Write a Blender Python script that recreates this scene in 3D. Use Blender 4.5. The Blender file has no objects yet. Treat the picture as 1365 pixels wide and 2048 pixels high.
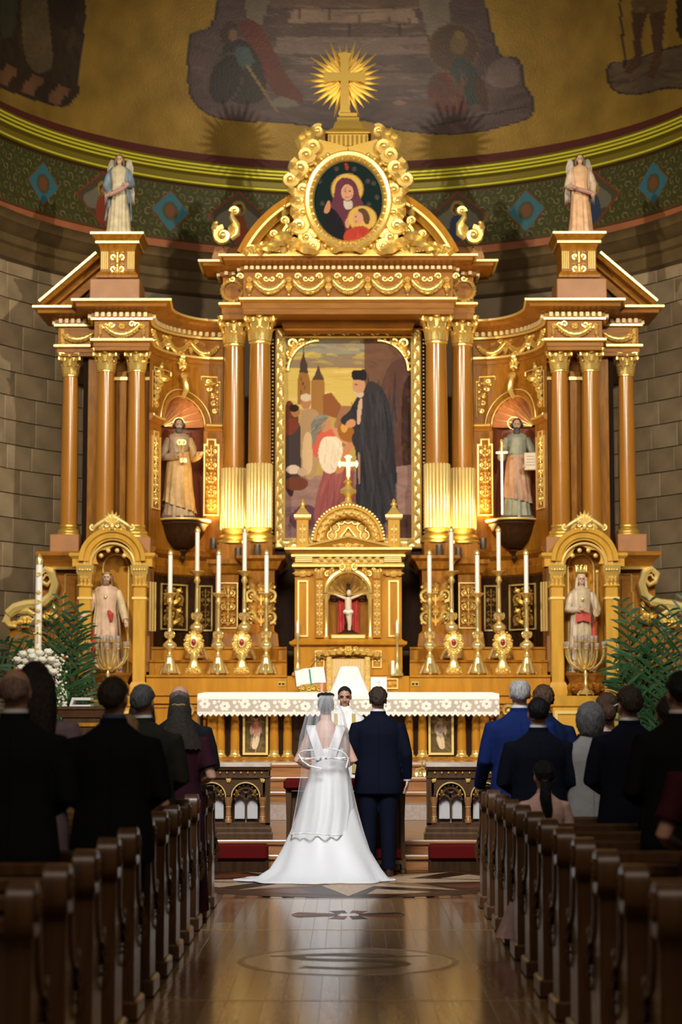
import bpy, math, random
import numpy as np
from mathutils import Vector, Matrix, noise as mnoise
random.seed(7); RNG = np.random.default_rng(5)
C = bpy.context.scene.collection
pi, sin, cos, rad = math.pi, math.sin, math.cos, math.radians
# ------------------------------------------------------------------ camera
F = 3982.0; PIT = math.atan(400 / F); YAW = math.atan(14.5 / F); EYE = 1.56
cam = bpy.data.objects.new('camera', bpy.data.cameras.new('camera')); C.objects.link(cam)
cam.data.sensor_fit = 'VERTICAL'; cam.data.sensor_height = 36; cam.data.lens = F * 36 / 2048
cam.location = (0, 0, EYE); cam.rotation_euler = (pi / 2 + PIT, 0, YAW)
cam.data.clip_end = 200
cam.data.dof.use_dof = True; cam.data.dof.focus_distance = 19.2; cam.data.dof.aperture_fstop = 2.2
S = bpy.context.scene; S.camera = cam
# ------------------------------------------------------------------ world, exposure
S.view_settings.view_transform = 'Standard'; S.view_settings.look = 'None'
S.view_settings.gamma = 1; S.view_settings.use_curve_mapping = False; S.view_settings.exposure = 0.0
W = bpy.data.worlds.new('world'); S.world = W; W.use_nodes = True
W.node_tree.nodes['Background'].inputs[0].default_value = (1.0, 0.86, 0.68, 1)
W.node_tree.nodes['Background'].inputs[1].default_value = 0.035
S.cycles.max_bounces = 6; S.cycles.glossy_bounces = 3; S.cycles.diffuse_bounces = 3
S.cycles.transparent_max_bounces = 12; S.cycles.sample_clamp_indirect = 4.0
# ------------------------------------------------------------------ lights
def aim(o, t):
    d = Vector(t) - o.location; o.rotation_euler = d.to_track_quat('-Z', 'Y').to_euler()
def spot(loc, tgt, power, col, ang, blend=0.5, r=0.2, name='spotlight'):
    l = bpy.data.lights.new(name, 'SPOT'); l.energy = power; l.color = col; l.spot_size = rad(ang); l.spot_blend = blend; l.shadow_soft_size = r
    o = bpy.data.objects.new(name, l); C.objects.link(o); o.location = loc; aim(o, tgt); return o
def area(loc, tgt, power, col, sx, sy, name='area_light', spread=180):
    l = bpy.data.lights.new(name, 'AREA'); l.shape = 'RECTANGLE'; l.size = sx; l.size_y = sy; l.energy = power; l.color = col; l.spread = rad(spread)
    o = bpy.data.objects.new(name, l); C.objects.link(o); o.location = loc; aim(o, tgt); return o
WARM = (1.0, 0.90, 0.70)
spot((-5.5, 16.5, 10.4), (0.6, 29.3, 6.4), 3500, WARM, 68, 0.6, 0.12)
spot((5.5, 16.5, 10.4), (-0.6, 29.3, 6.4), 3500, WARM, 68, 0.6, 0.12)
area((0, 12.5, 9.0), (0, 27.6, 3.6), 190, (1.0, 0.90, 0.72), 5, 2, spread=70)           # nave lamps washing the altar
area((-1.0, 9.0, 9.5), (0, 19.6, 0.7), 140, (0.95, 0.97, 1.0), 3, 3, spread=50)          # daylight of the clerestory over the aisle
area((0, 2.5, 9.0), (0, 9.5, 0.6), 75, (1.0, 0.84, 0.66), 6, 4, spread=100)              # added overhead fill from behind the camera, brightens the pews
# ------------------------------------------------------------------ camera ray helper: a pixel of the 1365x2048 frame at a depth
_cF = Vector((-sin(YAW) * cos(PIT), cos(YAW) * cos(PIT), sin(PIT)))
_cR = Vector((cos(YAW), sin(YAW), 0)); _cU = Vector((sin(YAW) * sin(PIT), -cos(YAW) * sin(PIT), cos(PIT)))
def at(u, v, Y):
    d = _cF + _cR * ((u - 682.5) / F) + _cU * ((1024 - v) / F)
    return Vector((0, 0, EYE)) + d * (Y / d.y)
AX = 698.0
def X(u, v, Y): return at(u + (697 - AX), v, Y).x          # x of a pixel column, altar axis on x = 0
def Z(v, Y): return at(697, v, Y).z
def px(v, Y): return at(698, v, Y).x - at(697, v, Y).x     # metres per pixel there
# ------------------------------------------------------------------ materials
def _mat(name):
    m = bpy.data.materials.new(name); m.use_nodes = True
    return m, m.node_tree.nodes, m.node_tree.links, m.node_tree.nodes['Principled BSDF']
def P(b, **k):
    for a, v in k.items(): b.inputs[a.replace('_', ' ')].default_value = v
MATS = {}
def flat(name, col, rough=0.5, metal=0.0, bump=0.0, bscale=60, var=0.0, vscale=6, coat=0.0, stretch=(1, 1, 1), sheen=0, spec=0.5, emis=None):
    if name in MATS: return MATS[name]
    m, n, l, b = _mat(name); P(b, Base_Color=(*col, 1), Roughness=rough, Metallic=metal)
    b.inputs['Specular IOR Level'].default_value = spec
    b.inputs['Coat Weight'].default_value = coat; b.inputs['Coat Roughness'].default_value = 0.15
    if sheen: b.inputs['Sheen Weight'].default_value = sheen
    if emis: b.inputs['Emission Color'].default_value = (*emis[0], 1); b.inputs['Emission Strength'].default_value = emis[1]
    if var or bump:
        tc = n.new('ShaderNodeTexCoord'); mp = n.new('ShaderNodeMapping'); mp.inputs['Scale'].default_value = stretch
        l.new(tc.outputs['Object'], mp.inputs[0])
    if var:
        t = n.new('ShaderNodeTexNoise'); t.inputs['Scale'].default_value = vscale; t.inputs['Detail'].default_value = 6
        l.new(mp.outputs[0], t.inputs[0])
        r = n.new('ShaderNodeValToRGB'); e = r.color_ramp.elements
        e[0].position = 0.3; e[1].position = 0.7
        e[0].color = (*[c * (1 - var) for c in col], 1); e[1].color = (*[min(1, c * (1 + var)) for c in col], 1)
        l.new(t.outputs[0], r.inputs[0]); l.new(r.outputs[0], b.inputs['Base Color'])
    if bump:
        t2 = n.new('ShaderNodeTexNoise'); t2.inputs['Scale'].default_value = bscale; t2.inputs['Detail'].default_value = 4
        bp = n.new('ShaderNodeBump'); bp.inputs['Strength'].default_value = bump; bp.inputs['Distance'].default_value = 0.02
        l.new(mp.outputs[0], t2.inputs[0]); l.new(t2.outputs[0], bp.inputs['Height']); l.new(bp.outputs[0], b.inputs['Normal'])
    MATS[name] = m; return m
def painted(name, rough=0.55, metal=0.0, spec=0.4, alpha=False, coat=0.0):
    m, n, l, b = _mat(name); P(b, Roughness=rough, Metallic=metal); b.inputs['Specular IOR Level'].default_value = spec
    b.inputs['Coat Weight'].default_value = coat
    a = n.new('ShaderNodeAttribute'); a.attribute_name = 'Col'
    l.new(a.outputs['Color'], b.inputs['Base Color'])
    if alpha: l.new(a.outputs['Alpha'], b.inputs['Alpha'])
    MATS[name] = m; return m
M = {}
M['wood'] = flat('varnished_oak', (0.34, 0.135, 0.014), 0.36, var=0.28, vscale=5, stretch=(4, 4, 0.6), spec=.12)
M['wood_light'] = flat('golden_oak', (0.48, 0.215, 0.022), 0.38, var=0.16, vscale=4, stretch=(3, 3, 0.5), spec=.12)
M['wood_red'] = flat('red_oak', (0.33, 0.132, 0.018), 0.38, var=0.2, vscale=5, stretch=(0.6, 4, 4), spec=.12)
M['wood_dark'] = flat('dark_walnut', (0.042, 0.018, 0.006), 0.5, var=0.3, vscale=6, stretch=(4, 4, 0.5), spec=.12)
M['wood_pew'] = flat('pew_oak', (0.10, 0.044, 0.015), 0.36, var=0.3, vscale=7, stretch=(3, 3, 0.35), coat=0.25)
M['wood_rail'] = flat('rail_oak', (0.075, 0.034, 0.011), 0.38, var=0.3, vscale=7, stretch=(3, 3, 0.5), coat=0.2)
M['wood_step'] = flat('step_oak', (0.34, 0.15, 0.05), 0.3, var=0.3, vscale=5, stretch=(0.4, 5, 5), coat=0.3)
M['column'] = flat('column_oak', (0.40, 0.165, 0.022), 0.22, var=0.12, vscale=3, stretch=(2, 2, 0.4), coat=0.35)
M['pink'] = flat('rose_wood', (0.40, 0.185, 0.075), 0.45, var=0.12, vscale=4, spec=.3)
M['gold'] = flat('gilded_carving', (1.0, 0.73, 0.23), 0.24, 0.66, bump=0.12, bscale=70)
M['gold_pale'] = flat('pale_gilding', (0.97, 0.76, 0.30), 0.32, 0.4)
M['gold_line'] = flat('gilded_line', (0.95, 0.70, 0.24), 0.35, 0.45)
M['gold_dim'] = flat('aged_gilding', (0.60, 0.38, 0.075), 0.38, 0.6, bump=0.1, bscale=60)
M['brass'] = flat('polished_brass', (0.97, 0.77, 0.33), 0.24, 0.72, bump=0.06, bscale=50)
M['cream'] = flat('cream_paint', (0.86, 0.68, 0.34), 0.45)
M['white'] = flat('white_linen', (0.86, 0.85, 0.83), 0.8, bump=0.05, bscale=120)
M['wax'] = flat('white_wax', (0.88, 0.87, 0.84), 0.4)
M['red_velvet'] = flat('red_velvet', (0.10, 0.004, 0.003), 0.9, spec=.15, bump=0.1, bscale=200)
M['marble'] = flat('pale_marble', (0.62, 0.52, 0.45), 0.25, var=0.18, vscale=7)
M['skin'] = flat('skin', (0.50, 0.27, 0.18), 0.5)
M['skin_light'] = flat('fair_skin', (0.68, 0.42, 0.32), 0.5)
M['black'] = flat('black_metal', (0.02, 0.02, 0.022), 0.4)
M['steel'] = flat('dark_steel', (0.25, 0.23, 0.2), 0.3, 0.8)
# ------------------------------------------------------------------ mesh builder
class MB:
    def __init__(s): s.v = []; s.f = []
    def add(s, vs, fs):
        o = len(s.v); s.v.extend([tuple(p) for p in vs]); s.f.extend([tuple(i + o for i in f) for f in fs]); return s
    def box(s, x0, x1, y0, y1, z0, z1):
        return s.add([(x0, y0, z0), (x1, y0, z0), (x1, y1, z0), (x0, y1, z0), (x0, y0, z1), (x1, y0, z1), (x1, y1, z1), (x0, y1, z1)],
                     [(0, 3, 2, 1), (4, 5, 6, 7), (0, 1, 5, 4), (1, 2, 6, 5), (2, 3, 7, 6), (3, 0, 4, 7)])
    def bbox(s, x0, x1, y0, y1, z0, z1, b=0.01):       # box with chamfered vertical and top edges
        pl = [(x0 + b, y0), (x1 - b, y0), (x1, y0 + b), (x1, y1 - b), (x1 - b, y1), (x0 + b, y1), (x0, y1 - b), (x0, y0 + b)]
        cx, cy = (x0 + x1) / 2, (y0 + y1) / 2
        def sh(p, d): return (p[0] - math.copysign(min(d, abs(p[0] - cx)), p[0] - cx), p[1] - math.copysign(min(d, abs(p[1] - cy)), p[1] - cy))
        r = [[(*sh(p, b), z0) for p in pl], [(*p, z0 + b) for p in pl], [(*p, z1 - b) for p in pl], [(*sh(p, b), z1) for p in pl]]
        return s.rings(r)
    def rings(s, rs, closed=True, cap0=True, cap1=True):
        n = len(rs[0]); vs = [p for r in rs for p in r]; fs = []
        for k in range(len(rs) - 1):
            for i in range(n if closed else n - 1):
                j = (i + 1) % n; fs.append((k * n + i, k * n + j, (k + 1) * n + j, (k + 1) * n + i))
        if closed and cap0: fs.append(tuple(range(n - 1, -1, -1)))
        if closed and cap1: fs.append(tuple(range((len(rs) - 1) * n, len(rs) * n)))
        return s.add(vs, fs)
    def lathe(s, cx, cy, prof, seg=20, mod=None, a0=0.0, a1=2 * pi, sy=1.0):
        full = abs(a1 - a0 - 2 * pi) < 1e-6; rs = []
        for r, z in prof:
            ring = []
            for i in range(seg if full else seg + 1):
                t = a0 + (a1 - a0) * i / seg; q = r * (mod(t, z) if mod else 1)
                ring.append((cx + q * cos(t), cy + q * sin(t) * sy, z))
            rs.append(ring)
        return s.rings(rs, closed=full)
    def tube(s, pts, r, seg=6, cap=True, flat=1.0, up=None):
        P_ = [Vector(p) for p in pts]; n = len(P_); rr = r if isinstance(r, (list, tuple)) else [r] * n
        t0 = (P_[1] - P_[0]).normalized(); ref = Vector(up) if up else (Vector((0, 1, 0)) if abs(t0.y) < 0.9 else Vector((1, 0, 0)))
        rs = []; N = None
        for i in range(n):
            t = (P_[min(i + 1, n - 1)] - P_[max(i - 1, 0)]); t = t.normalized() if t.length > 1e-9 else t0
            N = (ref - t * ref.dot(t)) if N is None or up else (N - t * N.dot(t))
            N = N.normalized() if N.length > 1e-6 else t.orthogonal().normalized()
            B = t.cross(N)
            rs.append([P_[i] + (N * cos(2 * pi * k / seg) * flat + B * sin(2 * pi * k / seg)) * rr[i] for k in range(seg)])
        return s.rings(rs, cap0=cap, cap1=cap)
    def ell(s, c, r, seg=12, rng=8, rot=None):
        c = Vector(c); rx, ry, rz = r if isinstance(r, (tuple, list)) else (r, r, r); vs = []; fs = []
        def tr(p): p = Vector(p); return c + (rot @ p if rot else p)
        vs.append(tr((0, 0, -rz)))
        for k in range(1, rng):
            a = -pi / 2 + pi * k / rng
            for i in range(seg): vs.append(tr((rx * cos(a) * cos(2 * pi * i / seg), ry * cos(a) * sin(2 * pi * i / seg), rz * sin(a))))
        vs.append(tr((0, 0, rz))); T = len(vs) - 1
        for i in range(seg):
            j = (i + 1) % seg; fs.append((0, 1 + j, 1 + i)); fs.append((T, 1 + (rng - 2) * seg + i, 1 + (rng - 2) * seg + j))
            for k in range(rng - 2): fs.append((1 + k * seg + i, 1 + k * seg + j, 1 + (k + 1) * seg + j, 1 + (k + 1) * seg + i))
        return s.add(vs, fs)
    def prism(s, poly, y0, y1):                        # polygon in x,z pushed along y
        n = len(poly); return s.add([(x, y0, z) for x, z in poly] + [(x, y1, z) for x, z in poly],
            [tuple(range(n)), tuple(range(2 * n - 1, n - 1, -1))] + [(i, i + n, (i + 1) % n + n, (i + 1) % n) for i in range(n)])
    def prismz(s, poly, z0, z1):
        n = len(poly); return s.add([(x, y, z0) for x, y in poly] + [(x, y, z1) for x, y in poly],
            [tuple(range(n - 1, -1, -1)), tuple(range(n, 2 * n))] + [(i, (i + 1) % n, (i + 1) % n + n, i + n) for i in range(n)])
    def sweep(s, path, prof, caps=True):               # plan polyline (x,y) left to right, profile (offset to the front, z), closed loop
        n = len(path); rs = []
        for i in range(n):
            a = Vector(path[i]) - Vector(path[max(i - 1, 0)]); b = Vector(path[min(i + 1, n - 1)]) - Vector(path[i])
            a = a.normalized() if a.length > 1e-9 else b.normalized(); b = b.normalized() if b.length > 1e-9 else a
            na, nb = Vector((a.y, -a.x)), Vector((b.y, -b.x)); m = na + nb; m = m.normalized() if m.length > 1e-6 else na
            m = m / max(0.35, m.dot(na)); rs.append([(path[i][0] + m.x * o, path[i][1] + m.y * o, z) for o, z in prof])
        return s.rings(rs, cap0=caps, cap1=caps)
    def hsweep(s, pts, prof, caps=True, closed=False): # polyline in (x,z) at front plane, profile (out in plane, y) closed loop
        n = len(pts); rs = []
        for i in range(n):
            if closed: A, B = pts[(i - 1) % n], pts[(i + 1) % n]
            else: A, B = pts[max(i - 1, 0)], pts[min(i + 1, n - 1)]
            a = Vector((pts[i][0] - A[0], pts[i][1] - A[1])); b = Vector((B[0] - pts[i][0], B[1] - pts[i][1]))
            a = a.normalized() if a.length > 1e-9 else b.normalized(); b = b.normalized() if b.length > 1e-9 else a
            na, nb = Vector((-a.y, a.x)), Vector((-b.y, b.x)); m = (na + nb); m = m.normalized() if m.length > 1e-6 else na
            m = m / max(0.35, m.dot(na)); rs.append([(pts[i][0] + m.x * o, y, pts[i][1] + m.y * o) for o, y in prof])
        if closed: rs.append(rs[0]); caps = False
        return s.rings(rs, cap0=caps, cap1=caps)
    def merge(s, o, fn=None):
        return s.add([fn(*p) for p in o.v] if fn else o.v, o.f)
    def build(s, name, mat, parent=None, smooth=40, org=None):
        o0 = Vector(org) if org is not None else (ORG.get(parent.name, Vector((0, 0, 0))) if parent else Vector((0, 0, 0)))
        me = bpy.data.meshes.new(name); me.from_pydata([(p[0] - o0.x, p[1] - o0.y, p[2] - o0.z) for p in s.v], [], s.f)
        return link_mesh(name, me, mat, parent, smooth, o0)
ORG = {}
def link_mesh(name, me, mat, parent=None, smooth=40, org=Vector((0, 0, 0))):
    me.materials.append(mat)
    if smooth is not None:
        me.polygons.foreach_set('use_smooth', [True] * len(me.polygons))
        if smooth < 180: me.set_sharp_from_angle(angle=rad(smooth))
    ob = bpy.data.objects.new(name, me); C.objects.link(ob); ORG[ob.name] = Vector(org)
    if parent: ob.parent = parent
    else: ob.location = org
    return ob
def tag(o, label, cat, group=None):
    o['label'] = label; o['category'] = cat
    if group: o['group'] = group
    return o
def thing(name, label, cat, loc, group=None):
    e = bpy.data.objects.new(name, None); C.objects.link(e); e.location = loc; e.empty_display_size = 0.1; ORG[e.name] = Vector(loc)
    return tag(e, label, cat, group)
def struct(mb, name, mat, parent=None, smooth=40):
    o = mb.build(name, mat, parent, smooth)
    if not parent: o['kind'] = 'structure'
    return o
def dup(root, loc, label=None, rotz=None, scale=None):
    def cp(o, par):
        c = o.copy(); C.objects.link(c); c.parent = par; ORG[c.name] = Vector(loc)
        for ch in o.children: cp(ch, c)
        return c
    r = cp(root, None); r.location = loc
    if rotz is not None: r.rotation_euler.z = rotz
    if scale is not None: r.scale = scale
    if label: r['label'] = label
    return r
def plane_map(o, ux, uz=(0, 0, 1)):                    # local x along ux, local z along uz, local -y to the front
    o, ux, uz = Vector(o), Vector(ux).normalized(), Vector(uz).normalized(); n = uz.cross(ux)
    return lambda x, y, z: o + ux * x + n * y + uz * z
def off(dx, dy, dz): return lambda x, y, z: (x + dx, y + dy, z + dz)
def mir(x, y, z): return (-x, y, z)
# ------------------------------------------------------------------ carved ornament, local x/z plane, front at -y
class Orn(MB):
    def vol(s, a, b, r0, turns=1.5, st=0.0, d=1, w=0.2, h=0.0, seg=5):
        w *= 1.22        # spiral scroll ending in its eye at (a,b)
        n = int(10 * turns) + 4; pts = []; rr = []
        for i in range(n):
            t = i / (n - 1); r = r0 * (1 - 0.88 * t); g = st + d * 2 * pi * turns * t
            pts.append((a + r * cos(g), -h - r0 * w * (0.5 + 0.6 * t), b + r * sin(g))); rr.append(r0 * w * (1.1 - 0.5 * t))
        s.tube(pts, rr, seg); s.ell((a, -h - r0 * w * 1.1, b), r0 * w * 1.25, 6, 4)
    def leaf(s, a, b, L, wd, rot, h=0.0, bulge=0.3, curl=0.25):                # pointed leaf from (a,b)
        c, q = cos(rot), sin(rot); rows = []; N = 5; wd *= 1.25
        for i in range(N + 1):
            t = i / N; w2 = wd * (sin(pi * min(1, 0.12 + t * 0.9)) ** 0.8) * (1 if i < N else 0.05) * (1.0 if i % 2 else 0.8)
            hh = h + wd * bulge * 2 * sin(pi * t * 0.9) + L * curl * t * t
            x = L * t
            rows.append([(a + c * x - q * e * w2, -(hh - (0 if e == 0 else wd * 0.35)), b + q * x + c * e * w2) for e in (-0.5, 0, 0.5)])
        s.rings(rows, closed=False)
    def ball(s, a, b, r, h=0.0): s.ell((a, -h - r * 0.5, b), r, 7, 5)
    def ros(s, a, b, r, h=0.0, n=6):
        for k in range(n): s.leaf(a, b, r, r * 0.75, 2 * pi * k / n, h, 0.25, 0.1)
        s.ball(a, b, r * 0.3, h + r * 0.25)
    def garland(s, a0, b0, a1, b1, sag, r):
        n = 14; pts = []; rr = []
        for i in range(n + 1):
            t = i / n; pts.append((a0 + (a1 - a0) * t, -r * 0.8, b0 + (b1 - b0) * t - sag * 4 * t * (1 - t))); rr.append(r * (0.45 + 0.75 * sin(pi * t)) * (1.15 if i % 2 else 0.85))
        s.tube(pts, rr, 7)
        for i in range(1, n, 1):
            p = pts[i]
            for e in (-1, 1): s.leaf(p[0], p[2], r * 1.5, r, -pi / 2 * e * 0.6 + (0.5 if t < .5 else -0.5), r * 0.5, .3, .2)
    def candelabra(s, w, h, n=3):                                              # stem with mirrored scrolls, from z=0 up, centred on x=0
        st = h / n; s.tube([(0, -0.01, 0), (0, -0.01, h * 0.97)], w * 0.035, 5)
        for k in range(n):
            z = k * st
            for e in (-1, 1):
                s.vol(e * w * 0.27, z + st * 0.42, min(w * 0.2, st * 0.3), 1.4, -pi / 2 if e > 0 else -pi / 2, e, 0.24)
                s.leaf(0, z + st * 0.1, w * 0.45, w * 0.18, pi / 2 - e * 0.95, 0.0, .3, .15)
                s.leaf(e * w * 0.2, z + st * 0.6, w * 0.32, w * 0.16, pi / 2 - e * 0.5, 0.0, .3, .2)
                s.leaf(e * w * 0.16, z + st * 0.82, w * 0.26, w * 0.14, pi / 2 - e * 1.5, 0.0, .3, .2)
                s.ball(e * w * 0.4, z + st * 0.78, w * 0.06)
                s.ball(e * w * 0.42, z + st * 0.12, w * 0.05)
            s.ros(0, z + st * 0.62, w * 0.13, 0.004); s.leaf(0, z + st * 0.72, st * 0.28, w * 0.2, pi / 2, 0.0, .3, .2)
        return s
    def cresting(s, w, h):                                                     # shell crest with two long scrolls, base on z=0
        for k in range(7):
            t = (k - 3) / 3.0; s.leaf(0, h * 0.25, h * (0.78 - 0.16 * abs(t)), h * 0.2, pi / 2 - t * 0.95, h * 0.05, .3, .15)
        for e in (-1, 1):
            pts = [(e * w * (0.06 + 0.38 * t), -h * 0.1, h * (0.55 * (1 - t) ** 0.8 + 0.1)) for t in [i / 8 for i in range(9)]]
            s.tube(pts, [h * (0.13 - 0.05 * i / 8) for i in range(9)], 6)
            s.vol(e * w * 0.44, h * 0.14, h * 0.16, 1.4, pi / 2, -e, 0.3); s.vol(e * w * 0.13, h * 0.28, h * 0.17, 1.3, 0 if e > 0 else pi, e, 0.25)
            s.leaf(e * w * 0.22, h * 0.05, h * 0.3, h * 0.16, pi / 2 - e * 0.3); s.leaf(e * w * 0.3, h * 0.03, h * 0.22, h * 0.14, pi / 2 + e * 0.5)
            s.ball(e * w * 0.2, h * 0.06, h * 0.06); s.ball(e * w * 0.06, h * 0.06, h * 0.07)
        s.ell((0, -h * 0.12, h * 0.2), (h * 0.12, h * 0.1, h * 0.16), 8, 6)
        return s
# ------------------------------------------------------------------ painted surfaces: colours per vertex on a fine grid
def lin(c):
    c = np.asarray(c, float) / 255.0
    return np.where(c <= 0.04045, c / 12.92, ((c + 0.055) / 1.055) ** 2.4)
class Canvas:
    def __init__(s, U, V, base):
        s.U, s.V = U, V; s.c = np.zeros(U.shape + (4,)); s.c[..., :3] = base; s.c[..., 3] = 1; s.mask = None
    def inside(s, pts):
        x, y = s.U, s.V; r = np.zeros(x.shape, bool); n = len(pts)
        for i in range(n):
            (x0, y0), (x1, y1) = pts[i], pts[(i + 1) % n]
            if y0 == y1: continue
            r ^= ((y0 > y) != (y1 > y)) & (x < (x1 - x0) * (y - y0) / (y1 - y0) + x0)
        return r
    def put(s, m, col, a=1.0, var=0):
        if s.mask is not None: m = m & s.mask
        col = np.array(col, float)
        if var: s.c[m, :3] = s.c[m, :3] * (1 - a) + np.clip(col + RNG.normal(0, var, (int(m.sum()), 1)), 0, 255) * a
        else: s.c[m, :3] = s.c[m, :3] * (1 - a) + col * a
        return s
    def poly(s, pts, col, a=1.0, var=0): return s.put(s.inside(pts), col, a, var)
    def smooth(s, pts, col, a=1.0, var=0, k=3):
        p = np.array(pts, float)
        for _ in range(k): q = np.roll(p, -1, 0); p = np.stack([p * .75 + q * .25, p * .25 + q * .75], 1).reshape(-1, 2)
        return s.put(s.inside([tuple(t) for t in p]), col, a, var)
    def ell(s, cx, cy, rx, ry, col, a=1.0, rot=0, r0=0, var=0):
        dx, dy = s.U - cx, s.V - cy; c, q = cos(rot), sin(rot); d = ((dx * c + dy * q) / rx) ** 2 + ((-dx * q + dy * c) / ry) ** 2
        return s.put((d <= 1) & (d >= r0 * r0), col, a, var)
    def line(s, pts, w, col, a=1.0):
        m = np.zeros(s.U.shape, bool)
        for (x0, y0), (x1, y1) in zip(pts[:-1], pts[1:]):
            L = max(1e-9, (x1 - x0) ** 2 + (y1 - y0) ** 2); t = np.clip(((s.U - x0) * (x1 - x0) + (s.V - y0) * (y1 - y0)) / L, 0, 1)
            m |= (s.U - x0 - t * (x1 - x0)) ** 2 + (s.V - y0 - t * (y1 - y0)) ** 2 < w * w / 4
        return s.put(m, col, a)
    def strokes(s, region, cols, n, ln, w, ang=0.0, spread=0.6, a=0.5):
        x0, x1, y0, y1 = region
        for _ in range(n):
            cx, cy = RNG.uniform(x0, x1), RNG.uniform(y0, y1); g = ang + RNG.normal(0, spread); l = ln * RNG.uniform(.5, 1.3)
            s.ell(cx, cy, l / 2, w * RNG.uniform(.5, 1.2) / 2, cols[RNG.integers(len(cols))], a * RNG.uniform(.4, 1), g)
        return s
def grid_mesh(name, pos, cv, mat, parent=None, org=None, flip=False, smooth=180):
    h, w = pos.shape[:2]; o0 = Vector(org) if org is not None else (ORG[parent.name] if parent else Vector((0, 0, 0)))
    v = (pos - np.array(o0)).reshape(-1, 3); i = np.arange(h * w).reshape(h, w)
    q = np.stack([i[:-1, :-1], i[:-1, 1:], i[1:, 1:], i[1:, :-1]], -1).reshape(-1, 4)
    if flip: q = q[:, ::-1]
    me = bpy.data.meshes.new(name); me.from_pydata(v.tolist(), [], q.tolist())
    if cv is not None:
        at_ = me.color_attributes.new('Col', 'FLOAT_COLOR', 'POINT'); col = cv.c.copy(); col[..., :3] = lin(np.clip(col[..., :3], 0, 255))
        at_.data.foreach_set('color', col.reshape(-1).astype(np.float32))
    return link_mesh(name, me, mat, parent, smooth, o0)
# ------------------------------------------------------------------ the apse: half cylinder with a half dome
RA, YA, ZS = 5.85, 27.15, 10.80
def arc(r, a0=-100, a1=100, n=60): return [(r * sin(rad(a0 + (a1 - a0) * i / n)), YA + r * cos(rad(a0 + (a1 - a0) * i / n))) for i in range(n + 1)]
def ring(z0, z1, r0, r1=None, a0=-100, a1=100, n=72, back=0.12):      # solid curved band, inner faces at r0 (bottom) and r1 (top)
    r1 = r0 if r1 is None else r1; mb = MB(); rs = []
    for i in range(n + 1):
        t = rad(a0 + (a1 - a0) * i / n)
        rs.append([(r * sin(t), YA + r * cos(t), z) for r, z in ((r0, z0), (r1, z1), (RA + back, z1), (RA + back, z0))])
    return mb.rings(rs)
def ringprof(prof, a0=-100, a1=100, n=90):
    return MB().rings([[(r * sin(rad(t)), YA + r * cos(rad(t)), z) for r, z in prof] for t in [a0 + (a1 - a0) * i / n for i in range(n + 1)]])
stone_mats = [flat('apse_stone_%d' % i, c, 0.75, bump=0.15, bscale=25, var=0.16, vscale=3) for i, c in enumerate([(0.34, 0.245, 0.145), (0.30, 0.215, 0.128), (0.38, 0.28, 0.17)])]
apse = struct(ring(0, 8.42, RA + 0.03, back=0.4), 'wall_apse', flat('mortar', (0.20, 0.145, 0.09), 0.9))
# ashlar blocks of the apse wall, one by one
course = 0.372; nc = 0; meshes = {}
for k in range(24):
    z0 = k * course - 0.35; z1 = z0 + course
    if z1 < 1.4 or z0 > 8.42: continue
    a = -99 + (k % 2) * 3.2
    while a < 97:
        wd = 5.6 + 1.6 * ((k * 7 + int(a * 3)) % 3) / 2; c = a + wd / 2
        seen = 36 < abs(c) < 88
        if seen:
            key = (round(wd, 1), min(z1, 8.42) - z0 > course - 0.01)
            if key not in meshes:
                mb = MB(); hw = rad(wd / 2); g = 0.002; hh = (course if key[1] else 8.42 - z0)
                rs = []
                for s_ in (-1, -0.96, 0.96, 1):
                    t = s_ * (hw - g / RA); e = 0.008 if abs(s_) == 1 else 0
                    rs.append([((RA + 0.03) * sin(t), (RA + 0.03) * cos(t), g), ((RA - 0.014 + e) * sin(t), (RA - 0.014 + e) * cos(t), g + 0.006), ((RA - 0.014 + e) * sin(t), (RA - 0.014 + e) * cos(t), hh - g - 0.006), ((RA + 0.03) * sin(t), (RA + 0.03) * cos(t), hh - g)])
                mb.rings(rs); me = bpy.data.meshes.new('stone'); me.from_pydata(mb.v, [], mb.f); me.materials.append(stone_mats[0]); meshes[key] = me
            o = bpy.data.objects.new('stone', meshes[key]); C.objects.link(o); o.parent = apse; o.location = (0, YA, z0); o.rotation_euler.z = -rad(c)
            o.material_slots[0].link = 'OBJECT'; o.material_slots[0].material = stone_mats[(k * 5 + int(c * 1.7)) % 3]; nc += 1
        a += wd
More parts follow.
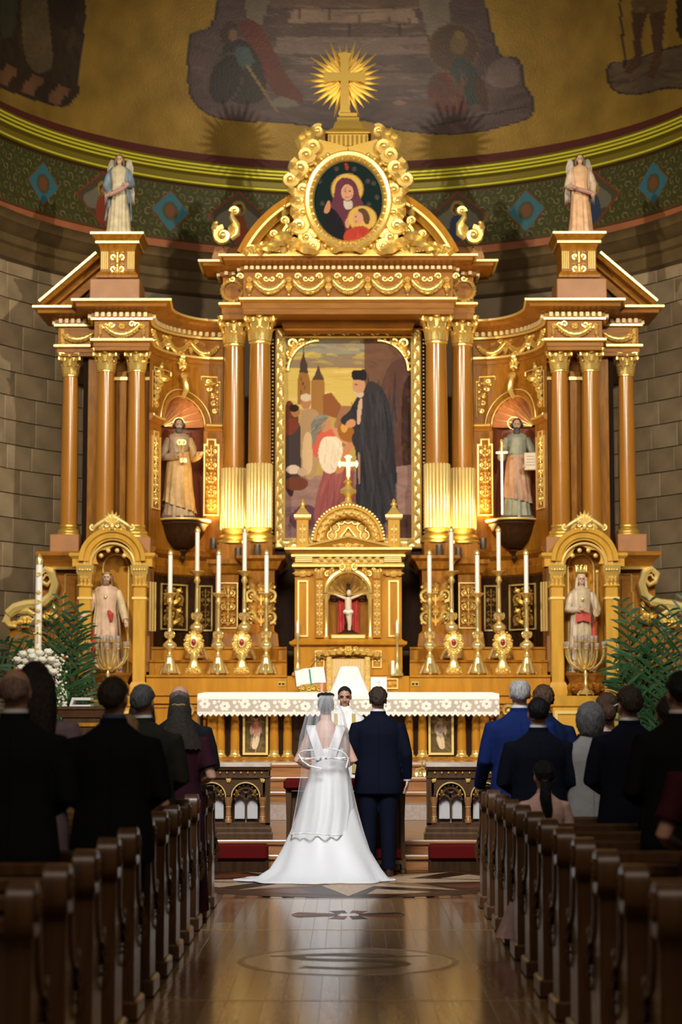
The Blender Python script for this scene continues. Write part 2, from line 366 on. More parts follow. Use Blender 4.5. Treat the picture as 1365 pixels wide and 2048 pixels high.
# dark wooden cornice, terracotta band, painted frieze, gilded mouldings, oxblood band
M['cornice'] = flat('brown_cornice', (0.13, 0.082, 0.035), 0.42, var=0.2, vscale=4, coat=0.2)
struct(ringprof([(RA - 0.02, 8.40), (RA - 0.10, 8.44), (RA - 0.10, 8.62), (RA - 0.14, 8.66), (RA - 0.14, 8.78), (RA - 0.22, 8.83), (RA - 0.25, 8.90), (RA - 0.30, 8.94), (RA - 0.30, 9.0), (RA - 0.34, 9.05), (RA - 0.28, 9.1), (RA + 0.2, 9.1), (RA + 0.2, 8.4)]), 'trim_1', M['cornice'])
struct(ring(9.08, 9.30, RA - 0.03), 'trim_2', flat('terracotta_paint', (0.36, 0.115, 0.045), 0.6, var=0.12, vscale=3))
M['cove'] = flat('gilded_cove', (0.22, 0.17, 0.022), 0.4, 0.3)
struct(ringprof([(RA - 0.02, 10.24), (RA - 0.13, 10.255), (RA - 0.15, 10.285), (RA - 0.13, 10.31), (RA - 0.09, 10.33), (RA - 0.09, 10.42), (RA - 0.16, 10.455), (RA - 0.17, 10.48), (RA - 0.15, 10.50), (RA - 0.2, 10.53), (RA - 0.215, 10.56), (RA - 0.19, 10.58), (RA - 0.22, 10.61), (RA - 0.2, 10.635), (RA + 0.1, 10.64), (RA + 0.1, 10.24)]), 'trim_3', M['cove'], smooth=25)
cv_l = flat('gilt_highlight_line', (0.85, 0.78, 0.06), 0.3, 0.3)  # bright yellow for rings that stand in for lit highlights on the mouldings
for i_, (z_c, r_c) in enumerate(((10.575, .20), (10.52, .185), (10.465, .165), (10.28, .145))): struct(ring(z_c - .014, z_c + .014, RA - r_c - .022, RA - r_c - .03, back=-.05), 'trim_%d' % (5 + i_), cv_l)
struct(ring(10.62, 10.83, RA - 0.05, RA - 0.02), 'trim_4', flat('oxblood_paint', (0.085, 0.016, 0.010), 0.55))
# painted frieze
nU, nV = 900, 56
T_, Z_ = np.meshgrid(np.linspace(-80, 80, nU), np.linspace(9.29, 10.26, nV))
cv = Canvas(T_ * (RA * pi / 180), (Z_ - 9.29), (62, 60, 28))
Lx = RA * rad(80)
for k in range(int(2 * Lx / 0.155)):
    for j in range(6):
        cx, cy = -Lx + 0.155 * (k + 0.5 * (j % 2)), 0.09 + 0.165 * j; d = 1 if (k + j) % 2 else -1
        col = [(104, 100, 52), (120, 110, 66), (84, 90, 44)][(k + 2 * j) % 3]
        pts = [(cx + d * (0.078 * (1 - t * .85)) * cos(d * 5.2 * t + j), cy + (0.078 * (1 - t * .85)) * sin(d * 5.2 * t + j)) for t in np.linspace(0, 1, 8)]
        cv.line(pts, 0.017, col)
cv.poly([(-9, 0), (9, 0), (9, .05), (-9, .05)], (84, 60, 30)); cv.poly([(-9, .92), (9, .92), (9, .97), (-9, .97)], (70, 46, 22))
for m_ in (-2, -1, 1, 2):
    cx = (3.1 + 2.55 * (abs(m_) - 1)) * (1 if m_ > 0 else -1)
    q = lambda w, h, x=cx: [(x - w, .49), (x, .49 + h), (x + w, .49), (x, .49 - h)]
    if m_ % 1 == 0 and m_:
        big = (1.88 + 2.5 * (abs(m_) - 1)) * (1 if m_ > 0 else -1)
        cv.poly(q(.56, .47, big), (122, 52, 28)); cv.poly(q(.52, .43, big), (70, 62, 44))
        cv.smooth([(big - .45, .46), (big - .2, .62), (big - .06, .72), (big - .1, .3), (big - .3, .3)], (112, 106, 92), .9)
        cv.smooth([(big + .4, .46), (big + .2, .62), (big + .06, .72), (big + .1, .3), (big + .3, .3)], (104, 98, 84), .9)
        cv.smooth([(big - .16, .1), (big - .13, .5), (big, .55), (big + .13, .5), (big + .16, .1)], (128, 56, 30) if m_ < 0 else (44, 58, 86))
        cv.ell(big, .66, .12, .13, (150, 120, 40)); cv.ell(big, .64, .075, .095, (60, 38, 22)); cv.ell(big, .62, .05, .065, (150, 104, 72))
    cv.poly(q(.36, .36), (110, 60, 30)); cv.poly(q(.335, .335), (48, 102, 116)); cv.ell(cx, .49, .15, .16, (74, 70, 44)); cv.ell(cx, .49, .09, .1, (110, 66, 40))
rF = RA - 0.05
pos = np.stack([rF * np.sin(np.radians(T_)), YA + rF * np.cos(np.radians(T_)), Z_], -1)
fr = grid_mesh('wall_frieze', pos, cv, painted('frieze_paint', 0.6), flip=True); fr['kind'] = 'structure'
# half dome, gilded ground with painted scenes (alpha of the colour says: painting, not gilding)
nT, nP = 430, 190
T_, P_ = np.meshgrid(np.radians(np.linspace(-97, 97, nT)), np.radians(np.concatenate([np.linspace(0, 33, 150), np.linspace(34, 90, 40)])))
RD = RA - 0.02
pos = np.stack([RD * np.cos(P_) * np.sin(T_), YA + RD * np.cos(P_) * np.cos(T_), ZS + RD * np.sin(P_)], -1)
dv = pos - np.array([0, 0, EYE]); w_ = dv @ np.array(_cF)
U_ = 682.5 + F * (dv @ np.array(_cR)) / w_; V_ = 1024 - F * (dv @ np.array(_cU)) / w_
U_[w_ < 1] = -9999
cv = Canvas(U_, V_, (152, 119, 50)); cv.c[..., 3] = 0
def scene(outline):
    p = np.array(outline, float)
    for _ in range(2): q = np.roll(p, -1, 0); p = np.stack([p * .78 + q * .22, p * .22 + q * .78], 1).reshape(-1, 2)
    m = cv.inside([tuple(t) for t in p]); c = p.mean(0)
    m2 = cv.inside([tuple(t + (t - c) / np.linalg.norm(t - c) * 5) for t in p]); cv.put(m2, (46, 34, 34)); cv.c[m2, 3] = 1
    cv.mask = m
BC = [(437, -160), (437, 0), (428, 58), (386, 66), (378, 84), (381, 190), (394, 206), (412, 226), (452, 240), (520, 243), (600, 246), (690, 262), (705, 240), (735, 236), (770, 250), (800, 258), (860, 266), (925, 267), (960, 262), (1010, 250), (1045, 240), (1064, 230), (1062, 190), (1045, 172), (1045, 140), (1030, 112), (1000, 118), (985, 80), (965, 0), (960, -160)]
scene(BC); cv.put(cv.mask, (84, 64, 62))
cv.strokes((380, 1060, 0, 260), [(96, 76, 74), (66, 50, 48), (104, 86, 80), (74, 54, 58)], 420, 70, 9, 0.05, .25, .5)
for (x0, x1, y0, y1, c) in [(540, 860, -80, 15, (108, 84, 72)), (575, 838, 18, 46, (150, 124, 106)), (560, 850, 46, 74, (92, 68, 64)), (545, 866, 74, 108, (128, 106, 98)), (535, 880, 108, 146, (88, 68, 66)), (500, 900, 146, 170, (112, 92, 86)), (480, 930, 170, 200, (94, 74, 74))]:
    cv.poly([(x0 + 12, y0), (x1 - 12, y0), (x1, y1), (x0, y1)], c, .85, 3)
cv.strokes((500, 900, 10, 200), [(150, 128, 112), (74, 58, 56)], 130, 60, 5, 0.0, .08, .5)
for x in (600, 660, 720, 780, 820): cv.line([(x, 18), (x, 46)], 2, (96, 70, 62))
for x in (590, 700, 800): cv.line([(x, 46), (x, 74)], 2, (62, 44, 42))
cv.poly([(480, -60), (560, -60), (520, 60), (500, 70)], (146, 136, 112), .55); cv.poly([(820, -60), (900, -60), (900, 60), (862, 90)], (146, 136, 112), .55)
cv.smooth([(470, 45), (505, 36), (530, 60), (552, 110), (580, 160), (612, 196), (600, 210), (560, 205), (530, 160), (500, 100)], (98, 44, 34), 1, 3)
cv.smooth([(440, 90), (480, 70), (520, 110), (535, 170), (530, 205), (470, 210), (440, 180)], (44, 34, 32)); cv.ell(452, 158, 34, 56, (40, 30, 28), 1, .35); cv.ell(452, 158, 34, 56, (88, 66, 48), .8, .35, .9)
cv.ell(458, 66, 17, 24, (66, 44, 34), 1, .3); cv.ell(466, 70, 9, 12, (128, 88, 62)); cv.smooth([(466, 92), (500, 92), (512, 130), (480, 140)], (62, 76, 76)); cv.line([(494, 130), (554, 222)], 5, (128, 104, 62))
cv.smooth([(540, 206), (560, 190), (600, 205), (596, 214), (550, 214)], (120, 108, 96))
cv.ell(908, 96, 52, 50, (78, 54, 38)); cv.ell(908, 96, 52, 50, (104, 78, 48), 1, 0, .93); cv.smooth([(900, 120), (930, 112), (960, 150), (968, 200), (930, 220), (905, 180)], (48, 54, 52)); cv.ell(918, 88, 17, 20, (106, 82, 46)); cv.smooth([(905, 70), (918, 58), (934, 72), (920, 80)], (120, 96, 56))
cv.smooth([(862, 150), (900, 140), (935, 190), (940, 222), (880, 226), (850, 200)], (92, 44, 34), 1, 5); cv.strokes((865, 935, 150, 215), [(120, 62, 44), (64, 70, 70)], 26, 40, 5, 1.2, .2, .8)
cv.smooth([(945, 150), (965, 150), (985, 220), (960, 225)], (70, 44, 34)); cv.smooth([(850, 200), (880, 190), (860, 215), (835, 205)], (96, 62, 48)); cv.line([(845, 256), (1060, 212)], 3, (52, 38, 34)); cv.ell(800, 205, 12, 5, (128, 96, 78))
cv.smooth([(985, 120), (1030, 112), (1045, 170), (1000, 180), (965, 160)], (112, 92, 88), .8, 4)
cv.mask = None
scene([(165, -160), (165, 0), (170, 22), (158, 110), (153, 160), (158, 178), (145, 196), (130, 211), (100, 206), (0, 172), (-120, 130), (-120, -160)]); cv.put(cv.mask, (52, 38, 26))
cv.strokes((0, 170, -20, 200), [(66, 50, 34), (40, 28, 20)], 120, 60, 10, 1.4, .3, .5)
cv.smooth([(40, -40), (90, -40), (100, 60), (110, 140), (70, 150), (45, 110)], (92, 76, 52), 1, 4); cv.smooth([(88, -30), (160, -20), (150, 60), (110, 60)], (44, 30, 22)); cv.smooth([(0, -20), (38, -20), (30, 70), (0, 80)], (58, 62, 44))
for i in range(7):
    for j in range(2): cv.poly([(i * 26 - 14 + j * 13, 118 + i * 10 + j * 22), (i * 26 + 10 + j * 13, 128 + i * 10 + j * 22), (i * 26 + 2 + j * 13, 152 + i * 10 + j * 22), (i * 26 - 22 + j * 13, 140 + i * 10 + j * 22)], (110, 76, 52) if (i + j) % 2 else (50, 34, 24))
cv.mask = None
scene([(1216, 126), (1260, 124), (1320, 104), (1365, 92), (1500, 60), (1500, 170), (1365, 176), (1330, 172), (1290, 186), (1250, 188), (1222, 176)]); cv.put(cv.mask, (84, 68, 52)); cv.strokes((1210, 1400, 90, 190), [(104, 86, 66), (58, 44, 34)], 60, 40, 7, -.2, .3, .5)
cv.mask = None
def figure_(pts, c):
    m = cv.inside(pts); cv.put(m, c, 1, 3); cv.c[m, 3] = 1
figure_([(1232, -80), (1236, -80), (1254, 138), (1249, 138)], (44, 34, 26))
figure_([(1262, -80), (1330, -80), (1336, 20), (1300, 28), (1264, 24)], (92, 72, 40)); figure_([(1264, 24), (1296, 26), (1284, 70), (1286, 125), (1264, 148), (1250, 144), (1270, 110), (1266, 60)], (74, 50, 32)); figure_([(1300, 28), (1332, 20), (1328, 70), (1322, 130), (1308, 158), (1294, 152), (1308, 110)], (74, 50, 32))
figure_([(1352, -80), (1500, -80), (1500, 90), (1365, 84), (1354, 60)], (36, 32, 24)); figure_([(1276, 14), (1292, 14), (1284, 26)], (110, 88, 48))
m, n, l, b = _mat('dome_gilding'); a = n.new('ShaderNodeAttribute'); a.attribute_name = 'Col'
tc = n.new('ShaderNodeTexCoord'); nz = n.new('ShaderNodeTexNoise'); nz.inputs['Scale'].default_value = 1.6; nz.inputs['Detail'].default_value = 8
l.new(tc.outputs['Object'], nz.inputs[0]); rp = n.new('ShaderNodeMapRange'); rp.inputs[1].default_value = 0.3; rp.inputs[2].default_value = 0.7; rp.inputs[3].default_value = 0.72; rp.inputs[4].default_value = 1.2
l.new(nz.outputs[0], rp.inputs[0]); mx = n.new('ShaderNodeMix'); mx.data_type = 'RGBA'; mx.blend_type = 'MULTIPLY'; mx.inputs[0].default_value = 1
l.new(a.outputs['Color'], mx.inputs[6]); l.new(rp.outputs[0], mx.inputs[7]); l.new(mx.outputs[2], b.inputs['Base Color'])
mt = n.new('ShaderNodeMapRange'); mt.inputs[3].default_value = 0.35; mt.inputs[4].default_value = 0.0; l.new(a.outputs['Alpha'], mt.inputs[0]); l.new(mt.outputs[0], b.inputs['Metallic'])
b.inputs['Roughness'].default_value = 0.52; bk = n.new('ShaderNodeTexNoise'); bk.inputs['Scale'].default_value = 28; bp = n.new('ShaderNodeBump'); bp.inputs['Strength'].default_value = 0.25; bp.inputs['Distance'].default_value = 0.02
l.new(tc.outputs['Object'], bk.inputs[0]); l.new(bk.outputs[0], bp.inputs['Height']); l.new(bp.outputs[0], b.inputs['Normal'])
dm = grid_mesh('ceiling', pos, cv, m, flip=True); dm['kind'] = 'structure'
# ------------------------------------------------------------------ floor: boards of the aisle one by one, dark slab under them
fl = struct(MB().box(-9, 9, 2, 28.5, -0.2, -0.012), 'floor', flat('floor_slab', (0.10, 0.055, 0.025), 0.35, var=0.2, vscale=3))
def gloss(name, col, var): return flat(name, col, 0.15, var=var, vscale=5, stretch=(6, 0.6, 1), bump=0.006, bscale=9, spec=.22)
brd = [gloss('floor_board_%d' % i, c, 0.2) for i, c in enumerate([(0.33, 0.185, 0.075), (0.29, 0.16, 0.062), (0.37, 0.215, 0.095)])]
BW, BL = 0.102, 1.32; bm_ = MB().bbox(-BW / 2 + 0.0005, BW / 2 - 0.0005, 0, BL - 0.0012, -0.012, 0, 0.0007); bme = bpy.data.meshes.new('plank'); bme.from_pydata(bm_.v, [], bm_.f); bme.materials.append(brd[0])
nb = 0
for i in range(-10, 11):
    for j in range(12):
        y = 4.4 + j * BL + (0.66 if i % 2 else 0)
        if y + BL > 18.1 + (BL if False else 0) or y < 6.4 or nb >= 298: continue
        o = bpy.data.objects.new('plank', bme); C.objects.link(o); o.parent = fl; o.location = (i * BW, y, 0); o.material_slots[0].link = 'OBJECT'; o.material_slots[0].material = brd[(i * 7 + j * 3) % 3]; nb += 1
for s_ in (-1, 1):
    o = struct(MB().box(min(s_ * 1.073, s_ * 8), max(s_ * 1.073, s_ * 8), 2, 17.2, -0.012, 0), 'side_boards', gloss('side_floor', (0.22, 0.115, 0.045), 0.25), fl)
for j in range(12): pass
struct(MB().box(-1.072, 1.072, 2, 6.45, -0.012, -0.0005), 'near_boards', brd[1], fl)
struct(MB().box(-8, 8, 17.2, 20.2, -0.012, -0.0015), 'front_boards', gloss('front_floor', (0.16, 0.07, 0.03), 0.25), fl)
def inlay(poly, name, mat, z=0.0016):
    return struct(MB().prismz(poly, -0.004, z), name, mat, fl, None)
I_l = gloss('maple_inlay', (0.58, 0.42, 0.25), 0.12); I_d = gloss('walnut_inlay', (0.05, 0.024, 0.012), 0.2); I_r = gloss('mahogany_inlay', (0.20, 0.06, 0.025), 0.2); I_m = gloss('ash_inlay', (0.45, 0.29, 0.14), 0.12)
def annulus(cx, cy, r0, r1, name, mat, z, a0=0, a1=360, n=64):
    mb = MB(); rs = []
    for i in range(n + 1):
        t = rad(a0 + (a1 - a0) * i / n); rs.append([(cx + r * cos(t), cy + r * sin(t), zz) for r, zz in ((r0, -0.004), (r1, -0.004), (r1, z), (r0, z))])
    return struct(mb.rings(rs), name, mat, fl, None)
def matte(n, c): return flat(n, c, .32, var=.12, vscale=5, stretch=(6, .6, 1), spec=.05)
S_l, S_d, S_r, S_m = matte('star_maple', (.50, .34, .21)), matte('star_walnut', (.035, .016, .008)), matte('star_mahogany', (.15, .04, .016)), matte('star_ash', (.26, .15, .07))
# compass star in front of the couple
SY = 18.75
struct(MB().prismz([(1.72 * cos(2 * pi * i / 64), SY + 1.72 * sin(2 * pi * i / 64)) for i in range(64)], -0.004, 0.0004), 'medallion_ground', S_d, fl, None)
annulus(0, SY, 1.62, 1.72, 'medallion_ring', S_d, 0.0016); annulus(0, SY, 1.42, 1.46, 'medallion_ring', S_r, 0.0016)
for k in range(8):
    t = 2 * pi * (k + .0) / 8; R1 = 1.58 if k % 2 == 0 else 1.38; wd = .39
    tip = (R1 * cos(t), SY + R1 * sin(t)); b0 = (0.62 * cos(t + wd), SY + 0.62 * sin(t + wd)); b1 = (0.62 * cos(t - wd), SY + 0.62 * sin(t - wd)); c0 = (0.02 * cos(t), SY + 0.02 * sin(t)); zz = 0.0018 + 0.0004 * (k % 2 == 0)
    inlay([c0, b1, tip], 'star_point', S_l, zz); inlay([c0, tip, b0], 'star_point', S_m if k % 2 else S_l, zz)
    inlay([(r * cos(t + g), SY + r * sin(t + g)) for r, g in ((.9, .28), (1.36, .12), (1.4, .34), (1.36, .56))], 'star_field', S_r if k % 2 else S_l, 0.0012)
# thresholds across the aisle, monogram roundel, ladder borders
for y, w in ((16.96, 0.05), (14.55, 0.035), (11.02, 0.035)): inlay([(-1.07, y), (1.07, y), (1.07, y + w), (-1.07, y + w)], 'cross_band', I_r if y > 16 else I_m)
annulus(0, 12.75, 0.66, 0.70, 'roundel_ring', S_l, 0.0016); annulus(0, 12.75, 0.0, 0.655, 'roundel_ground', I_l, 0.0008)
def swash(pts, w, name, mat, z=0.0018):
    n = len(pts); L = []; Rr = []
    for i in range(n):
        a, b = pts[max(i - 1, 0)], pts[min(i + 1, n - 1)]; d = Vector((b[0] - a[0], b[1] - a[1])).normalized(); ww = w[i] / 2
        L.append((pts[i][0] - d.y * ww, pts[i][1] + d.x * ww)); Rr.append((pts[i][0] + d.y * ww, pts[i][1] - d.x * ww))
    rs = [[(*L[i], -0.004), (*Rr[i], -0.004), (*Rr[i], z), (*L[i], z)] for i in range(n)]
    return struct(MB().rings(rs), name, mat, fl, None)
sp = [(0.34 * cos(t) * (1 if t < 4.2 else .9), 12.95 + 0.17 * sin(t)) for t in np.linspace(0.5, 4.6, 12)] + [(0.34 * cos(t), 12.60 + 0.19 * sin(t)) for t in np.linspace(1.5, -2.5, 12)]
swash(sp, [0.03 + 0.1 * sin(pi * i / 23) for i in range(24)], 'monogram_letter', S_d)
swash([(-0.5, 12.99), (-0.1, 13.05), (0.2, 12.96), (0.5, 13.02)], [0.05, 0.09, 0.07, 0.03], 'monogram_scroll', S_d, 0.0015); swash([(-0.3, 12.42), (0.0, 12.36), (0.3, 12.44)], [0.04, 0.1, 0.04], 'monogram_scroll', S_d, 0.0015)
CY = 15.62                                              # cross of tapering two-tone arms
inlay([(-.06, CY - .1), (.06, CY - .1), (.06, CY + .1), (-.06, CY + .1)], 'cross_boss', I_l, 0.0015)
for dx, dy in ((1, 0), (-1, 0), (0, 1), (0, -1)):
    L_, w1 = (.44, .2) if dx else (.34, .15)
    for e in (-1, 1): inlay([(dx * a - dy * b * e, CY + dy * a + dx * b * e) for a, b in ((.08, .005), (L_, .03), (L_ - .05, w1), (.08, .09))], 'cross_arm', S_d if e > 0 else S_r, 0.0014)
for s_ in (-1, 1):
    for y0 in (15.1, 11.2, 8.4):
        for k in range(16): inlay([(s_ * 0.93 - .075, y0 + k * .1), (s_ * 0.93 + .075, y0 + k * .1), (s_ * 0.93 + .075, y0 + k * .1 + .045), (s_ * 0.93 - .075, y0 + k * .1 + .045)], 'ladder_rung', I_r)
# ------------------------------------------------------------------ sanctuary platform and steps up to the altar
def step(x0, x1, y0, y1, z0, z1, name, mat, mat2=None):
    mb = MB(); mb.sweep([(x0, y0), (x1, y0)], [(0.02, z0), (0.02, z1 - 0.05), (0.045, z1 - 0.045), (0.05, z1 - 0.02), (0.04, z1), (-(y1 - y0), z1), (-(y1 - y0), z0)])
    return struct(mb, name, mat)
step(-8, 8, 20.02, 28, -0.02, 0.15, 'platform_step', M['wood_step']); step(-8, 8, 20.28, 28, 0.15, 0.28, 'platform', M['wood_step'])
for k in range(4): step(-2.9 + 0.1 * k, 2.9 - 0.1 * k, 24.0 + 0.45 * k, 28, 0.28 + 0.16 * k - 0.02, 0.44 + 0.16 * k, 'altar_step', M['wood_step'])
struct(MB().bbox(-2.5, 2.5, 25.36, 25.60, 0.905, 0.928, 0.008), 'step_edge', M['marble'])
# carpet runner hung over the lowest step
rg = MB(); rg.rings([[(x, 23.90, 0.283), (x, 23.925, 0.46), (x, 24.42, 0.462), (x, 24.42, 0.45), (x, 23.945, 0.443), (x, 23.92, 0.283)] for x in np.linspace(-2.3, 2.3, 12)])
tag(rg.build('carpet_runner', flat('pale_carpet', (0.46, 0.36, 0.30), 0.95, bump=0.3, bscale=150, var=0.15, vscale=30)), 'pale woven runner covering the lowest altar step', 'carpet')
# ------------------------------------------------------------------ the reredos
def mirrored(mb):
    o = MB(); o.v = [(-x, y, z) for x, y, z in mb.v]; o.f = [tuple(reversed(f)) for f in mb.f]; return o
def sided(mb, s): return mb if s < 0 else mirrored(mb)
RR = thing('altar_reredos', 'towering carved oak and gilt altar screen with columns, niches and broken pediments', 'altarpiece', (0, 29, 0.92))
def pt(mb, name, mat, par=None, smooth=40): return mb.build(name, M[mat] if isinstance(mat, str) else mat, par or RR, smooth)
def stuff(o): o['kind'] = 'stuff'; return o
def capital(cx, cy, z0, z1, r):
    mb = MB(); H = z1 - z0; zb = z0 + H * 0.1; zt = z1 - H * 0.12; hb = zt - zb
    mb.lathe(cx, cy, [(r * 1.0, z0), (r * 1.12, z0 + H * .03), (r * 1.12, z0 + H * .07), (r, zb), (r * 1.0, zb + hb * .5), (r * 1.25, zt), (r * 1.1, zt + .001)], 16)
    for row, (n, hl, ph) in enumerate([(8, 0.5, 0), (8, 0.82, pi / 8)]):
        for k in range(n):
            t = 2 * pi * k / n + ph; rows = []
            for q, (rr, zz) in enumerate([(1.03, 0), (1.10, .3), (1.18, .62), (1.34, .92), (1.52, 1.0), (1.56, .86)]):
                wd = r * [.34, .36, .40, .34, .22, .08][q]; R = r * rr * (1 + 0.07 * row); z = zb + hb * hl * zz
                rows.append([(cx + (R - (0 if e == 0 else .03 * r)) * cos(t) - e * wd * sin(t), cy + (R - (0 if e == 0 else .06 * r)) * sin(t) + e * wd * cos(t), z) for e in (-1, -.5, 0, .5, 1)])
            mb.rings(rows, closed=False)
    for k in range(4):
        t = pi / 4 + k * pi / 2; d = Vector((cos(t), sin(t), 0)); c = Vector((cx, cy, zt - H * .13)) + d * r * 1.52
        pts = []; rr = []
        for i in range(15):
            g = -0.5 + 4 * pi * 0.75 * i / 14; q = H * .15 * (1 - .85 * i / 14); pts.append(c + d * q * cos(pi - g) * -1 + Vector((0, 0, q * sin(g)))); rr.append(H * .045)
        mb.tube(pts, rr, 5, flat=1.6)
        mb.tube([Vector((cx, cy, zb + hb * .35)) + d * r * 1.05, Vector((cx, cy, zb + hb * .8)) + d * r * 1.25, c + Vector((0, 0, H * .14))], [H * .05, H * .045, H * .04], 5)
        t2 = k * pi / 2; mb.ell((cx + r * 1.45 * cos(t2), cy + r * 1.45 * sin(t2), zt - H * .02), H * .1, 7, 5)
        for e in (-1, 1): mb.ell((cx + r * 1.35 * cos(t2) - e * r * .6 * sin(t2), cy + r * 1.35 * sin(t2) + e * r * .6 * cos(t2), zt - H * .14), H * .07, 6, 4)
    ab = []
    for k in range(4):
        t = pi / 4 + k * pi / 2
        for e in (-.09, .09): ab.append((cx + r * 2.05 * cos(t + e), cy + r * 2.05 * sin(t + e)))
        t2 = t + pi / 4; ab.append((cx + r * 1.36 * cos(t2), cy + r * 1.36 * sin(t2)))
    mb.prismz(ab, zt, z1 - H * .04); mb.prismz([(cx + (x - cx) * 1.06, cy + (y - cy) * 1.06) for x, y in ab], z1 - H * .05, z1)
    return mb
def column(s, u, w, Y, vcap0, vcap1, vbase0, vbase1, sleeve=None, name='column'):
    x = X(u, 900, Y); r = w / 2 * px(900, Y); zc1, zc0, zb1, zb0 = Z(vcap0, Y), Z(vcap1, Y), Z(vbase0, Y), Z(vbase1, Y)
    H = zc0 - zb1; c = MB().lathe(x, Y, [(r * 1.0, zb1), (r * 1.0, zb1 + H * .3), (r * .97, zb1 + H * .6), (r * .88, zc0 - .06), (r * .86, zc0)], 28)
    col = pt(sided(c, s), name, 'column')
    pt(sided(capital(x, Y, zc0, zc1, r * .88), s), 'capital', 'gold', col, 50)
    h = zb1 - zb0
    b = MB().lathe(x, Y, [(r * 1.02, zb1), (r * 1.1, zb1 - h * .05), (r * 1.12, zb1 - h * .18), (r * 1.06, zb1 - h * .25), (r * 1.06, zb1 - h * .4), (r * 1.3, zb1 - h * .52), (r * 1.38, zb1 - h * .66), (r * 1.34, zb1 - h * .78), (r * 1.48, zb1 - h * .86), (r * 1.5, zb1 - h), (0.01, zb1 - h)], 28)
    pt(sided(b, s), 'column_base', 'gold_dim', col)
    if sleeve:
        zs = Z(sleeve, Y); fl_ = MB(); n = 20
        for k in range(n):
            t = 2 * pi * k / n; q = r * 1.03; rr = pi * q / n * 0.9
            fl_.tube([(x + q * cos(t), Y + q * sin(t), zb1), (x + q * cos(t), Y + q * sin(t), zs - rr * .6), (x + q * cos(t), Y + q * sin(t), zs)], [rr, rr, rr * .45], 7)
        pt(sided(fl_, s), 'fluted_sleeve', 'gold_pale', col)
    return x, r, zb0
def entab(z0, z1, z2, z3, pr, dep=0.3):                 # architrave z0-z1, frieze z1-z2, cornice z2-z3 with projection pr
    ha, hc = z1 - z0, z3 - z2
    return [(0, z0), (0, z0 + ha * .35), (.015, z0 + ha * .36), (.015, z0 + ha * .72), (.035, z0 + ha * .8), (.05, z1), (0, z1 + .004), (0, z2), (.03, z2 + hc * .08), (.045, z2 + hc * .14), (.045, z2 + hc * .42), (.10, z2 + hc * .46), (pr * .45, z2 + hc * .56), (pr * .8, z2 + hc * .62), (pr * .82, z2 + hc * .78), (pr * .9, z2 + hc * .84), (pr, z2 + hc * .97), (pr, z3), (-dep, z3), (-dep, z0)]
def lip(z3, pr): return [(pr + .006, z3 - .026), (pr + .006, z3 + .004), (pr - .03, z3 + .004), (pr - .03, z3 - .026)]
def dentils(path, z0, z1, o=.045, pitch=.085, w=.05, d=.05):
    mb = MB()
    for (x0, y0), (x1, y1) in zip(path[:-1], path[1:]):
        L = math.hypot(x1 - x0, y1 - y0)
        if L < .08: continue
        n = max(1, int(L / pitch)); dx, dy = (x1 - x0) / L, (y1 - y0) / L; nx, ny = dy, -dx
        for k in range(n):
            c = (k + .5) * L / n
            mb.rings([[(x0 + dx * (c + a) + nx * (o - .02 + b), y0 + dy * (c + a) + ny * (o - .02 + b), z) for a, b in ((-w / 2, 0), (-w / 2, d + .02), (w / 2, d + .02), (w / 2, 0))][::-1] for z in (z0, z1)])
    return mb
def fullpath(left): return left + [(-x, y) for x, y in reversed(left)]
# ---- central block
Yc0, Yc1, YW = 28.72, 29.08, 29.75
xo, xi = X(447, 585, Yc1), X(488, 585, Yc0)
zA0, zA1, zF, zC = Z(628, Yc0), Z(598, Yc0), Z(545, Yc0), Z(508, Yc0 - .34)
cpath = fullpath([(xo, YW), (xo, Yc1), (xi, Yc1), (xi, Yc0)])
ce = pt(MB().sweep(cpath, entab(zA0, zA1, zF, zC, .34, .25)), 'centre_entablature', 'wood_red', None, 30)
pt(MB().box(xi + .02, -xi - .02, Yc0 + .15, YW + .1, zA0 + .002, zC - .02), 'entablature_core', 'wood_red', ce); pt(MB().box(xo + .05, -xo - .05, Yc1 + .15, YW + .1, zA0 + .004, zC - .03), 'entablature_core', 'wood_red', ce)
pt(MB().sweep(cpath, lip(zC, .34)), 'gilded_lip', 'gold_line', ce); pt(MB().sweep(cpath, lip(zA1 + .01, .052)), 'gilded_fillet', 'gold_line', ce)
hc = zC - zF; stuff(pt(dentils(cpath, zF + hc * .16, zF + hc * .41), 'dentil_band', 'cream', ce))
g = Orn(); zf0, hf = zA1, zF - zA1; W5 = (-xi * 2) / 5.3
for k in range(5): g.garland((k - 2.5) * W5 + .06, hf * .72, (k - 1.5) * W5 - .06, hf * .72, hf * .42, hf * .13)
for k in range(6):
    a = (k - 2.5) * W5
    for e in (-1, 1):
        g.vol(a + e * hf * .32, hf * .84, hf * .13, 1.3, 0 if e > 0 else pi, e, .24); g.vol(a + e * hf * .62, hf * .76, hf * .11, 1.2, 0 if e > 0 else pi, -e, .24); g.leaf(a, hf * .62, hf * .3, hf * .12, -pi / 2 + e * .5)
    g.ros(a, hf * .74, hf * .15); g.leaf(a, hf * .58, hf * .42, hf * .16, -pi / 2, .01); g.ball(a, hf * .14, hf * .06)
gm = MB().merge(g, off(0, Yc0 - .005, zf0)); pt(gm, 'garland_carving', 'gold', ce, 60)
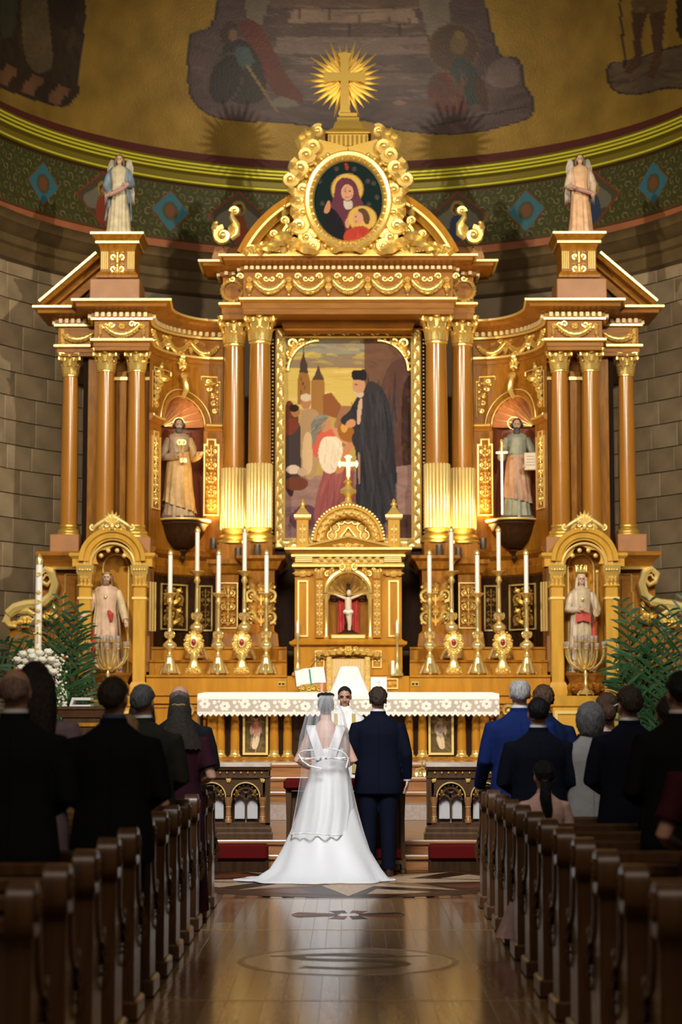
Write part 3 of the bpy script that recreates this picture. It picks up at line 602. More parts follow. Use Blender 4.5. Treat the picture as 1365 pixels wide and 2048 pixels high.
for s in (-1, 1):                                      # laurel wreaths on the recessed ends
    w_ = Orn(); R_ = hf * .38
    for k in range(18): w_.leaf(R_ * cos(k * pi / 9), R_ * sin(k * pi / 9), R_ * .55, R_ * .34, k * pi / 9 + pi / 2, .01)
    pts = [(R_ * cos(t), -.02, R_ * sin(t)) for t in np.linspace(0, 2 * pi, 25)]; w_.tube(pts, R_ * .16, 6)
    xm = (xo + xi) / 2 - .02; pt(MB().merge(w_, off(-s * xm, Yc1 - .01, zf0 + hf * .5)), 'wreath', 'gold', ce, 60)
# ---- central wall, bead row
cw = pt(MB().box(X(540, 900, YW) - .1, -(X(540, 900, YW) - .1), YW, YW + .3, Z(1300, YW), zA0 + .05), 'centre_wall', 'wood_dark')
bd = MB(); xb = X(570, 645, 29.3)
for k in range(44): bd.ell((xb + (-2 * xb) * (k + .5) / 44, 29.2, Z(645, 29.2)), (.016, .016, .026), 6, 5)
stuff(pt(bd, 'bead_row', 'gold_line', cw)); pt(MB().sweep([(xb, 29.6), (xb, 29.22), (-xb, 29.22), (-xb, 29.6)], [(0, Z(660, 29.2)), (.03, Z(650, 29.2)), (.05, Z(632, 29.2)), (0.02, zA0), (-.3, zA0), (-.3, Z(660, 29.2))]), 'bead_moulding', 'wood_red', cw)
for s in (-1, 1):
    xc, rc, zb0 = column(s, 520.5, 46, 29.0, 625, 690, 1056, 1086, 928, 'inner_column')
    xd, rd, zd0 = column(s, 469, 45, 29.4, 637, 695, 1058, 1088, 937, 'outer_column')
    # pedestals of the central columns
    x0, x1 = X(497, 1200, 28.7), X(550, 1200, 28.7)
    zs = [Z(v, 28.72) for v in (1352, 1295, 1268, 1262, 1142, 1118, 1112)]
    pl = [(x0, 29.4), (x0, 28.72), (x1, 28.72), (x1, 29.7)]
    p_ = MB().sweep(pl, [(.06, zs[0] - .1), (.06, zs[1]), (.07, zs[1] + .02), (.05, zs[2]), (0, zs[3]), (0, zs[4]), (.05, zs[4] + .03), (.1, zs[5] - .04), (.16, zs[5]), (.16, zs[6]), (-.2, zs[6]), (-.2, zs[0] - .1)])
    pd = pt(sided(p_, s), 'pedestal', 'wood', None, 30)
    pt(sided(MB().box(xc - .2, xc + .2, 28.8, 29.7, zs[6], zb0 + .002), s), 'plinth', 'wood', pd)
    hh = Z(1165, 28.7) - Z(1252, 28.7); o_ = Orn().candelabra(x1 - x0 + .1, hh, 2)
    pt(MB().merge(o_, off(s * -(x0 + x1) / 2, 28.715, Z(1252, 28.7))), 'carved_panel', 'gold', pd, 60)
    x0, x1 = X(432, 1200, 29.1), X(478, 1200, 29.1)
    pl = [(x0, 29.8), (x0, 29.12), (x1, 29.12), (x1, 29.5)]
    zz = [Z(v, 29.12) for v in (1340, 1298, 1268, 1262, 1150, 1128, 1120)]
    p_ = MB().sweep(pl, [(.04, zz[0] - .3), (.04, zz[1]), (.05, zz[1] + .02), (.03, zz[2]), (0, zz[3]), (0, zz[4]), (.04, zz[4] + .03), (.08, zz[5] - .03), (.12, zz[5]), (.12, zz[6]), (-.2, zz[6]), (-.2, zz[0] - .3)])
    pd = pt(sided(p_, s), 'pedestal', 'wood', None, 30); pt(sided(MB().box(xd - .2, xd + .2, 29.2, 29.75, zz[6], zd0 + .002), s), 'plinth', 'wood', pd)
    hh = Z(1170, 29.1) - Z(1252, 29.1); o_ = Orn().candelabra((x1 - x0) * .66, hh, 3)
    pt(MB().merge(o_, off(-s * (x0 + (x1 - x0) * .56), 29.1, Z(1252, 29.1))), 'carved_panel', 'gold', pd, 60)
    fr_ = MB(); cx = x0 + (x1 - x0) * .56; fw = (x1 - x0) * .4; za, zb_ = Z(1256, 29.1), Z(1166, 29.1)
    fr_.hsweep([(cx - fw, za), (cx - fw, zb_), (cx + fw, zb_), (cx + fw, za)], [(.008, 29.13), (.008, 29.1), (-.008, 29.1), (-.008, 29.13)], closed=True); pt(sided(fr_, s), 'panel_border', 'gold_line', pd)
# ---- side bays with the statue niches
YB0, YB1, YF, YO = 28.62, 29.85, 28.3, 28.78
zS0, zS1, zS2, zS3 = Z(700, YF), Z(680, YF), Z(641, YF), Z(597, YF - .33)
bx0, bx1 = X(300, 800, YB0), X(447, 800, YB1); ba, bb = bx1 - bx0, YB1 - YB0
tt = [pi / 2 * i / 60 for i in range(61)]; ell_ = [(bx1 - ba * cos(t), YB0 + bb * sin(t)) for t in tt]
acc = [0.0]
for i in range(60): acc.append(acc[-1] + math.dist(ell_[i], ell_[i + 1]))
LB = acc[-1]
def bay(s_, z, h=0.0):
    s_ = min(max(s_, 0), LB); t = float(np.interp(s_, acc, tt)); x, y = bx1 - ba * cos(t), YB0 + bb * sin(t)
    n = Vector((ba * sin(t), bb * cos(t))).normalized(); n = Vector((n.y, -n.x)); return Vector((x + n.x * h, y + n.y * h, z))
def s_at(u): t = math.acos(max(-1, min(1, (447 - u) / 147.0))); return float(np.interp(t, tt, acc))
def bmap(s0, z0): return lambda x, y, z: bay(s0 + x, z0 + z, -y)
lpath = [(X(118, 660, YO), 29.5), (X(118, 660, YO), YO), (X(190, 660, YO), YO), (X(190, 660, YF), YF), (X(299, 660, YF), YF)] + [tuple(bay(LB * i / 16, 0)[:2]) for i in range(17)]
sN, hN = (s_at(318) + s_at(405)) / 2, (s_at(405) - s_at(318)) / 2
zN0, zNs = Z(1036, 29.2), Z(843, 29.2); zNt = zNs + hN * 1.0
M['shell_rose'] = flat('shell_rose', (0.62, 0.24, 0.10), 0.4)
M['niche'] = flat('niche_red', (0.20, 0.055, 0.025), 0.45)
for s in (-1, 1):
    en = pt(sided(MB().sweep(lpath, entab(zS0, zS1, zS2, zS3, .33, .15)), s), 'side_entablature', 'wood_red', None, 30)
    pt(sided(MB().box(X(190, 660, YF) + .02, X(299, 660, YF) - .02, YF + .1, 29.6, zS0 + .001, zS3 - .01), s), 'entablature_core', 'wood_red', en); pt(sided(MB().box(lpath[0][0] + .05, X(192, 660, YF), YO + .1, 29.6, zS0 + .003, zS3 - .02), s), 'entablature_core', 'wood_red', en)
    pt(sided(MB().sweep(lpath, lip(zS3, .33)), s), 'gilded_lip', 'gold_line', en); pt(sided(MB().sweep(lpath, lip(zS1 + .012, .052)), s), 'gilded_fillet', 'gold_line', en)
    h_ = zS3 - zS2; pt(sided(MB().sweep(lpath, lip(zS2 + h_ * .12, .05)), s), 'gilded_fillet', 'gold_line', en)
    stuff(pt(sided(dentils(lpath, zS2 + h_ * .17, zS2 + h_ * .42), s), 'dentil_band', 'cream', en))
    hf2 = zS2 - zS1; g = Orn(); xa, xb_ = X(193, 660, YF), X(296, 660, YF); wf = xb_ - xa
    g.garland(-wf * .34, hf2 * .75, wf * .34, hf2 * .75, hf2 * .5, hf2 * .15); g.ros(0, hf2 * .72, hf2 * .24, 0.0, 5)
    for e in (-1, 1):
        g.vol(e * wf * .2, hf2 * .8, hf2 * .16, 1.3, 0, e, .26); g.vol(e * wf * .31, hf2 * .74, hf2 * .15, 1.3, pi, -e, .26); g.ros(e * wf * .4, hf2 * .72, hf2 * .2); g.leaf(e * wf * .42, hf2 * .62, hf2 * .5, hf2 * .16, -pi / 2); g.ball(e * wf * .44, hf2 * .12, hf2 * .08)
    pt(sided(MB().merge(g, off((xa + xb_) / 2, YF - .005, zS1)), s), 'garland_carving', 'gold', en, 60)
    g = Orn(); xa, xb_ = X(119, 665, YO), X(188, 665, YO); wf = xb_ - xa; g.garland(-wf * .38, hf2 * .62, wf * .5, hf2 * .68, hf2 * .32, hf2 * .14)
    for k in range(4): g.ros(-wf * .4 + .01 * (k % 2), hf2 * (.8 - .2 * k), hf2 * .16)
    pt(sided(MB().merge(g, off((xa + xb_) / 2, YO - .005, zS1)), s), 'garland_carving', 'gold', en, 60)
    g = Orn()
    for k in range(3):
        a = LB * (.12 + .29 * k); g.garland(a, hf2 * .72, a + LB * .26, hf2 * .72, hf2 * .5, hf2 * .15)
        for e in (-1, 1): g.vol(a + e * hf2 * .3, hf2 * .82, hf2 * .15, 1.3, 0, e, .26); g.leaf(a, hf2 * .6, hf2 * .34, hf2 * .15, -pi / 2 + e * .4)
        g.ros(a, hf2 * .74, hf2 * .2); g.leaf(a, hf2 * .55, hf2 * .5, hf2 * .2, -pi / 2)
    pt(sided(MB().merge(g, bmap(0, zS1)), s), 'garland_carving', 'gold', en, 60)
    # curved bay wall with the arched opening
    wl = MB(); n = 48; zb_, zt_ = Z(1300, 29.2), zS0 + .02
    def za(q): return zNs + math.sqrt(max(0, hN * hN - (q - sN) ** 2))
    qs = sorted(set([LB * i / n for i in range(n + 1)] + [sN - hN, sN + hN] + [sN + hN * sin(pi / 2 * k / 8) for k in range(-8, 9)]))
    zlo = Z(1112, 29.2)
    for a, b in zip(qs[:-1], qs[1:]):
        m_ = (a + b) / 2
        if abs(m_ - sN) < hN:
            wl.add([bay(a, zlo), bay(b, zlo), bay(b, zN0), bay(a, zN0)], [(0, 1, 2, 3)]); wl.add([bay(a, za(a)), bay(b, za(b)), bay(b, zt_), bay(a, zt_)], [(0, 1, 2, 3)])
        else: wl.add([bay(a, zlo), bay(b, zlo), bay(b, zt_), bay(a, zt_)], [(0, 1, 2, 3)])
    bw = pt(sided(wl, s), 'bay_wall', 'wood')
    lw = MB().rings([[bay(LB * i / 24, z) for i in range(25)] for z in (Z(1345, 29.2), zlo)], closed=False); pt(sided(lw, s), 'lower_bay_wall', 'wood_dark', bw)
    ni = MB(); rs = []
    for z in (zN0, zNs): rs.append([bay(sN - hN * cos(pi * k / 16), z, -hN * .9 * sin(pi * k / 16)) for k in range(17)])
    ni.rings(rs, closed=False); ni.add([bay(sN - hN * cos(pi * k / 16), zN0, -hN * .9 * sin(pi * k / 16)) for k in range(17)], [tuple(range(17))]); pt(sided(ni, s), 'niche_back', 'niche', bw)
    hinge = (sN, zNs + .02, -hN * .88)                    # fluted shell, ribs fanning from the hinge at the back
    NR = 11
    for k in range(NR):
        rb = MB(); rows = []; g0, g1 = pi * k / NR, pi * (k + 1) / NR
        for i in range(7):
            t = i / 6; row = []
            for q in range(5):
                g_ = g0 + (g1 - g0) * q / 4; rim = (sN - hN * cos(g_), zNs + hN * sin(g_)); bl = sin(pi * q / 4) * .045 * t
                row.append(bay(hinge[0] + (rim[0] - hinge[0]) * (.1 + .9 * t), hinge[1] + (rim[1] - hinge[1]) * (.06 + .94 * t) ** 1.0 + hN * .25 * sin(pi * t) * sin(g_) * .5, hinge[2] * (1 - t) ** .8 + bl - .02))
            rows.append(row)
        rb.rings(rows, closed=False); pt(sided(rb, s), 'shell_flute', 'shell_rose', bw)
        gl = MB(); gl.tube([rows[i][0] for i in range(7)], .009, 5); pt(sided(gl, s), 'shell_rib', 'gold_line', bw)
    ar = MB(); pr_ = [(0, .0), (0, .05), (.03, .06), (.05, .03), (.09, .035), (.11, .0)]
    ar.rings([[bay(sN - (hN + o) * cos(g_), zNs + (hN + o) * sin(g_), h) for o, h in pr_] for g_ in [pi * i / 28 for i in range(29)]], closed=False); pt(sided(ar, s), 'niche_arch', 'wood_red', bw)
    ar = MB()
    for o in (.005, .105): ar.tube([bay(sN - (hN + o) * cos(g_), zNs + (hN + o) * sin(g_), .045) for g_ in [pi * i / 28 for i in range(29)]], .009, 5)
    pt(sided(ar, s), 'arch_gilding', 'gold_line', bw)
    ks = Orn(); ks.tube([(0, -.08, 0), (0, -.16, .1), (0, -.12, .3), (0, -.06, .36)], [.035, .05, .045, .03], 6); ks.vol(0, .32, .06, 1.2, 0, 1, .3, .08); ks.ros(0, .52, .1, .05); ks.leaf(0, .42, .12, .08, pi / 2 + .7, .04); ks.leaf(0, .42, .12, .08, pi / 2 - .7, .04); ks.leaf(0, .52, .16, .09, pi / 2, .04)
    pt(sided(MB().merge(ks, bmap(sN, zNt - .02)), s), 'keystone', 'gold', bw, 60)
    im = MB()                                              # impost moulding on both jambs
    for a, b in ((0, sN - hN), (sN + hN, LB)):
        im.rings([[bay(a + (b - a) * i / 8, zNs + dz, h) for h, dz in ((0, -.06), (.03, -.05), (.05, -.02), (.06, .02), (.06, .04), (0, .045))] for i in range(9)])
    pt(sided(im, s), 'impost', 'wood_red', bw)
    for a, b in ((0.02, sN - hN), (sN + hN + .02, LB)): pt(sided(MB().tube([bay(a + (b - a) * i / 8, zNs + .03, .06) for i in range(9)], .018, 6), s), 'impost_gilding', 'gold_line', bw)
    # gilded carved panels of the bay
    def panel(u0, u1, v0, v1, Yp, n_, nm='carved_panel', step_=True, par=bw, mat='gold'):
        a, b = s_at(u0), s_at(u1); z0, z1 = Z(v1, Yp), Z(v0, Yp); w = b - a; c = (a + b) / 2
        o_ = Orn().candelabra(w * .78, (z1 - z0) * .9, n_); p2 = pt(sided(MB().merge(o_, bmap(c, z0 + (z1 - z0) * .05)), s), nm, mat, par, 60)
        e = w * .5; t_ = (z1 - z0); ol = [(-e, 0), (-e, t_ * .93), (-e * .55, t_ * .93), (-e * .55, t_), (e * .55, t_), (e * .55, t_ * .93), (e, t_ * .93), (e, 0)] if step_ else [(-e, 0), (-e, t_), (e, t_), (e, 0)]
        f_ = MB().hsweep(ol, [(.011, 0), (.011, -.02), (-.011, -.02), (-.011, 0)], closed=True); pt(sided(MB().merge(f_, bmap(c, z0)), s), 'panel_border', 'gold_line', p2)
    panel(406, 438, 876, 1028, 29.65, 5); panel(303.5, 315, 862, 1016, 28.95, 5)
    for u0, u1, dv in ((409, 441, 1), (302, 322, -1)):      # spandrel panels above the imposts
        a, b = s_at(u0), s_at(u1); z0, z1 = zNs + .16, Z(742, 29.3); o_ = Orn(); w = b - a; h_ = z1 - z0; d = dv
        for k in range(5):
            o_.vol(d * w * (.1 - .08 * k) + (0 if k < 3 else -d * w * .1), h_ * (.16 + .18 * k), min(w, h_) * .17, 1.5, k, 1 if k % 2 else -1, .2); o_.leaf(d * w * (.3 - .1 * k), h_ * (.1 + .19 * k), w * .4, w * .16, pi / 2 + d * (.2 + .5 * (k % 2))); o_.leaf(d * w * (.2), h_ * (.1 + .17 * k), w * .3, w * .14, pi / 2 - d * .9)
            o_.ball(-d * w * .05 * k + d * w * .34, h_ * (.2 + .16 * k), w * .06)
        o_.ros(-d * w * .1, h_ * .84, w * .2); o_.leaf(-d * w * .2, h_ * .8, w * .5, w * .2, pi if d > 0 else 0)
        sp_ = pt(sided(MB().merge(o_, bmap((a + b) / 2, z0)), s), 'spandrel_carving', 'gold', bw, 60)
        e = w / 2; ol = [(d * e, 0), (d * e, h_ * .88), (d * e * .6, h_ * .88), (d * e * .6, h_), (-d * e * 1.7, h_), (-d * e * 1.7, h_ * .9)]
        f_ = MB(); [f_.tube([(ol[i][0], -.012, ol[i][1]), (ol[i + 1][0], -.012, ol[i + 1][1])], .011, 4) for i in range(5)]; pt(sided(MB().merge(f_, bmap((a + b) / 2, z0)), s), 'panel_border', 'gold_line', sp_)
    for u0, u1, n_ in ((320, 371, 2), (398, 425, 2)): panel(u0, u1, 1168, 1258, 29.3, n_, 'lower_panel', False, bw, 'gold_dim')
    # ledge of the bay over the lower panels
    lg = MB().sweep([tuple(bay(LB * i / 16, 0)[:2]) for i in range(17)], [(0, Z(1150, 29.2)), (.04, Z(1146, 29.2)), (.06, Z(1132, 29.2)), (.03, Z(1128, 29.2)), (.03, Z(1116, 29.2)), (.1, Z(1108, 29.2)), (.12, Z(1100, 29.2)), (.0, Z(1096, 29.2)), (-.02, Z(1150, 29.2))]); pt(sided(lg, s), 'bay_ledge', 'wood', bw, 30)
    # fluted corbel that carries the statue
    c = bay(sN, 0, .1); zc = zN0; cb = MB().lathe(c.x, c.y, [(.001, zc), (.40, zc), (.41, zc - .03), (.37, zc - .05), (.38, zc - .075), (.34, zc - .11), (.31, zc - .2), (.24, zc - .32), (.15, zc - .41), (.07, zc - .45)], 32, lambda t, z: 1 + (.035 * abs(sin(8 * t)) if z < zc - .1 else 0))
    co = pt(sided(cb, s), 'corbel', 'wood_dark', bw); pt(sided(MB().lathe(c.x, c.y, [(.405, zc - .035), (.425, zc - .02), (.425, zc - .005), (.40, zc + .003)], 32), s), 'corbel_rim', 'gold_line', co)
    pt(sided(MB().lathe(c.x, c.y, [(.07, zc - .44), (.09, zc - .47), (.05, zc - .5), (.03, zc - .54), (.045, zc - .58), (.02, zc - .62), (.001, zc - .66)], 14), s), 'corbel_drop', 'wood_dark', co)
    # flank columns, backing and pedestals
    column(s, 140.5, 34, 28.95, 708, 755, 1050, 1072, None, 'flank_column')
    xp, rp_, zpb = column(s, 211.5, 38, 28.55, 700, 746, 1050, 1076, None, 'flank_column'); xq, rq, zqb = column(s, 273.5, 37, 28.55, 700, 746, 1050, 1076, None, 'flank_column')
    pt(sided(MB().box(X(176, 900, 28.9), X(300, 900, 28.9), 28.9, 29.5, Z(1345, 28.9), zS0), s), 'flank_wall', 'wood')
    pt(sided(MB().box(X(166, 900, 28.95), X(178, 900, 28.95), 28.96, 29.5, Z(1345, 28.9), zS0), s), 'flank_return', flat('recess_shade', (.02, .012, .008), .9, spec=.1))  # near-black colour stands in for the shade between the flank columns
    for uu in (244, 290):
        pil = pt(sided(MB().bbox(X(uu - 12, 900, 28.85), X(uu + 10, 900, 28.85), 28.82, 28.95, Z(1110, 28.85), Z(742, 28.85)), s), 'pilaster', 'wood'); pt(sided(MB().box(X(uu - 14, 757, 28.8), X(uu + 12, 757, 28.8), 28.79, 28.93, Z(760, 28.8), Z(754, 28.8)), s), 'pilaster_band', 'gold_line', pil)
    x0, x1 = X(100, 1090, 28.6), X(158, 1090, 28.6); pb = pt(sided(MB().bbox(x0, x1, 28.62, 29.3, Z(1105, 28.65), Z(1072, 28.95) + .001, .01), s), 'column_plinth', 'pink')
    pt(sided(MB().bbox(X(185, 1090, 28.2), X(300, 1090, 28.2), 28.34, 28.92, Z(1345, 28.4), zpb + .001, .01), s), 'column_plinth', 'pink')
    oc = MB().sweep([(X(96, 1120, 28.5), 29.4), (X(96, 1120, 28.5), 28.5), (X(185, 1120, 28.5), 28.5)], [(0, Z(1136, 28.5)), (.02, Z(1134, 28.5)), (.04, Z(1128, 28.5)), (.12, Z(1115, 28.5)), (.15, Z(1112, 28.5)), (.15, Z(1104, 28.5)), (-.3, Z(1104, 28.5)), (-.3, Z(1136, 28.5))]); oc_ = pt(sided(oc, s), 'wing_ledge', 'wood_red', None, 30)
    pt(sided(MB().sweep([(X(96, 1120, 28.5), 29.4), (X(96, 1120, 28.5), 28.5), (X(185, 1120, 28.5), 28.5)], [(.03, Z(1139, 28.5)), (.05, Z(1134, 28.5)), (0, Z(1133, 28.5)), (0, Z(1139, 28.5))]), s), 'gilded_fillet', 'gold_line', oc_)
    wg = pt(sided(MB().box(X(84, 1200, 28.6), X(190, 1200, 28.6), 28.6, 29.4, .2, Z(1136, 28.6)), s), 'wing_wall', 'wood_red')
    pe = [(X(128, 1200, 28.58), Z(1240, 28.58)), (X(128, 1200, 28.58), Z(1185, 28.58)), (X(131, 1200, 28.58), Z(1185, 28.58)), (X(131, 1200, 28.58), Z(1148, 28.58)), (X(158, 1200, 28.58), Z(1148, 28.58))]
    f_ = MB(); [f_.tube([(a[0], 28.585, a[1]), (b[0], 28.585, b[1])], .012, 4) for a, b in zip(pe[:-1], pe[1:])]; pt(sided(f_, s), 'panel_border', 'gold_line', wg)
    pt(sided(MB().bbox(X(139, 1200, 28.57), X(152, 1200, 28.57), 28.57, 28.61, Z(1225, 28.57), Z(1158, 28.57), .008), s), 'raised_panel', 'wood_red', wg)
    # big scroll bracket at the foot of the wing
    def up_(u, v): return Vector((X(u, v, 28.5), 28.5, Z(v, 28.5)))
    sc = [(88, 1158), (92, 1150), (100, 1150), (104, 1160), (96, 1170), (84, 1164), (80, 1148), (92, 1138), (106, 1146), (112, 1168), (106, 1190), (90, 1204), (66, 1209), (62, 1208)]
    b1 = MB().tube([up_(*p) for p in sc], [.015, .02, .025, .03, .035, .04, .045, .05, .06, .07, .075, .08, .07, .06], 8, up=(0, 1, 0), flat=1.6)
    sc = [(66, 1240), (58, 1234), (44, 1236), (38, 1246), (52, 1250), (68, 1244), (74, 1232), (58, 1222), (36, 1222), (18, 1232), (13, 1244), (20, 1252), (34, 1254)]
    b1.tube([up_(*p) for p in [(70, 1206), (52, 1210), (32, 1216), (18, 1228)]], [.06, .08, .085, .08], 8, up=(0, 1, 0), flat=1.6)
    b1.tube([up_(*p) for p in sc], [.02, .025, .03, .03, .03, .035, .04, .045, .05, .06, .07, .05, .02], 8, up=(0, 1, 0), flat=1.6)
    br = pt(sided(b1, s), 'scroll_bracket', 'gold_pale')
    o_ = Orn(); [o_.leaf(.05 * k, .0, .12, .06, pi / 2 + .4 - .2 * k) for k in range(-3, 4)]; o_.ros(0, .05, .1, .02); pt(sided(MB().merge(o_, off(*up_(52, 1252))), s), 'bracket_leaf', 'gold', br, 60)
    pt(sided(MB().box(X(20, 1300, 28.55), X(100, 1300, 28.55), 28.55, 29.2, .2, Z(1256, 28.55)), s), 'bracket_base', 'wood_red', br)
    fn = MB().lathe(*up_(109, 1222)[:2], [(.001, Z(1244, 28.5)), (.05, Z(1243, 28.5)), (.03, Z(1236, 28.5)), (.02, Z(1226, 28.5)), (.045, Z(1220, 28.5)), (.03, Z(1213, 28.5)), (.035, Z(1208, 28.5)), (.001, Z(1201, 28.5))], 12)
    for k in range(5): o_ = Orn(); o_.leaf(0, 0, .2, .09, pi / 2 + (k - 2) * .45, .02); fn.merge(o_, off(*up_(103, 1246)))
    pt(sided(fn, s), 'urn_finial', 'gold', br)
    # broken pediment and the pedestal that carries the angel
    def ptc(u, v): return (X(u, v, YO - .25), Z(v, YO - .25))
    a0, a1 = ptc(80, 603), ptc(194, 506); ang = math.atan2(a1[1] - a0[1], a1[0] - a0[0]); Lr = math.dist(a0, a1)
    pf = [(0, -.33), (0, .3), (-.27, .3), (-.27, .02), (-.16, .0), (-.15, -.08), (-.09, -.1), (-.08, -.26), (-.03, -.3)]
    rk = MB().hsweep([a0, a1], [(o, YO + y) for o, y in pf]); ra = pt(sided(rk, s), 'raking_cornice', 'wood_red', None, 30)
    pt(sided(MB().hsweep([a0, a1], [(.008, YO - .34), (.008, YO - .28), (-.025, YO - .28), (-.025, YO - .34)]), s), 'gilded_lip', 'gold_line', ra)
    pt(sided(MB().prism([(a0[0] + .45, zS3), (a1[0], zS3), (a1[0], a1[1] - .35)], YO + .05, YO + .35), s), 'tympanum', 'wood_dark', ra)
    c0, c1 = X(180, 575, 28.2), X(280, 575, 28.2); bl = pt(sided(MB().bbox(c0, c1, 28.22, 28.95, zS3, Z(556, 28.2), .012), s), 'angel_pedestal', 'pink')
    m0, m1 = X(201, 525, 28.25), X(270, 525, 28.25); mp = [(m0, 28.95), (m0, 28.3), (m1, 28.3), (m1, 28.95)]
    zq = [Z(v, 28.3) for v in (556, 551, 545, 500, 492, 482, 472, 468)]
    sh = MB().sweep(mp, [(.05, zq[0]), (.05, zq[1]), (.02, zq[2]), (0, zq[2] + .02), (0, zq[3]), (.02, zq[4]), (.05, zq[5] - .02), (.12, zq[6]), (.13, zq[7]), (-.3, zq[7]), (-.3, zq[0])]); pt(sided(sh, s), 'pedestal_shaft', 'wood', bl, 30)
    pt(sided(MB().sweep(mp, lip(zq[7], .13)), s), 'gilded_lip', 'gold_line', bl); pt(sided(MB().sweep(mp, lip(Z(484, 28.3), .06)), s), 'gilded_fillet', 'gold_line', bl)
    tp = MB().box(m0 - .05, m1 + .05, 28.25, 28.95, zq[7] - .01, zq[7] + .002); pt(sided(tp, s), 'pedestal_top', 'wood', bl)
    o_ = Orn().candelabra((m1 - m0) * .42, Z(498, 28.3) - Z(546, 28.3), 2); o_.ros(0, .02, .06); pt(sided(MB().merge(o_, off((m0 + m1) / 2, 28.29, Z(548, 28.3))), s), 'carved_panel', 'gold', bl, 60)
    f_ = MB()
    for e in (-1, 1):
        for k in range(4): xx = (m0 + m1) / 2 + e * (m1 - m0) * (.30 + .055 * k); pt(sided(MB().tube([(xx, 28.3, zq[2] + .05), (xx, 28.3, zq[3] - .02)], .013, 6), s), 'pedestal_flute', 'gold_line', bl)
# ---- segmental pediment over the centre
Yp = Yc0 - .1; Cx, Cz = 0, Z(606, Yp); R0 = 241 * px(500, Yp); aa = [rad(24 + 132 * i / 40) for i in range(41)]
pp = [(-R0 * cos(a), Cz + R0 * sin(a)) for a in aa]; pp = [p for p in pp if p[1] > zC - .15]
arc_ = MB().hsweep(pp, [(0, Yp - .25), (0, Yp + .3), (-.3, Yp + .3), (-.3, Yp + .05), (-.2, Yp + .02), (-.19, Yp - .06), (-.12, Yp - .09), (-.11, Yp - .19), (-.05, Yp - .23)])
ap = pt(arc_, 'segmental_pediment', 'wood_light', None, 30)
pt(MB().hsweep(pp, [(-.10, Yp - .2), (-.085, Yp - .215), (-.12, Yp - .215), (-.13, Yp - .1)]), 'arch_gilding', 'gold_line', ap)
pt(MB().prism([(p[0] * .82, Cz + (p[1] - Cz) * .82) for p in pp], Yp + .12, Yp + .3), 'tympanum', 'wood_dark', ap)
for s in (-1, 1):
    o_ = Orn(); o_.vol(.0, .1, .13, 1.5, pi / 2, 1, .3); o_.tube([(.12, -.03, .06), (.2, -.05, .12), (.2, -.05, .25), (.13, -.05, .36), (.13, -.05, .44)], [.05, .06, .055, .045, .03], 7); o_.vol(.17, .46, .07, 1.3, pi, -1, .35); o_.leaf(-.08, .1, .22, .1, pi / 2 + .3); o_.leaf(.1, .05, .25, .1, pi / 2 - .2, .03); o_.tube([(-.13, -.03, .12), (-.14, -.03, .22), (-.1, -.03, .27)], [.03, .03, .01], 6); o_.ell((-.1, -.03, .29), .03, 7, 5)
    ac = MB().merge(o_, off(X(449, 480, Yp), Yp - .15, Z(487, Yp - .1))); pt(sided(ac, s), 'acroterion', 'gold', ap, 60)
    blk = MB().sweep([(X(436, 500, Yc1), 29.3), (X(436, 500, Yc1), Yc1 - .2), (X(478, 500, Yc1), Yc1 - .2), (X(478, 500, Yc1), 29.3)], [(0, zC - .01), (.06, zC + .04), (.06, zC + .06), (0.02, Z(486, Yp)), (-.15, Z(486, Yp)), (-.15, zC - .01)]); pt(sided(blk, s), 'acroterion_block', 'pink', ap, 30)
    o_ = Orn()                                          # foliage rising at both sides of the oval frame
    for k, (a, b, r, d) in enumerate([(.12, .12, .11, 1), (.36, .14, .12, -1), (.58, .09, .09, 1), (.78, .07, .07, -1), (.22, .34, .1, -1), (.3, .5, .07, 1), (.46, .3, .06, 1)]): o_.vol(-a, b, r, 1.6, k, d, .26)
    for k in range(14): o_.leaf(-.05 - .058 * k, .03 + .02 * (k % 3), .2 - .006 * k, .11, pi / 2 + .5 + .07 * k + (.5 if k % 2 else -.3), .03)
    o_.leaf(-.3, .52, .18, .07, pi / 2); o_.ball(-.3, .72, .03)
    fo = MB().merge(o_, off(X(612, 500, Yp), Yp - .2, zC + .0)); pt(sided(fo, s), 'pediment_foliage', 'gold', ap, 60)
# ------------------------------------------------------------------ oval icon in its carved frame
Yi = Yp - .34; iz = Z(402, Yi); ra_, rb_ = 68 * px(402, Yi), 81 * px(402, Yi)
IC = thing('oval_icon', 'oval painting of a haloed veiled woman and child in a scrolled gilt frame', 'painting', (0, Yi, zC))
ov = lambda o, n=64: [(-(ra_ + o) * cos(2 * pi * i / n), iz + (rb_ + o) * sin(2 * pi * i / n)) for i in range(n)]
fr_ = pt(MB().hsweep(ov(0), [(0, Yi + .05), (0, Yi - .02), (.03, Yi - .06), (.06, Yi - .05), (.075, Yi - .09), (.12, Yi - .1), (.15, Yi - .05), (.15, Yi + .1)], closed=True), 'oval_frame', 'gold', IC)
o_ = Orn()
for k in range(40):
    t = 2 * pi * k / 40; o_.leaf(-(ra_ + .045) * cos(t), (rb_ + .045) * sin(t), .09, .05, math.atan2(rb_ * cos(t), ra_ * sin(t)), .06, .3, .1)
pt(MB().merge(o_, off(0, Yi, iz)), 'leaf_band', 'gold', fr_, 60)
uvx, uvy = np.meshgrid(np.linspace(-1, 1, 90), np.linspace(-1, 1, 110)); rr_ = np.sqrt(uvx ** 2 + uvy ** 2); mxx = np.maximum(abs(uvx), abs(uvy)); sc_ = np.where(rr_ > 0, mxx / np.maximum(rr_, 1e-6), 1); dx_, dy_ = uvx * sc_, uvy * sc_
cv = Canvas(dx_ * .84, dy_, (16, 34, 36))
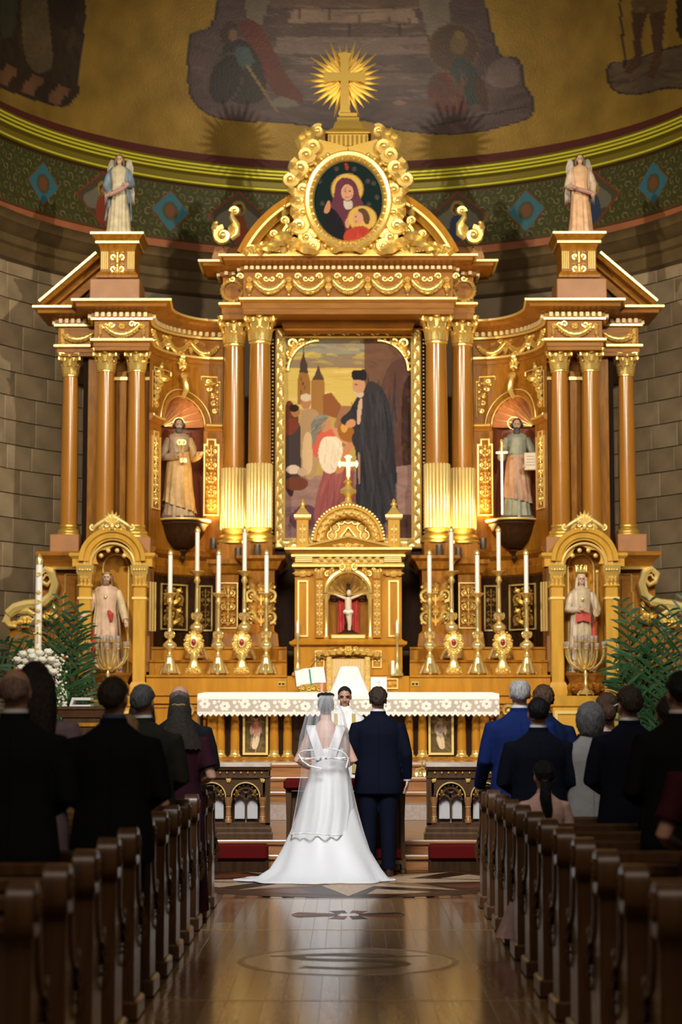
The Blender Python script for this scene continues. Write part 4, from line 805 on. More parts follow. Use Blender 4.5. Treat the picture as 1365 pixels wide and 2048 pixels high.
for (x, y) in [(-.28, .8), (.15, .8), (.48, .5), (.62, .45), (-.7, .5), (-.62, -.05), (.5, -.08), (.7, .1)]: cv.ell(x, y, .06, .06, (70, 84, 84), .7, 0, .6); cv.ell(x, y, .02, .02, (150, 60, 40))
cv.smooth([(-.1, .96), (0, .94), (.02, .78), (-.06, .76)], (150, 50, 28))
cv.ell(-.02, .3, .40, .40, (206, 168, 84)); cv.ell(-.02, .3, .40, .40, (160, 120, 50), 1, 0, .93)
cv.smooth([(-.5, -1), (-.52, -.3), (-.34, .1), (-.3, .5), (-.05, .62), (.2, .48), (.28, .1), (.5, -.3), (.5, -1)], (98, 52, 66)); cv.smooth([(-.6, -1), (-.58, -.3), (-.4, -.1), (-.1, -.5), (0, -1)], (28, 26, 34))
cv.ell(-.02, .22, .15, .2, (204, 150, 118)); cv.smooth([(-.12, .05), (-.02, -.02), (.1, .05), (.12, -.2), (-.1, -.2)], (196, 186, 172)); cv.ell(-.07, .25, .03, .012, (60, 36, 30)); cv.ell(.04, .25, .03, .012, (60, 36, 30)); cv.ell(-.02, .1, .04, .012, (150, 70, 60)); cv.strokes((-.4, .4, -.6, .5), [(120, 70, 84), (74, 38, 50)], 30, .2, .02, 1.3, .3, .5)
cv.smooth([(-.62, -.3), (-.5, .04), (-.42, .0), (-.44, -.3)], (190, 130, 96)); cv.ell(.34, -.42, .36, .32, (206, 168, 84)); cv.ell(.34, -.42, .36, .32, (160, 120, 50), 1, 0, .93)
cv.smooth([(-.12, -1), (-.1, -.75), (.15, -.62), (.45, -.6), (.6, -.85), (.5, -1)], (176, 62, 48)); cv.smooth([(.20, -.18), (.44, -.16), (.56, -.45), (.44, -.62), (.34, -.4)], (92, 66, 46)); cv.ell(.24, -.42, .125, .165, (206, 150, 116)); cv.ell(.19, -.38, .022, .012, (60, 36, 30)); cv.smooth([(.24, -.2), (.40, -.24), (.40, -.42), (.33, -.3)], (92, 66, 46)); cv.ell(.19, -.5, .025, .012, (160, 80, 66)); cv.smooth([(-.1, -.6), (-.04, -.4), (.02, -.42), (.04, -.7)], (200, 142, 108)); cv.strokes((-.1, .5, -.95, -.65), [(200, 84, 64), (140, 44, 36)], 20, .2, .03, 1.2, .3, .5)
pos = np.stack([dx_ * ra_ * 1.02, np.full_like(dx_, Yi + .02), iz + dy_ * rb_ * 1.02], -1)
grid_mesh('icon_canvas', pos, cv, painted('oil_paint', 0.75, spec=.12), IC, flip=False)
for s in (-1, 1):                                      # scrolls climbing round the oval
    o_ = Orn()
    for k, (u, v, r, d, st) in enumerate([(614, 475, 17, 1, 0), (628, 492, 13, -1, 2), (600, 452, 18, -1, 1), (607, 425, 16, 1, 2), (598, 402, 16, -1, 0), (606, 380, 16, 1, 3), (582, 358, 17, -1, 1), (602, 336, 20, 1, 2), (614, 310, 17, -1, 0), (626, 292, 17, 1, 3), (605, 285, 13, -1, 2), (637, 262, 13, 1, 1), (622, 322, 10, 1, 1)]):
        o_.vol(X(u, v, Yi), Z(v, Yi), r * px(v, Yi), 1.7, st, d, .3, .01 * (k % 3))
    for k, (u, v, L, w, r_) in enumerate([(606, 300, 34, 16, 1.9), (612, 290, 36, 15, 1.6), (620, 286, 34, 15, 1.3), (600, 440, 30, 17, 2.2), (598, 415, 28, 16, 2.0), (604, 465, 34, 18, 2.6), (594, 390, 26, 14, 2.4), (612, 490, 40, 20, 3.0), (640, 500, 50, 20, 3.1), (596, 345, 26, 16, 2.2), (586, 470, 40, 18, 3.3), (575, 480, 44, 17, 3.45), (562, 490, 40, 16, 3.4), (604, 362, 20, 14, 1.9), (664, 500, 36, 18, .3), (630, 275, 24, 12, 1.8)]): o_.leaf(X(u, v, Yi), Z(v, Yi), L * px(v, Yi), w * px(v, Yi), r_, .03, .35, .2)
    for k in range(16): t = rad(200 - 90 + 10 * k); q = 1.3; o_.ball(-(ra_ + .2) * abs(cos(rad(-70 + 9 * k))), iz + (rb_ + .17) * sin(rad(-70 + 9 * k)), .035, .02)
    pt(sided(MB().merge(o_, off(0, Yi + .04, 0)), s), 'scroll_carving', 'gold', IC, 60)
    bk = MB().prism([(X(u, v, Yi), Z(v, Yi)) for u, v in [(697, 507), (570, 505), (600, 470), (596, 400), (588, 370), (600, 340), (610, 300), (640, 275), (697, 290)]][::-1], Yi + .09, Yi + .16); pt(sided(bk, s), 'frame_back', 'gold_dim', IC)
# ------------------------------------------------------------------ crowning cross with rays
Yx = Yc0 - .1; GC = thing('crowning_cross', 'gilded cross with a burst of rays on a stepped plinth at the very top', 'cross', (0, Yx, Z(305, Yx)))
def prof_box(rows, Yq, d, sx=0): return MB().rings([[(sx + x0, Yq - d0, z), (sx + x1, Yq - d0, z), (sx + x1, Yq + d0, z), (sx + x0, Yq + d0, z)] for x0, x1, d0, z in rows])
def hw(a, v): return a * px(v, Yx)
sx = -.05
pl = [(46, 305, .2), (46, 300, .2), (40, 298, .18), (40, 276, .18), (46, 275, .22), (46, 272, .22), (30, 262, .15), (26, 250, .13), (22, 247, .12), (22, 240, .12), (18, 236, .1), (18, 230, .1), (14, 228, .08)]
pt(MB().rings([[(-hw(a, v) , Yx - d, Z(v, Yx)), (hw(a, v), Yx - d, Z(v, Yx)), (hw(a, v), Yx + d, Z(v, Yx)), (-hw(a, v), Yx + d, Z(v, Yx))] for a, v, d in pl]), 'plinth', 'gold_dim', GC, 30)
f_ = MB()
for k in range(9): xx = hw(-36 + 9 * k, 288); f_.tube([(xx, Yx - .19, Z(298, Yx)), (xx, Yx - .19, Z(278, Yx))], .016, 6); f_.ell((xx, Yx - .19, Z(302, Yx)), .024, 6, 5)
pt(f_, 'balustrade', 'gold_dim', GC)
cr = []
def cp(a, b): return (sx + hw(a, b), Z(b, Yx))
cr = [cp(x, y) for x, y in [(-14, 232), (-9, 220), (-8, 164), (-32, 166), (-40, 170), (-42, 156), (-40, 143), (-32, 147), (-8, 148), (-9, 120), (-14, 110), (0, 107), (14, 110), (9, 120), (8, 148), (32, 147), (40, 143), (42, 156), (40, 170), (32, 166), (8, 164), (9, 220), (14, 232)]]
pt(MB().prism(cr[::-1], Yx - .07, Yx + .05), 'cross_body', 'gold_dim', GC, 20)
for k in range(30):
    t = 2 * pi * k / 30 + .05
    if abs(((t + pi / 2) % (2 * pi)) - 0) < .12: continue
    o_ = Orn(); R1 = .60 if k % 3 == 0 else .52; r0 = .1; wd = .035
    rows = [[(sx + r * cos(t) - e * w * sin(t), Yx + .02 - (.03 if e == 0 else 0), Z(157, Yx) + r * sin(t) + e * w * cos(t)) for e in (-1, 0, 1)] for r, w in ((r0, wd * .8), (R1 * .4, wd), (R1 * .7, wd * .8), (R1, .004))]
    o_.rings(rows, closed=False); o_.rings([[(x, Yx + .03, z) for x, y, z in row] for row in rows], closed=False); pt(o_, 'ray', 'gold', GC, 20)
# ------------------------------------------------------------------ main painting
Yq = YW - .07; PT = thing('main_altar_painting', 'large painting of a black cloaked priest with a kneeling woman, in a wide gilt frame', 'painting', (0, Yq, Z(1095, Yq)))
x0, x1, z0, z1 = X(570, 900, Yq), X(825, 900, Yq), Z(1078, Yq), Z(676, Yq)
nu, nv = 170, 270; gu, gv = np.meshgrid(np.linspace(0, 1, nu), np.linspace(0, 1, nv))
cv = Canvas(gu * 255, 402 - gv * 402, (176, 150, 92)); OX, OY = 570, 676
def q_(pts): return [(a - OX, b - OY) for a, b in pts]
cv.poly([(0, 0), (255, 0), (255, 34), (0, 34)], (146, 146, 128)); cv.poly([(0, 34), (255, 30), (255, 60), (0, 60)], (142, 122, 98)); cv.poly([(0, 60), (255, 60), (255, 140), (0, 140)], (206, 180, 98))
cv.strokes((0, 200, 6, 50), [(196, 170, 84), (150, 130, 112), (128, 120, 108), (200, 176, 90)], 60, 36, 7, .05, .15, .8); cv.strokes((0, 180, 62, 150), [(222, 200, 128), (196, 164, 84), (206, 184, 120)], 50, 50, 5, 0, .08, .7)
cv.poly(q_([(597, 810), (597, 790), (596, 762), (600, 745), (601, 725), (606, 712), (608, 690), (610, 712), (616, 728), (617, 745), (622, 765), (622, 810)]), (150, 104, 56)); cv.poly(q_([(600, 745), (601, 728), (606, 714), (608, 692), (610, 714), (616, 730), (617, 747)]), (72, 60, 52))
cv.poly(q_([(624, 830), (624, 762), (630, 752), (634, 742), (638, 728), (641, 742), (648, 754), (650, 764), (650, 830)]), (156, 112, 62)); cv.poly(q_([(626, 760), (632, 748), (638, 730), (644, 748), (650, 760)]), (84, 66, 54))
for k in range(5): cv.line(q_([(603 + 4 * (k % 3), 756 + 9 * k), (603 + 4 * (k % 3), 761 + 9 * k)]), 2, (84, 54, 34))
cv.poly(q_([(648, 830), (648, 790), (664, 786), (684, 812), (684, 840)]), (138, 86, 52)); cv.poly(q_([(670, 850), (684, 812), (740, 816), (740, 880), (670, 900)]), (150, 108, 80))
cv.poly(q_([(730, 676), (826, 676), (826, 960), (735, 960)]), (112, 82, 66)); cv.strokes((160, 256, 0, 280), [(128, 96, 78), (92, 64, 52)], 90, 26, 9, .1, .3, .5)
cv.smooth(q_([(762, 960), (760, 790), (775, 735), (800, 715), (830, 720), (830, 960)]), (92, 64, 58)); cv.smooth(q_([(806, 960), (804, 790), (816, 752), (832, 748), (832, 960)]), (58, 38, 34))
cv.strokes((190, 256, 80, 260), [(110, 76, 68), (76, 52, 48)], 60, 30, 9, 1.4, .4, .5)
cv.poly(q_([(570, 960), (830, 930), (830, 1080), (570, 1080)]), (150, 118, 112)); cv.strokes((0, 256, 270, 400), [(166, 132, 124), (126, 98, 98), (140, 104, 96)], 140, 50, 9, -.15, .3, .5); cv.strokes((0, 256, 340, 402), [(96, 74, 92), (120, 94, 108)], 50, 60, 12, 0, .2, .5); cv.poly(q_([(800, 1030), (830, 1030), (830, 1080), (790, 1080)]), (70, 44, 34), .8)
cv.smooth(q_([(570, 850), (572, 805), (582, 800), (592, 815), (600, 830), (596, 880), (570, 900)]), (104, 56, 38)); cv.ell(592 - OX, 824 - OY, 9, 11, (168, 112, 78)); cv.ell(589 - OX, 817 - OY, 10, 8, (52, 32, 24)); cv.smooth(q_([(572, 850), (590, 836), (604, 850), (602, 900), (606, 960), (570, 990)]), (70, 58, 58)); cv.smooth(q_([(572, 840), (592, 836), (602, 852), (586, 872), (570, 870)]), (120, 60, 44))
cv.ell(613 - OX, 806 - OY, 10, 13, (176, 122, 86)); cv.ell(613 - OX, 796 - OY, 11, 8, (206, 186, 160)); cv.smooth(q_([(600, 830), (612, 818), (638, 820), (644, 850), (636, 960), (606, 960)]), (172, 138, 104)); cv.smooth(q_([(606, 870), (626, 860), (628, 950), (606, 950)]), (206, 174, 136)); cv.smooth(q_([(570, 980), (575, 940), (590, 960), (588, 1000)]), (60, 44, 42))
cv.ell(594 - OX, 968 - OY, 24, 14, (110, 62, 46)); cv.ell(588 - OX, 940 - OY, 14, 9, (214, 190, 170)); cv.ell(606 - OX, 945 - OY, 10, 8, (196, 160, 136)); cv.smooth(q_([(630, 1010), (600, 1010), (575, 1040), (600, 1066), (650, 1050)]), (98, 64, 80))
cv.smooth(q_([(628, 1040), (634, 990), (648, 950), (652, 915), (690, 910), (706, 940), (714, 1000), (716, 1040), (690, 1070), (640, 1064)]), (150, 84, 84)); cv.strokes((70, 140, 250, 380), [(170, 104, 100), (124, 62, 66)], 44, 60, 5, 1.75, .15, .6)
cv.smooth(q_([(636, 900), (634, 880), (646, 862), (676, 866), (688, 890), (684, 930), (664, 952), (644, 940)]), (222, 206, 186)); cv.strokes((72, 110, 195, 265), [(236, 226, 210), (196, 170, 150)], 20, 26, 4, 1.3, .4, .6)
cv.smooth(q_([(624, 890), (630, 866), (660, 858), (690, 864), (688, 876), (650, 872), (640, 890), (636, 920), (628, 910)]), (198, 96, 76)); cv.ell(650 - OX, 850 - OY, 13, 15, (188, 130, 92)); cv.smooth(q_([(624, 872), (622, 850), (634, 832), (654, 828), (658, 838), (644, 850), (636, 868), (630, 900)]), (122, 120, 112)); cv.strokes((54, 86, 155, 190), [(150, 148, 140), (90, 88, 86)], 14, 20, 4, 2.3, .3, .7)
cv.smooth(q_([(668, 950), (684, 920), (690, 890), (708, 884), (712, 892), (698, 906), (690, 946)]), (190, 130, 92)); cv.smooth(q_([(664, 850), (690, 868), (700, 890), (690, 890), (668, 868)]), (196, 140, 104))
cv.ell(696 - OX, 862 - OY, 19, 22, (150, 96, 44)); cv.ell(690 - OX, 856 - OY, 7, 10, (206, 152, 84)); cv.poly(q_([(688, 846), (690, 836), (702, 836), (704, 846)]), (166, 112, 54))
cv.smooth(q_([(734, 770), (750, 762), (768, 778), (780, 808), (788, 850), (792, 920), (797, 966), (790, 966), (790, 1030), (762, 1056), (716, 1040), (712, 990), (714, 960), (714, 900), (702, 880), (714, 858), (684, 850), (682, 836), (700, 826), (712, 800)]), (50, 48, 54)); cv.strokes((150, 225, 110, 375), [(66, 66, 74), (38, 36, 42), (58, 58, 70)], 110, 80, 6, 1.45, .12, .6)
cv.smooth(q_([(718, 800), (728, 796), (724, 830), (722, 850), (714, 850)]), (196, 164, 140)); cv.smooth(q_([(716, 905), (722, 905), (722, 970), (718, 970)]), (150, 120, 108)); cv.smooth(q_([(690, 850), (702, 838), (714, 842), (712, 854), (698, 858)]), (196, 140, 104))
cv.ell(719 - OX, 772 - OY, 13, 17, (196, 146, 112)); cv.smooth(q_([(710, 780), (716, 788), (730, 784), (728, 796), (714, 796)]), (196, 178, 160)); cv.ell(714 - OX, 770 - OY, 3, 1.4, (70, 44, 34)); cv.smooth(q_([(706, 762), (704, 744), (712, 740), (720, 742), (732, 738), (736, 750), (734, 764), (720, 760)]), (40, 36, 38)); cv.smooth(q_([(734, 764), (750, 762), (768, 780), (748, 786), (734, 792)]), (58, 54, 58))
pos = np.stack([x0 + gu * (x1 - x0), np.full_like(gu, Yq), z0 + gv * (z1 - z0)], -1); grid_mesh('painted_canvas', pos, cv, MATS['oil_paint'], PT)
a0, a1, b0, b1 = X(572, 900, Yq), X(824, 900, Yq), Z(1077, Yq), Z(677, Yq)
fr_ = pt(MB().hsweep([(a0, b0), (a0, b1), (a1, b1), (a1, b0)], [(0, Yq + .05), (0, Yq - .05), (.02, Yq - .07), (.035, Yq - .05), (.05, Yq - .04), (.12, Yq - .05), (.135, Yq - .09), (.15, Yq - .07), (.16, Yq + .05)], closed=True), 'gilt_frame', 'gold_pale', PT, 30)
def strip(L, w, pitch=.1):
    o_ = Orn(); n = int(L / pitch)
    for k in range(n):
        t = (k + .5) * L / n - L / 2; e = 1 if k % 2 else -1
        o_.leaf(t - pitch * .4, -e * w * .35, pitch * 1.5, w * .36, e * .75, .0, .35, .12); o_.leaf(t + pitch * .2, e * w * .05, pitch * .9, w * .28, e * .25 + .2, .01, .3, .1); o_.ball(t, e * w * .36, w * .1)
    return o_
for (cx, cz, L, ux, uz) in [(a0 - .085, (b0 + b1) / 2, b1 - b0 + .1, (0, 0, 1), (-1, 0, 0)), (a1 + .085, (b0 + b1) / 2, b1 - b0 + .1, (0, 0, 1), (-1, 0, 0)), (0, b1 + .085, a1 - a0 + .2, (1, 0, 0), (0, 0, 1)), (0, b0 - .085, a1 - a0 + .2, (1, 0, 0), (0, 0, 1))]:
    o_ = strip(L, .15, .11); u, w = Vector(ux), Vector(uz); c = Vector((cx, Yq - .045, cz)); f2 = MB().merge(o_, lambda x, y, z: c + u * x + w * z + Vector((0, y, 0))); pt(f2, 'frame_carving', 'gold_pale', fr_, 60)
bd = MB()
for e in (-1, 1):
    for k in range(52): bd.ell((e * (-a0 + .19), Yq - .05, b0 + (b1 - b0) * (k + .5) / 52), .014, 6, 4)
stuff(pt(bd, 'bead_row', 'gold_line', fr_))
for s in (-1, 1):                                      # pierced brackets in the upper corners
    o_ = Orn(); L = .46
    for k in range(9): t = k / 8; g_ = t * pi / 2; a, b = L * (1 - sin(g_)) , L * (1 - cos(g_)); o_.ball(a + .02, -b - .02, .032); o_.leaf(a * .6, -b * .6, .12, .06, -pi / 4 + (t - .5) * 1.2, .0)
    for (a, b, r) in ((.1, .08, .07), (.24, .06, .05), (.06, .24, .05), (.13, .17, .05)): o_.vol(a, -b, r, 1.5, 0, 1, .26)
    o_.tube([(L * (1 - sin(g_)) + .04, -.02, -L * (1 - cos(g_)) - .04) for g_ in [pi / 2 * i / 12 for i in range(13)]], .016, 5)
    pt(sided(MB().merge(o_, off(a0, Yq - .02, b1)), s), 'corner_bracket', 'gold', fr_, 60)
# ------------------------------------------------------------------ statue canopies at both sides
Ycn = 27.85
M['canopy'] = flat('canopy_oak', (0.60, 0.33, 0.05), 0.38, var=0.12, vscale=4, stretch=(3, 3, 0.5), spec=.12)
def cz(v): return Z(v, Ycn)
def cx_(u): return X(u, 1120, Ycn)
ctr, pxc = cx_(226), px(1120, Ycn)
for s in (-1, 1):
    T = thing('statue_canopy', 'arched oak canopy with gilt shell crest around the figure with open hands' if s < 0 else 'arched oak canopy with gilt shell crest around the crowned figure', 'canopy', (s * -ctr, Ycn + .3, .28), 'arched statue canopies')
    for e in (-1, 1):
        x = ctr + e * 54.5 * pxc; w = 12.5 * pxc
        p_ = pt(sided(MB().bbox(x - w, x + w, Ycn, Ycn + .22, cz(1366), cz(1172), .012), s), 'pier', 'canopy', T)
        pt(sided(MB().sweep([(x - w, Ycn + .25), (x - w, Ycn), (x + w, Ycn), (x + w, Ycn + .25)], [(.02, cz(1392)), (.035, cz(1388)), (.035, cz(1372)), (.01, cz(1364)), (-.08, cz(1364)), (-.08, cz(1392))]), s), 'pier_base', 'canopy', p_, 30)
        pt(sided(MB().sweep([(x - w, Ycn + .25), (x - w, Ycn), (x + w, Ycn), (x + w, Ycn + .25)], [(0, cz(1200)), (.015, cz(1198)), (.015, cz(1194)), (0, cz(1193)), (-.05, cz(1193)), (-.05, cz(1200))]), s), 'pier_band', 'gold_line', p_, 30)
        cp_ = MB().sweep([(x - w, Ycn + .25), (x - w, Ycn), (x + w, Ycn), (x + w, Ycn + .25)], [(.01, cz(1174)), (.03, cz(1171)), (.005, cz(1168)), (.01, cz(1150)), (.03, cz(1146)), (.035, cz(1136)), (.04, cz(1130)), (-.08, cz(1130)), (-.08, cz(1174))])
        o_ = Orn()
        for k in range(3): o_.leaf((k - 1) * w * .62, 0, (cz(1148) - cz(1170)), w * .6, pi / 2, .02, .4, .3)
        for k in range(5): o_.ball((k - 2) * w * .42, cz(1140) - cz(1170), w * .2, .025)
        cp_.merge(o_, off(x, Ycn - .005, cz(1170))); pt(sided(cp_, s), 'pier_capital', 'gold', p_, 50)
    zc, R_, ri = cz(1122), 64 * pxc, 42 * pxc
    aa = [pi * i / 40 for i in range(41)]
    arch = MB().hsweep([(ctr - R_ * cos(a), zc + R_ * sin(a)) for a in aa], [(.02, Ycn - .08), (.02, Ycn + .35), (-(R_ - ri), Ycn + .35), (-(R_ - ri), Ycn), (-.13, Ycn), (-.12, Ycn - .03), (-.06, Ycn - .04), (-.04, Ycn - .07)])
    ah = pt(sided(arch, s), 'arch', 'canopy', T, 30)
    for e in (-1, 1):
        xe = ctr + e * 71 * pxc; pt(sided(MB().sweep([(xe - 9 * pxc, Ycn + .35), (xe - 9 * pxc, Ycn - .02), (xe + 9 * pxc, Ycn - .02), (xe + 9 * pxc, Ycn + .35)], [(-.02, cz(1133)), (0, cz(1133)), (0, cz(1118)), (.04, cz(1112)), (.04, cz(1106)), (-.1, cz(1106)), (-.1, cz(1133))]), s), 'arch_shoulder', 'canopy', ah, 30)
        pt(sided(MB().box(ctr + e * 55 * pxc - 15 * pxc, ctr + e * 55 * pxc + 15 * pxc, Ycn - .015, Ycn + .35, cz(1133), cz(1112)), s), 'impost_block', 'canopy', ah)
    for rr_, t_, nm in ((ri + .10, .012, 'arch_gilding'), (ri + .01, .018, 'arch_gilding')):
        pt(sided(MB().tube([(ctr - rr_ * cos(a), Ycn - .02, zc - .06 + (rr_) * sin(a)) for a in aa], t_, 6), s), nm, 'gold_pale', ah)
    ins = []
    for i in range(61):
        a = pi * i / 60; r = (28 + 9.5 * abs(sin(2.5 * a))) * pxc; ins.append((ctr - r * cos(a), zc - .04 + r * sin(a)))
    ot = [(ctr - ri * 1.03 * cos(pi * i / 60), zc - .04 + ri * 1.03 * sin(pi * i / 60)) for i in range(61)]
    pt(sided(MB().rings([[(p[0], y, p[1]) for p, y in ((ins[i], Ycn + .01), (ot[i], Ycn + .01), (ot[i], Ycn + .06), (ins[i], Ycn + .06))] for i in range(61)]), s), 'cusped_tracery', 'canopy', ah, 30)
    for k in range(1, 5): a = pi * k / 5 * 1.0; r = 28.5 * pxc; pt(sided(MB().ell((ctr - r * cos(a), Ycn + .02, zc - .04 + r * sin(a)), .034, 8, 6), s), 'cusp_knob', 'gold_pale', ah)
    o_ = Orn().cresting(88 * pxc, 40 * pxc); pt(sided(MB().merge(o_, off(ctr, Ycn - .06, cz(1062))), s), 'shell_crest', 'gold_pale', T, 60)
    hb = 44 * pxc
    bk = MB(); rs = [[(ctr - hb, y, z) for y, z in ((Ycn + .2, cz(1392)), (Ycn + .2, cz(1100)))], [(ctr - hb, y, z) for y, z in ((Ycn + .44, cz(1392)), (Ycn + .44, cz(1100)))], [(ctr + hb, y, z) for y, z in ((Ycn + .44, cz(1392)), (Ycn + .44, cz(1100)))], [(ctr + hb, y, z) for y, z in ((Ycn + .2, cz(1392)), (Ycn + .2, cz(1100)))]]
    bk.rings(rs, closed=False); bp_ = pt(sided(bk, s), 'canopy_back', 'wood_light', T, 20)
    li = [(ctr - 26 * pxc, cz(1350)), (ctr - 26 * pxc, cz(1130))] + [(ctr - 26 * pxc * cos(a), cz(1130) + 26 * pxc * sin(a)) for a in aa[4:37:4]] + [(ctr + 26 * pxc, cz(1130)), (ctr + 26 * pxc, cz(1350))]
    pt(sided(MB().tube([(x, Ycn + .43, z) for x, z in li], .014, 5), s), 'back_gilding', 'gold_line', bp_)
    x0, x1 = ctr - 78 * pxc, ctr + 70 * pxc
    bs = pt(sided(MB().sweep([(x0, Ycn + .6), (x0, Ycn - .28), (x1, Ycn - .28), (x1, Ycn + .6)], [(.03, .28), (.03, .45), (0, .47), (0, cz(1415)), (.03, cz(1412)), (.05, cz(1400)), (.06, cz(1392)), (-.3, cz(1392)), (-.3, .28)]), s), 'canopy_base', 'canopy', T, 30)
    pt(sided(MB().box(x0 + .1, x1 - .1, Ycn - .2, Ycn + .55, .3, cz(1392) - .002), s), 'base_core', 'canopy', bs)
    for xx in (ctr - 30 * pxc, ctr + 38 * pxc): f_ = MB().hsweep([(xx - .18, .7), (xx - .18, cz(1425)), (xx + .18, cz(1425)), (xx + .18, .7)], [(.02, Ycn - .27), (.02, Ycn - .3), (-.02, Ycn - .3), (-.02, Ycn - .27)], closed=True); pt(sided(f_, s), 'panel_border', 'gold_pale', bs)
    for e in range(3): pt(sided(MB().tube([(ctr + (71 + 4.5 * e) * pxc, Ycn + .35 + .05 * e, cz(1260)), (ctr + (71 + 4.5 * e) * pxc, Ycn + .35 + .05 * e, cz(1160))], .018, 6), s), 'reeded_strip', 'gold_line', bs)
    cb = MB().lathe(ctr - 3 * pxc, Ycn + .22, [(.001, cz(1388)), (.2, cz(1388)), (.22, cz(1380)), (.21, cz(1376)), (.26, cz(1362)), (.29, cz(1353)), (.31, cz(1350)), (.31, cz(1345)), (.001, cz(1345))], 8, None, pi / 8, 2 * pi + pi / 8, .8)
    cbp = pt(sided(cb, s), 'statue_bracket', 'wood_red', T, 20); o_ = Orn()
    for k in range(5): o_.vol((k - 2) * .1, .09, .05, 1.4, 0, 1 if k % 2 else -1, .26); o_.leaf((k - 2) * .1 + .05, .02, .13, .07, pi / 2, .02)
    pt(sided(MB().merge(o_, off(ctr - 3 * pxc, Ycn - .015, cz(1386))), s), 'bracket_carving', 'wood_red', cbp, 60)
# ------------------------------------------------------------------ stepped candle shelves behind the altar
GR = thing('candle_gradine', 'stepped oak shelf behind the altar on which the tall candlesticks stand', 'shelf', (0, 28.2, .92))
for s in (-1, 1):
    for nm, u0, u1, Y0, v in (('lower_shelf', 294, 575, 27.9, 1350), ('middle_shelf', 300, 575, 28.3, 1320), ('upper_shelf', 302, 575, 28.68, 1294)):
        z1 = Z(v, Y0); zb = {'lower_shelf': .93, 'middle_shelf': Z(1350, 27.9), 'upper_shelf': Z(1320, 28.3)}[nm]; xa, xb2 = X(u0, v, Y0), X(u1, v, Y0)
        sh = pt(sided(MB().sweep([(xa, Y0), (xb2, Y0)], [(0, zb), (0, z1 - .035), (.025, z1 - .03), (.03, z1 - .008), (.02, z1), (-.42, z1), (-.42, zb)]), s), nm, 'wood_light', GR, 30)
        if nm == 'lower_shelf':
            for vv, pr in ((1388, .03), (1404, .05), (1412, .02)): pt(sided(MB().box(xa, xb2, Y0 - pr, Y0 + .02, Z(vv + 3, Y0), Z(vv - 2, Y0)), s), 'shelf_moulding', 'wood_light', sh)
            so = pt(sided(MB().bbox(X(556, 1368, Y0), X(573, 1368, Y0), Y0 - .012, Y0 + .01, Z(1373, Y0), Z(1362, Y0), .004), s), 'socket_plate', 'gold_dim', sh)
            for e in (-1, 1): pt(sided(MB().lathe(X(564.5 + 3.6 * e, 1368, Y0), Y0 - .012, [(.001, Z(1369.5, Y0)), (.018, Z(1369.5, Y0)), (.018, Z(1366, Y0)), (.001, Z(1366, Y0))], 10), s), 'socket', 'black', so)
            o_ = Orn(); o_.ros(0, 0, .12); o_.vol(.2, 0, .09, 1.4, 0, 1, .26); o_.vol(-.2, 0, .09, 1.4, pi, -1, .26); pt(sided(MB().merge(o_, off(X(408, 1420, 27.9), 27.88, Z(1422, 27.9))), s), 'carved_rosette', 'gold', sh, 60)
# ------------------------------------------------------------------ tabernacle shrine
Yt = 27.95; TB = thing('tabernacle', 'gilt oak tabernacle shrine with arched crucifix niche, pediment and small cross on top', 'tabernacle', (0, Yt + .3, .92))
def tz(v): return Z(v, Yt)
def tx(a): return a * px(1200, Yt)
def tsweep(hw_, prof, nm, mat, yy=Yt, par=TB, dd=.7, sm=30): return pt(MB().sweep([(-tx(hw_), yy + dd), (-tx(hw_), yy), (tx(hw_), yy), (tx(hw_), yy + dd)], prof), nm, mat, par, sm)
def tsolid(hw_, v0, v1, nm, mat, yy=Yt, par=TB, dd=.7): return pt(MB().bbox(-tx(hw_), tx(hw_), yy, yy + dd, tz(v0), tz(v1), .008), nm, mat, par)
b0 = tsolid(122, 1500, 1352, 'shrine_foot', 'wood_light', Yt - .06); 
lo = tsolid(108, 1352, 1292, 'shrine_base', 'wood_light', Yt)
tsweep(108, [(.02, tz(1292)), (.06, tz(1289)), (.07, tz(1284)), (.02, tz(1281)), (0, tz(1278)), (-.3, tz(1278)), (-.3, tz(1292))], 'base_ledge', 'wood_light')
for s in (-1, 1):
    for (a, b, v0, v1, n_, w_) in ((57, 15, 1332, 1305, 1, .9), (83, 26, 1374, 1361, 1, .8)):
        yq = Yt - .005 if v0 < 1350 else Yt - .065
        o_ = Orn(); hh = tz(v1) - tz(v0); wq = tx(b)
        if wq < hh: o_.candelabra(wq, hh, 1)
        else: o_.ros(0, hh / 2, hh * .4); o_.leaf(.03, hh / 2, wq * .4, hh * .5, 0); o_.leaf(-.03, hh / 2, wq * .4, hh * .5, pi)
        c_ = pt(sided(MB().merge(o_, off(-tx(a), yq, tz(v0))), s), 'carved_panel', 'gold', lo, 60); e = wq * .56
        pt(sided(MB().merge(MB().hsweep([(-e, -.02), (-e, hh + .02), (e, hh + .02), (e, -.02)], [(.008, 0), (.008, -.02), (-.008, -.02), (-.008, 0)], closed=True), off(-tx(a), yq, tz(v0))), s), 'panel_border', 'gold_line', c_)
    pc = pt(sided(MB().bbox(-tx(44), -tx(33), Yt - .09, Yt + .05, tz(1392), tz(1313), .01), s), 'door_pilaster', 'gold', lo)
    o_ = Orn().candelabra(tx(9), tz(1320) - tz(1385), 3); pt(sided(MB().merge(o_, off(-tx(38.5), Yt - .092, tz(1385))), s), 'pilaster_carving', 'gold_pale', pc, 60)
ar = MB().hsweep([(-tx(56) * cos(a), tz(1316) + (tz(1293) - tz(1316)) * sin(a)) for a in [pi * i / 24 for i in range(25)]], [(0, Yt - .1), (0, Yt + .02), (-.12, Yt + .02), (-.12, Yt - .05), (-.03, Yt - .07)]); ad = pt(ar, 'door_arch', 'wood_light', lo, 30)
o_ = Orn(); o_.ros(0, .03, .08, .03)
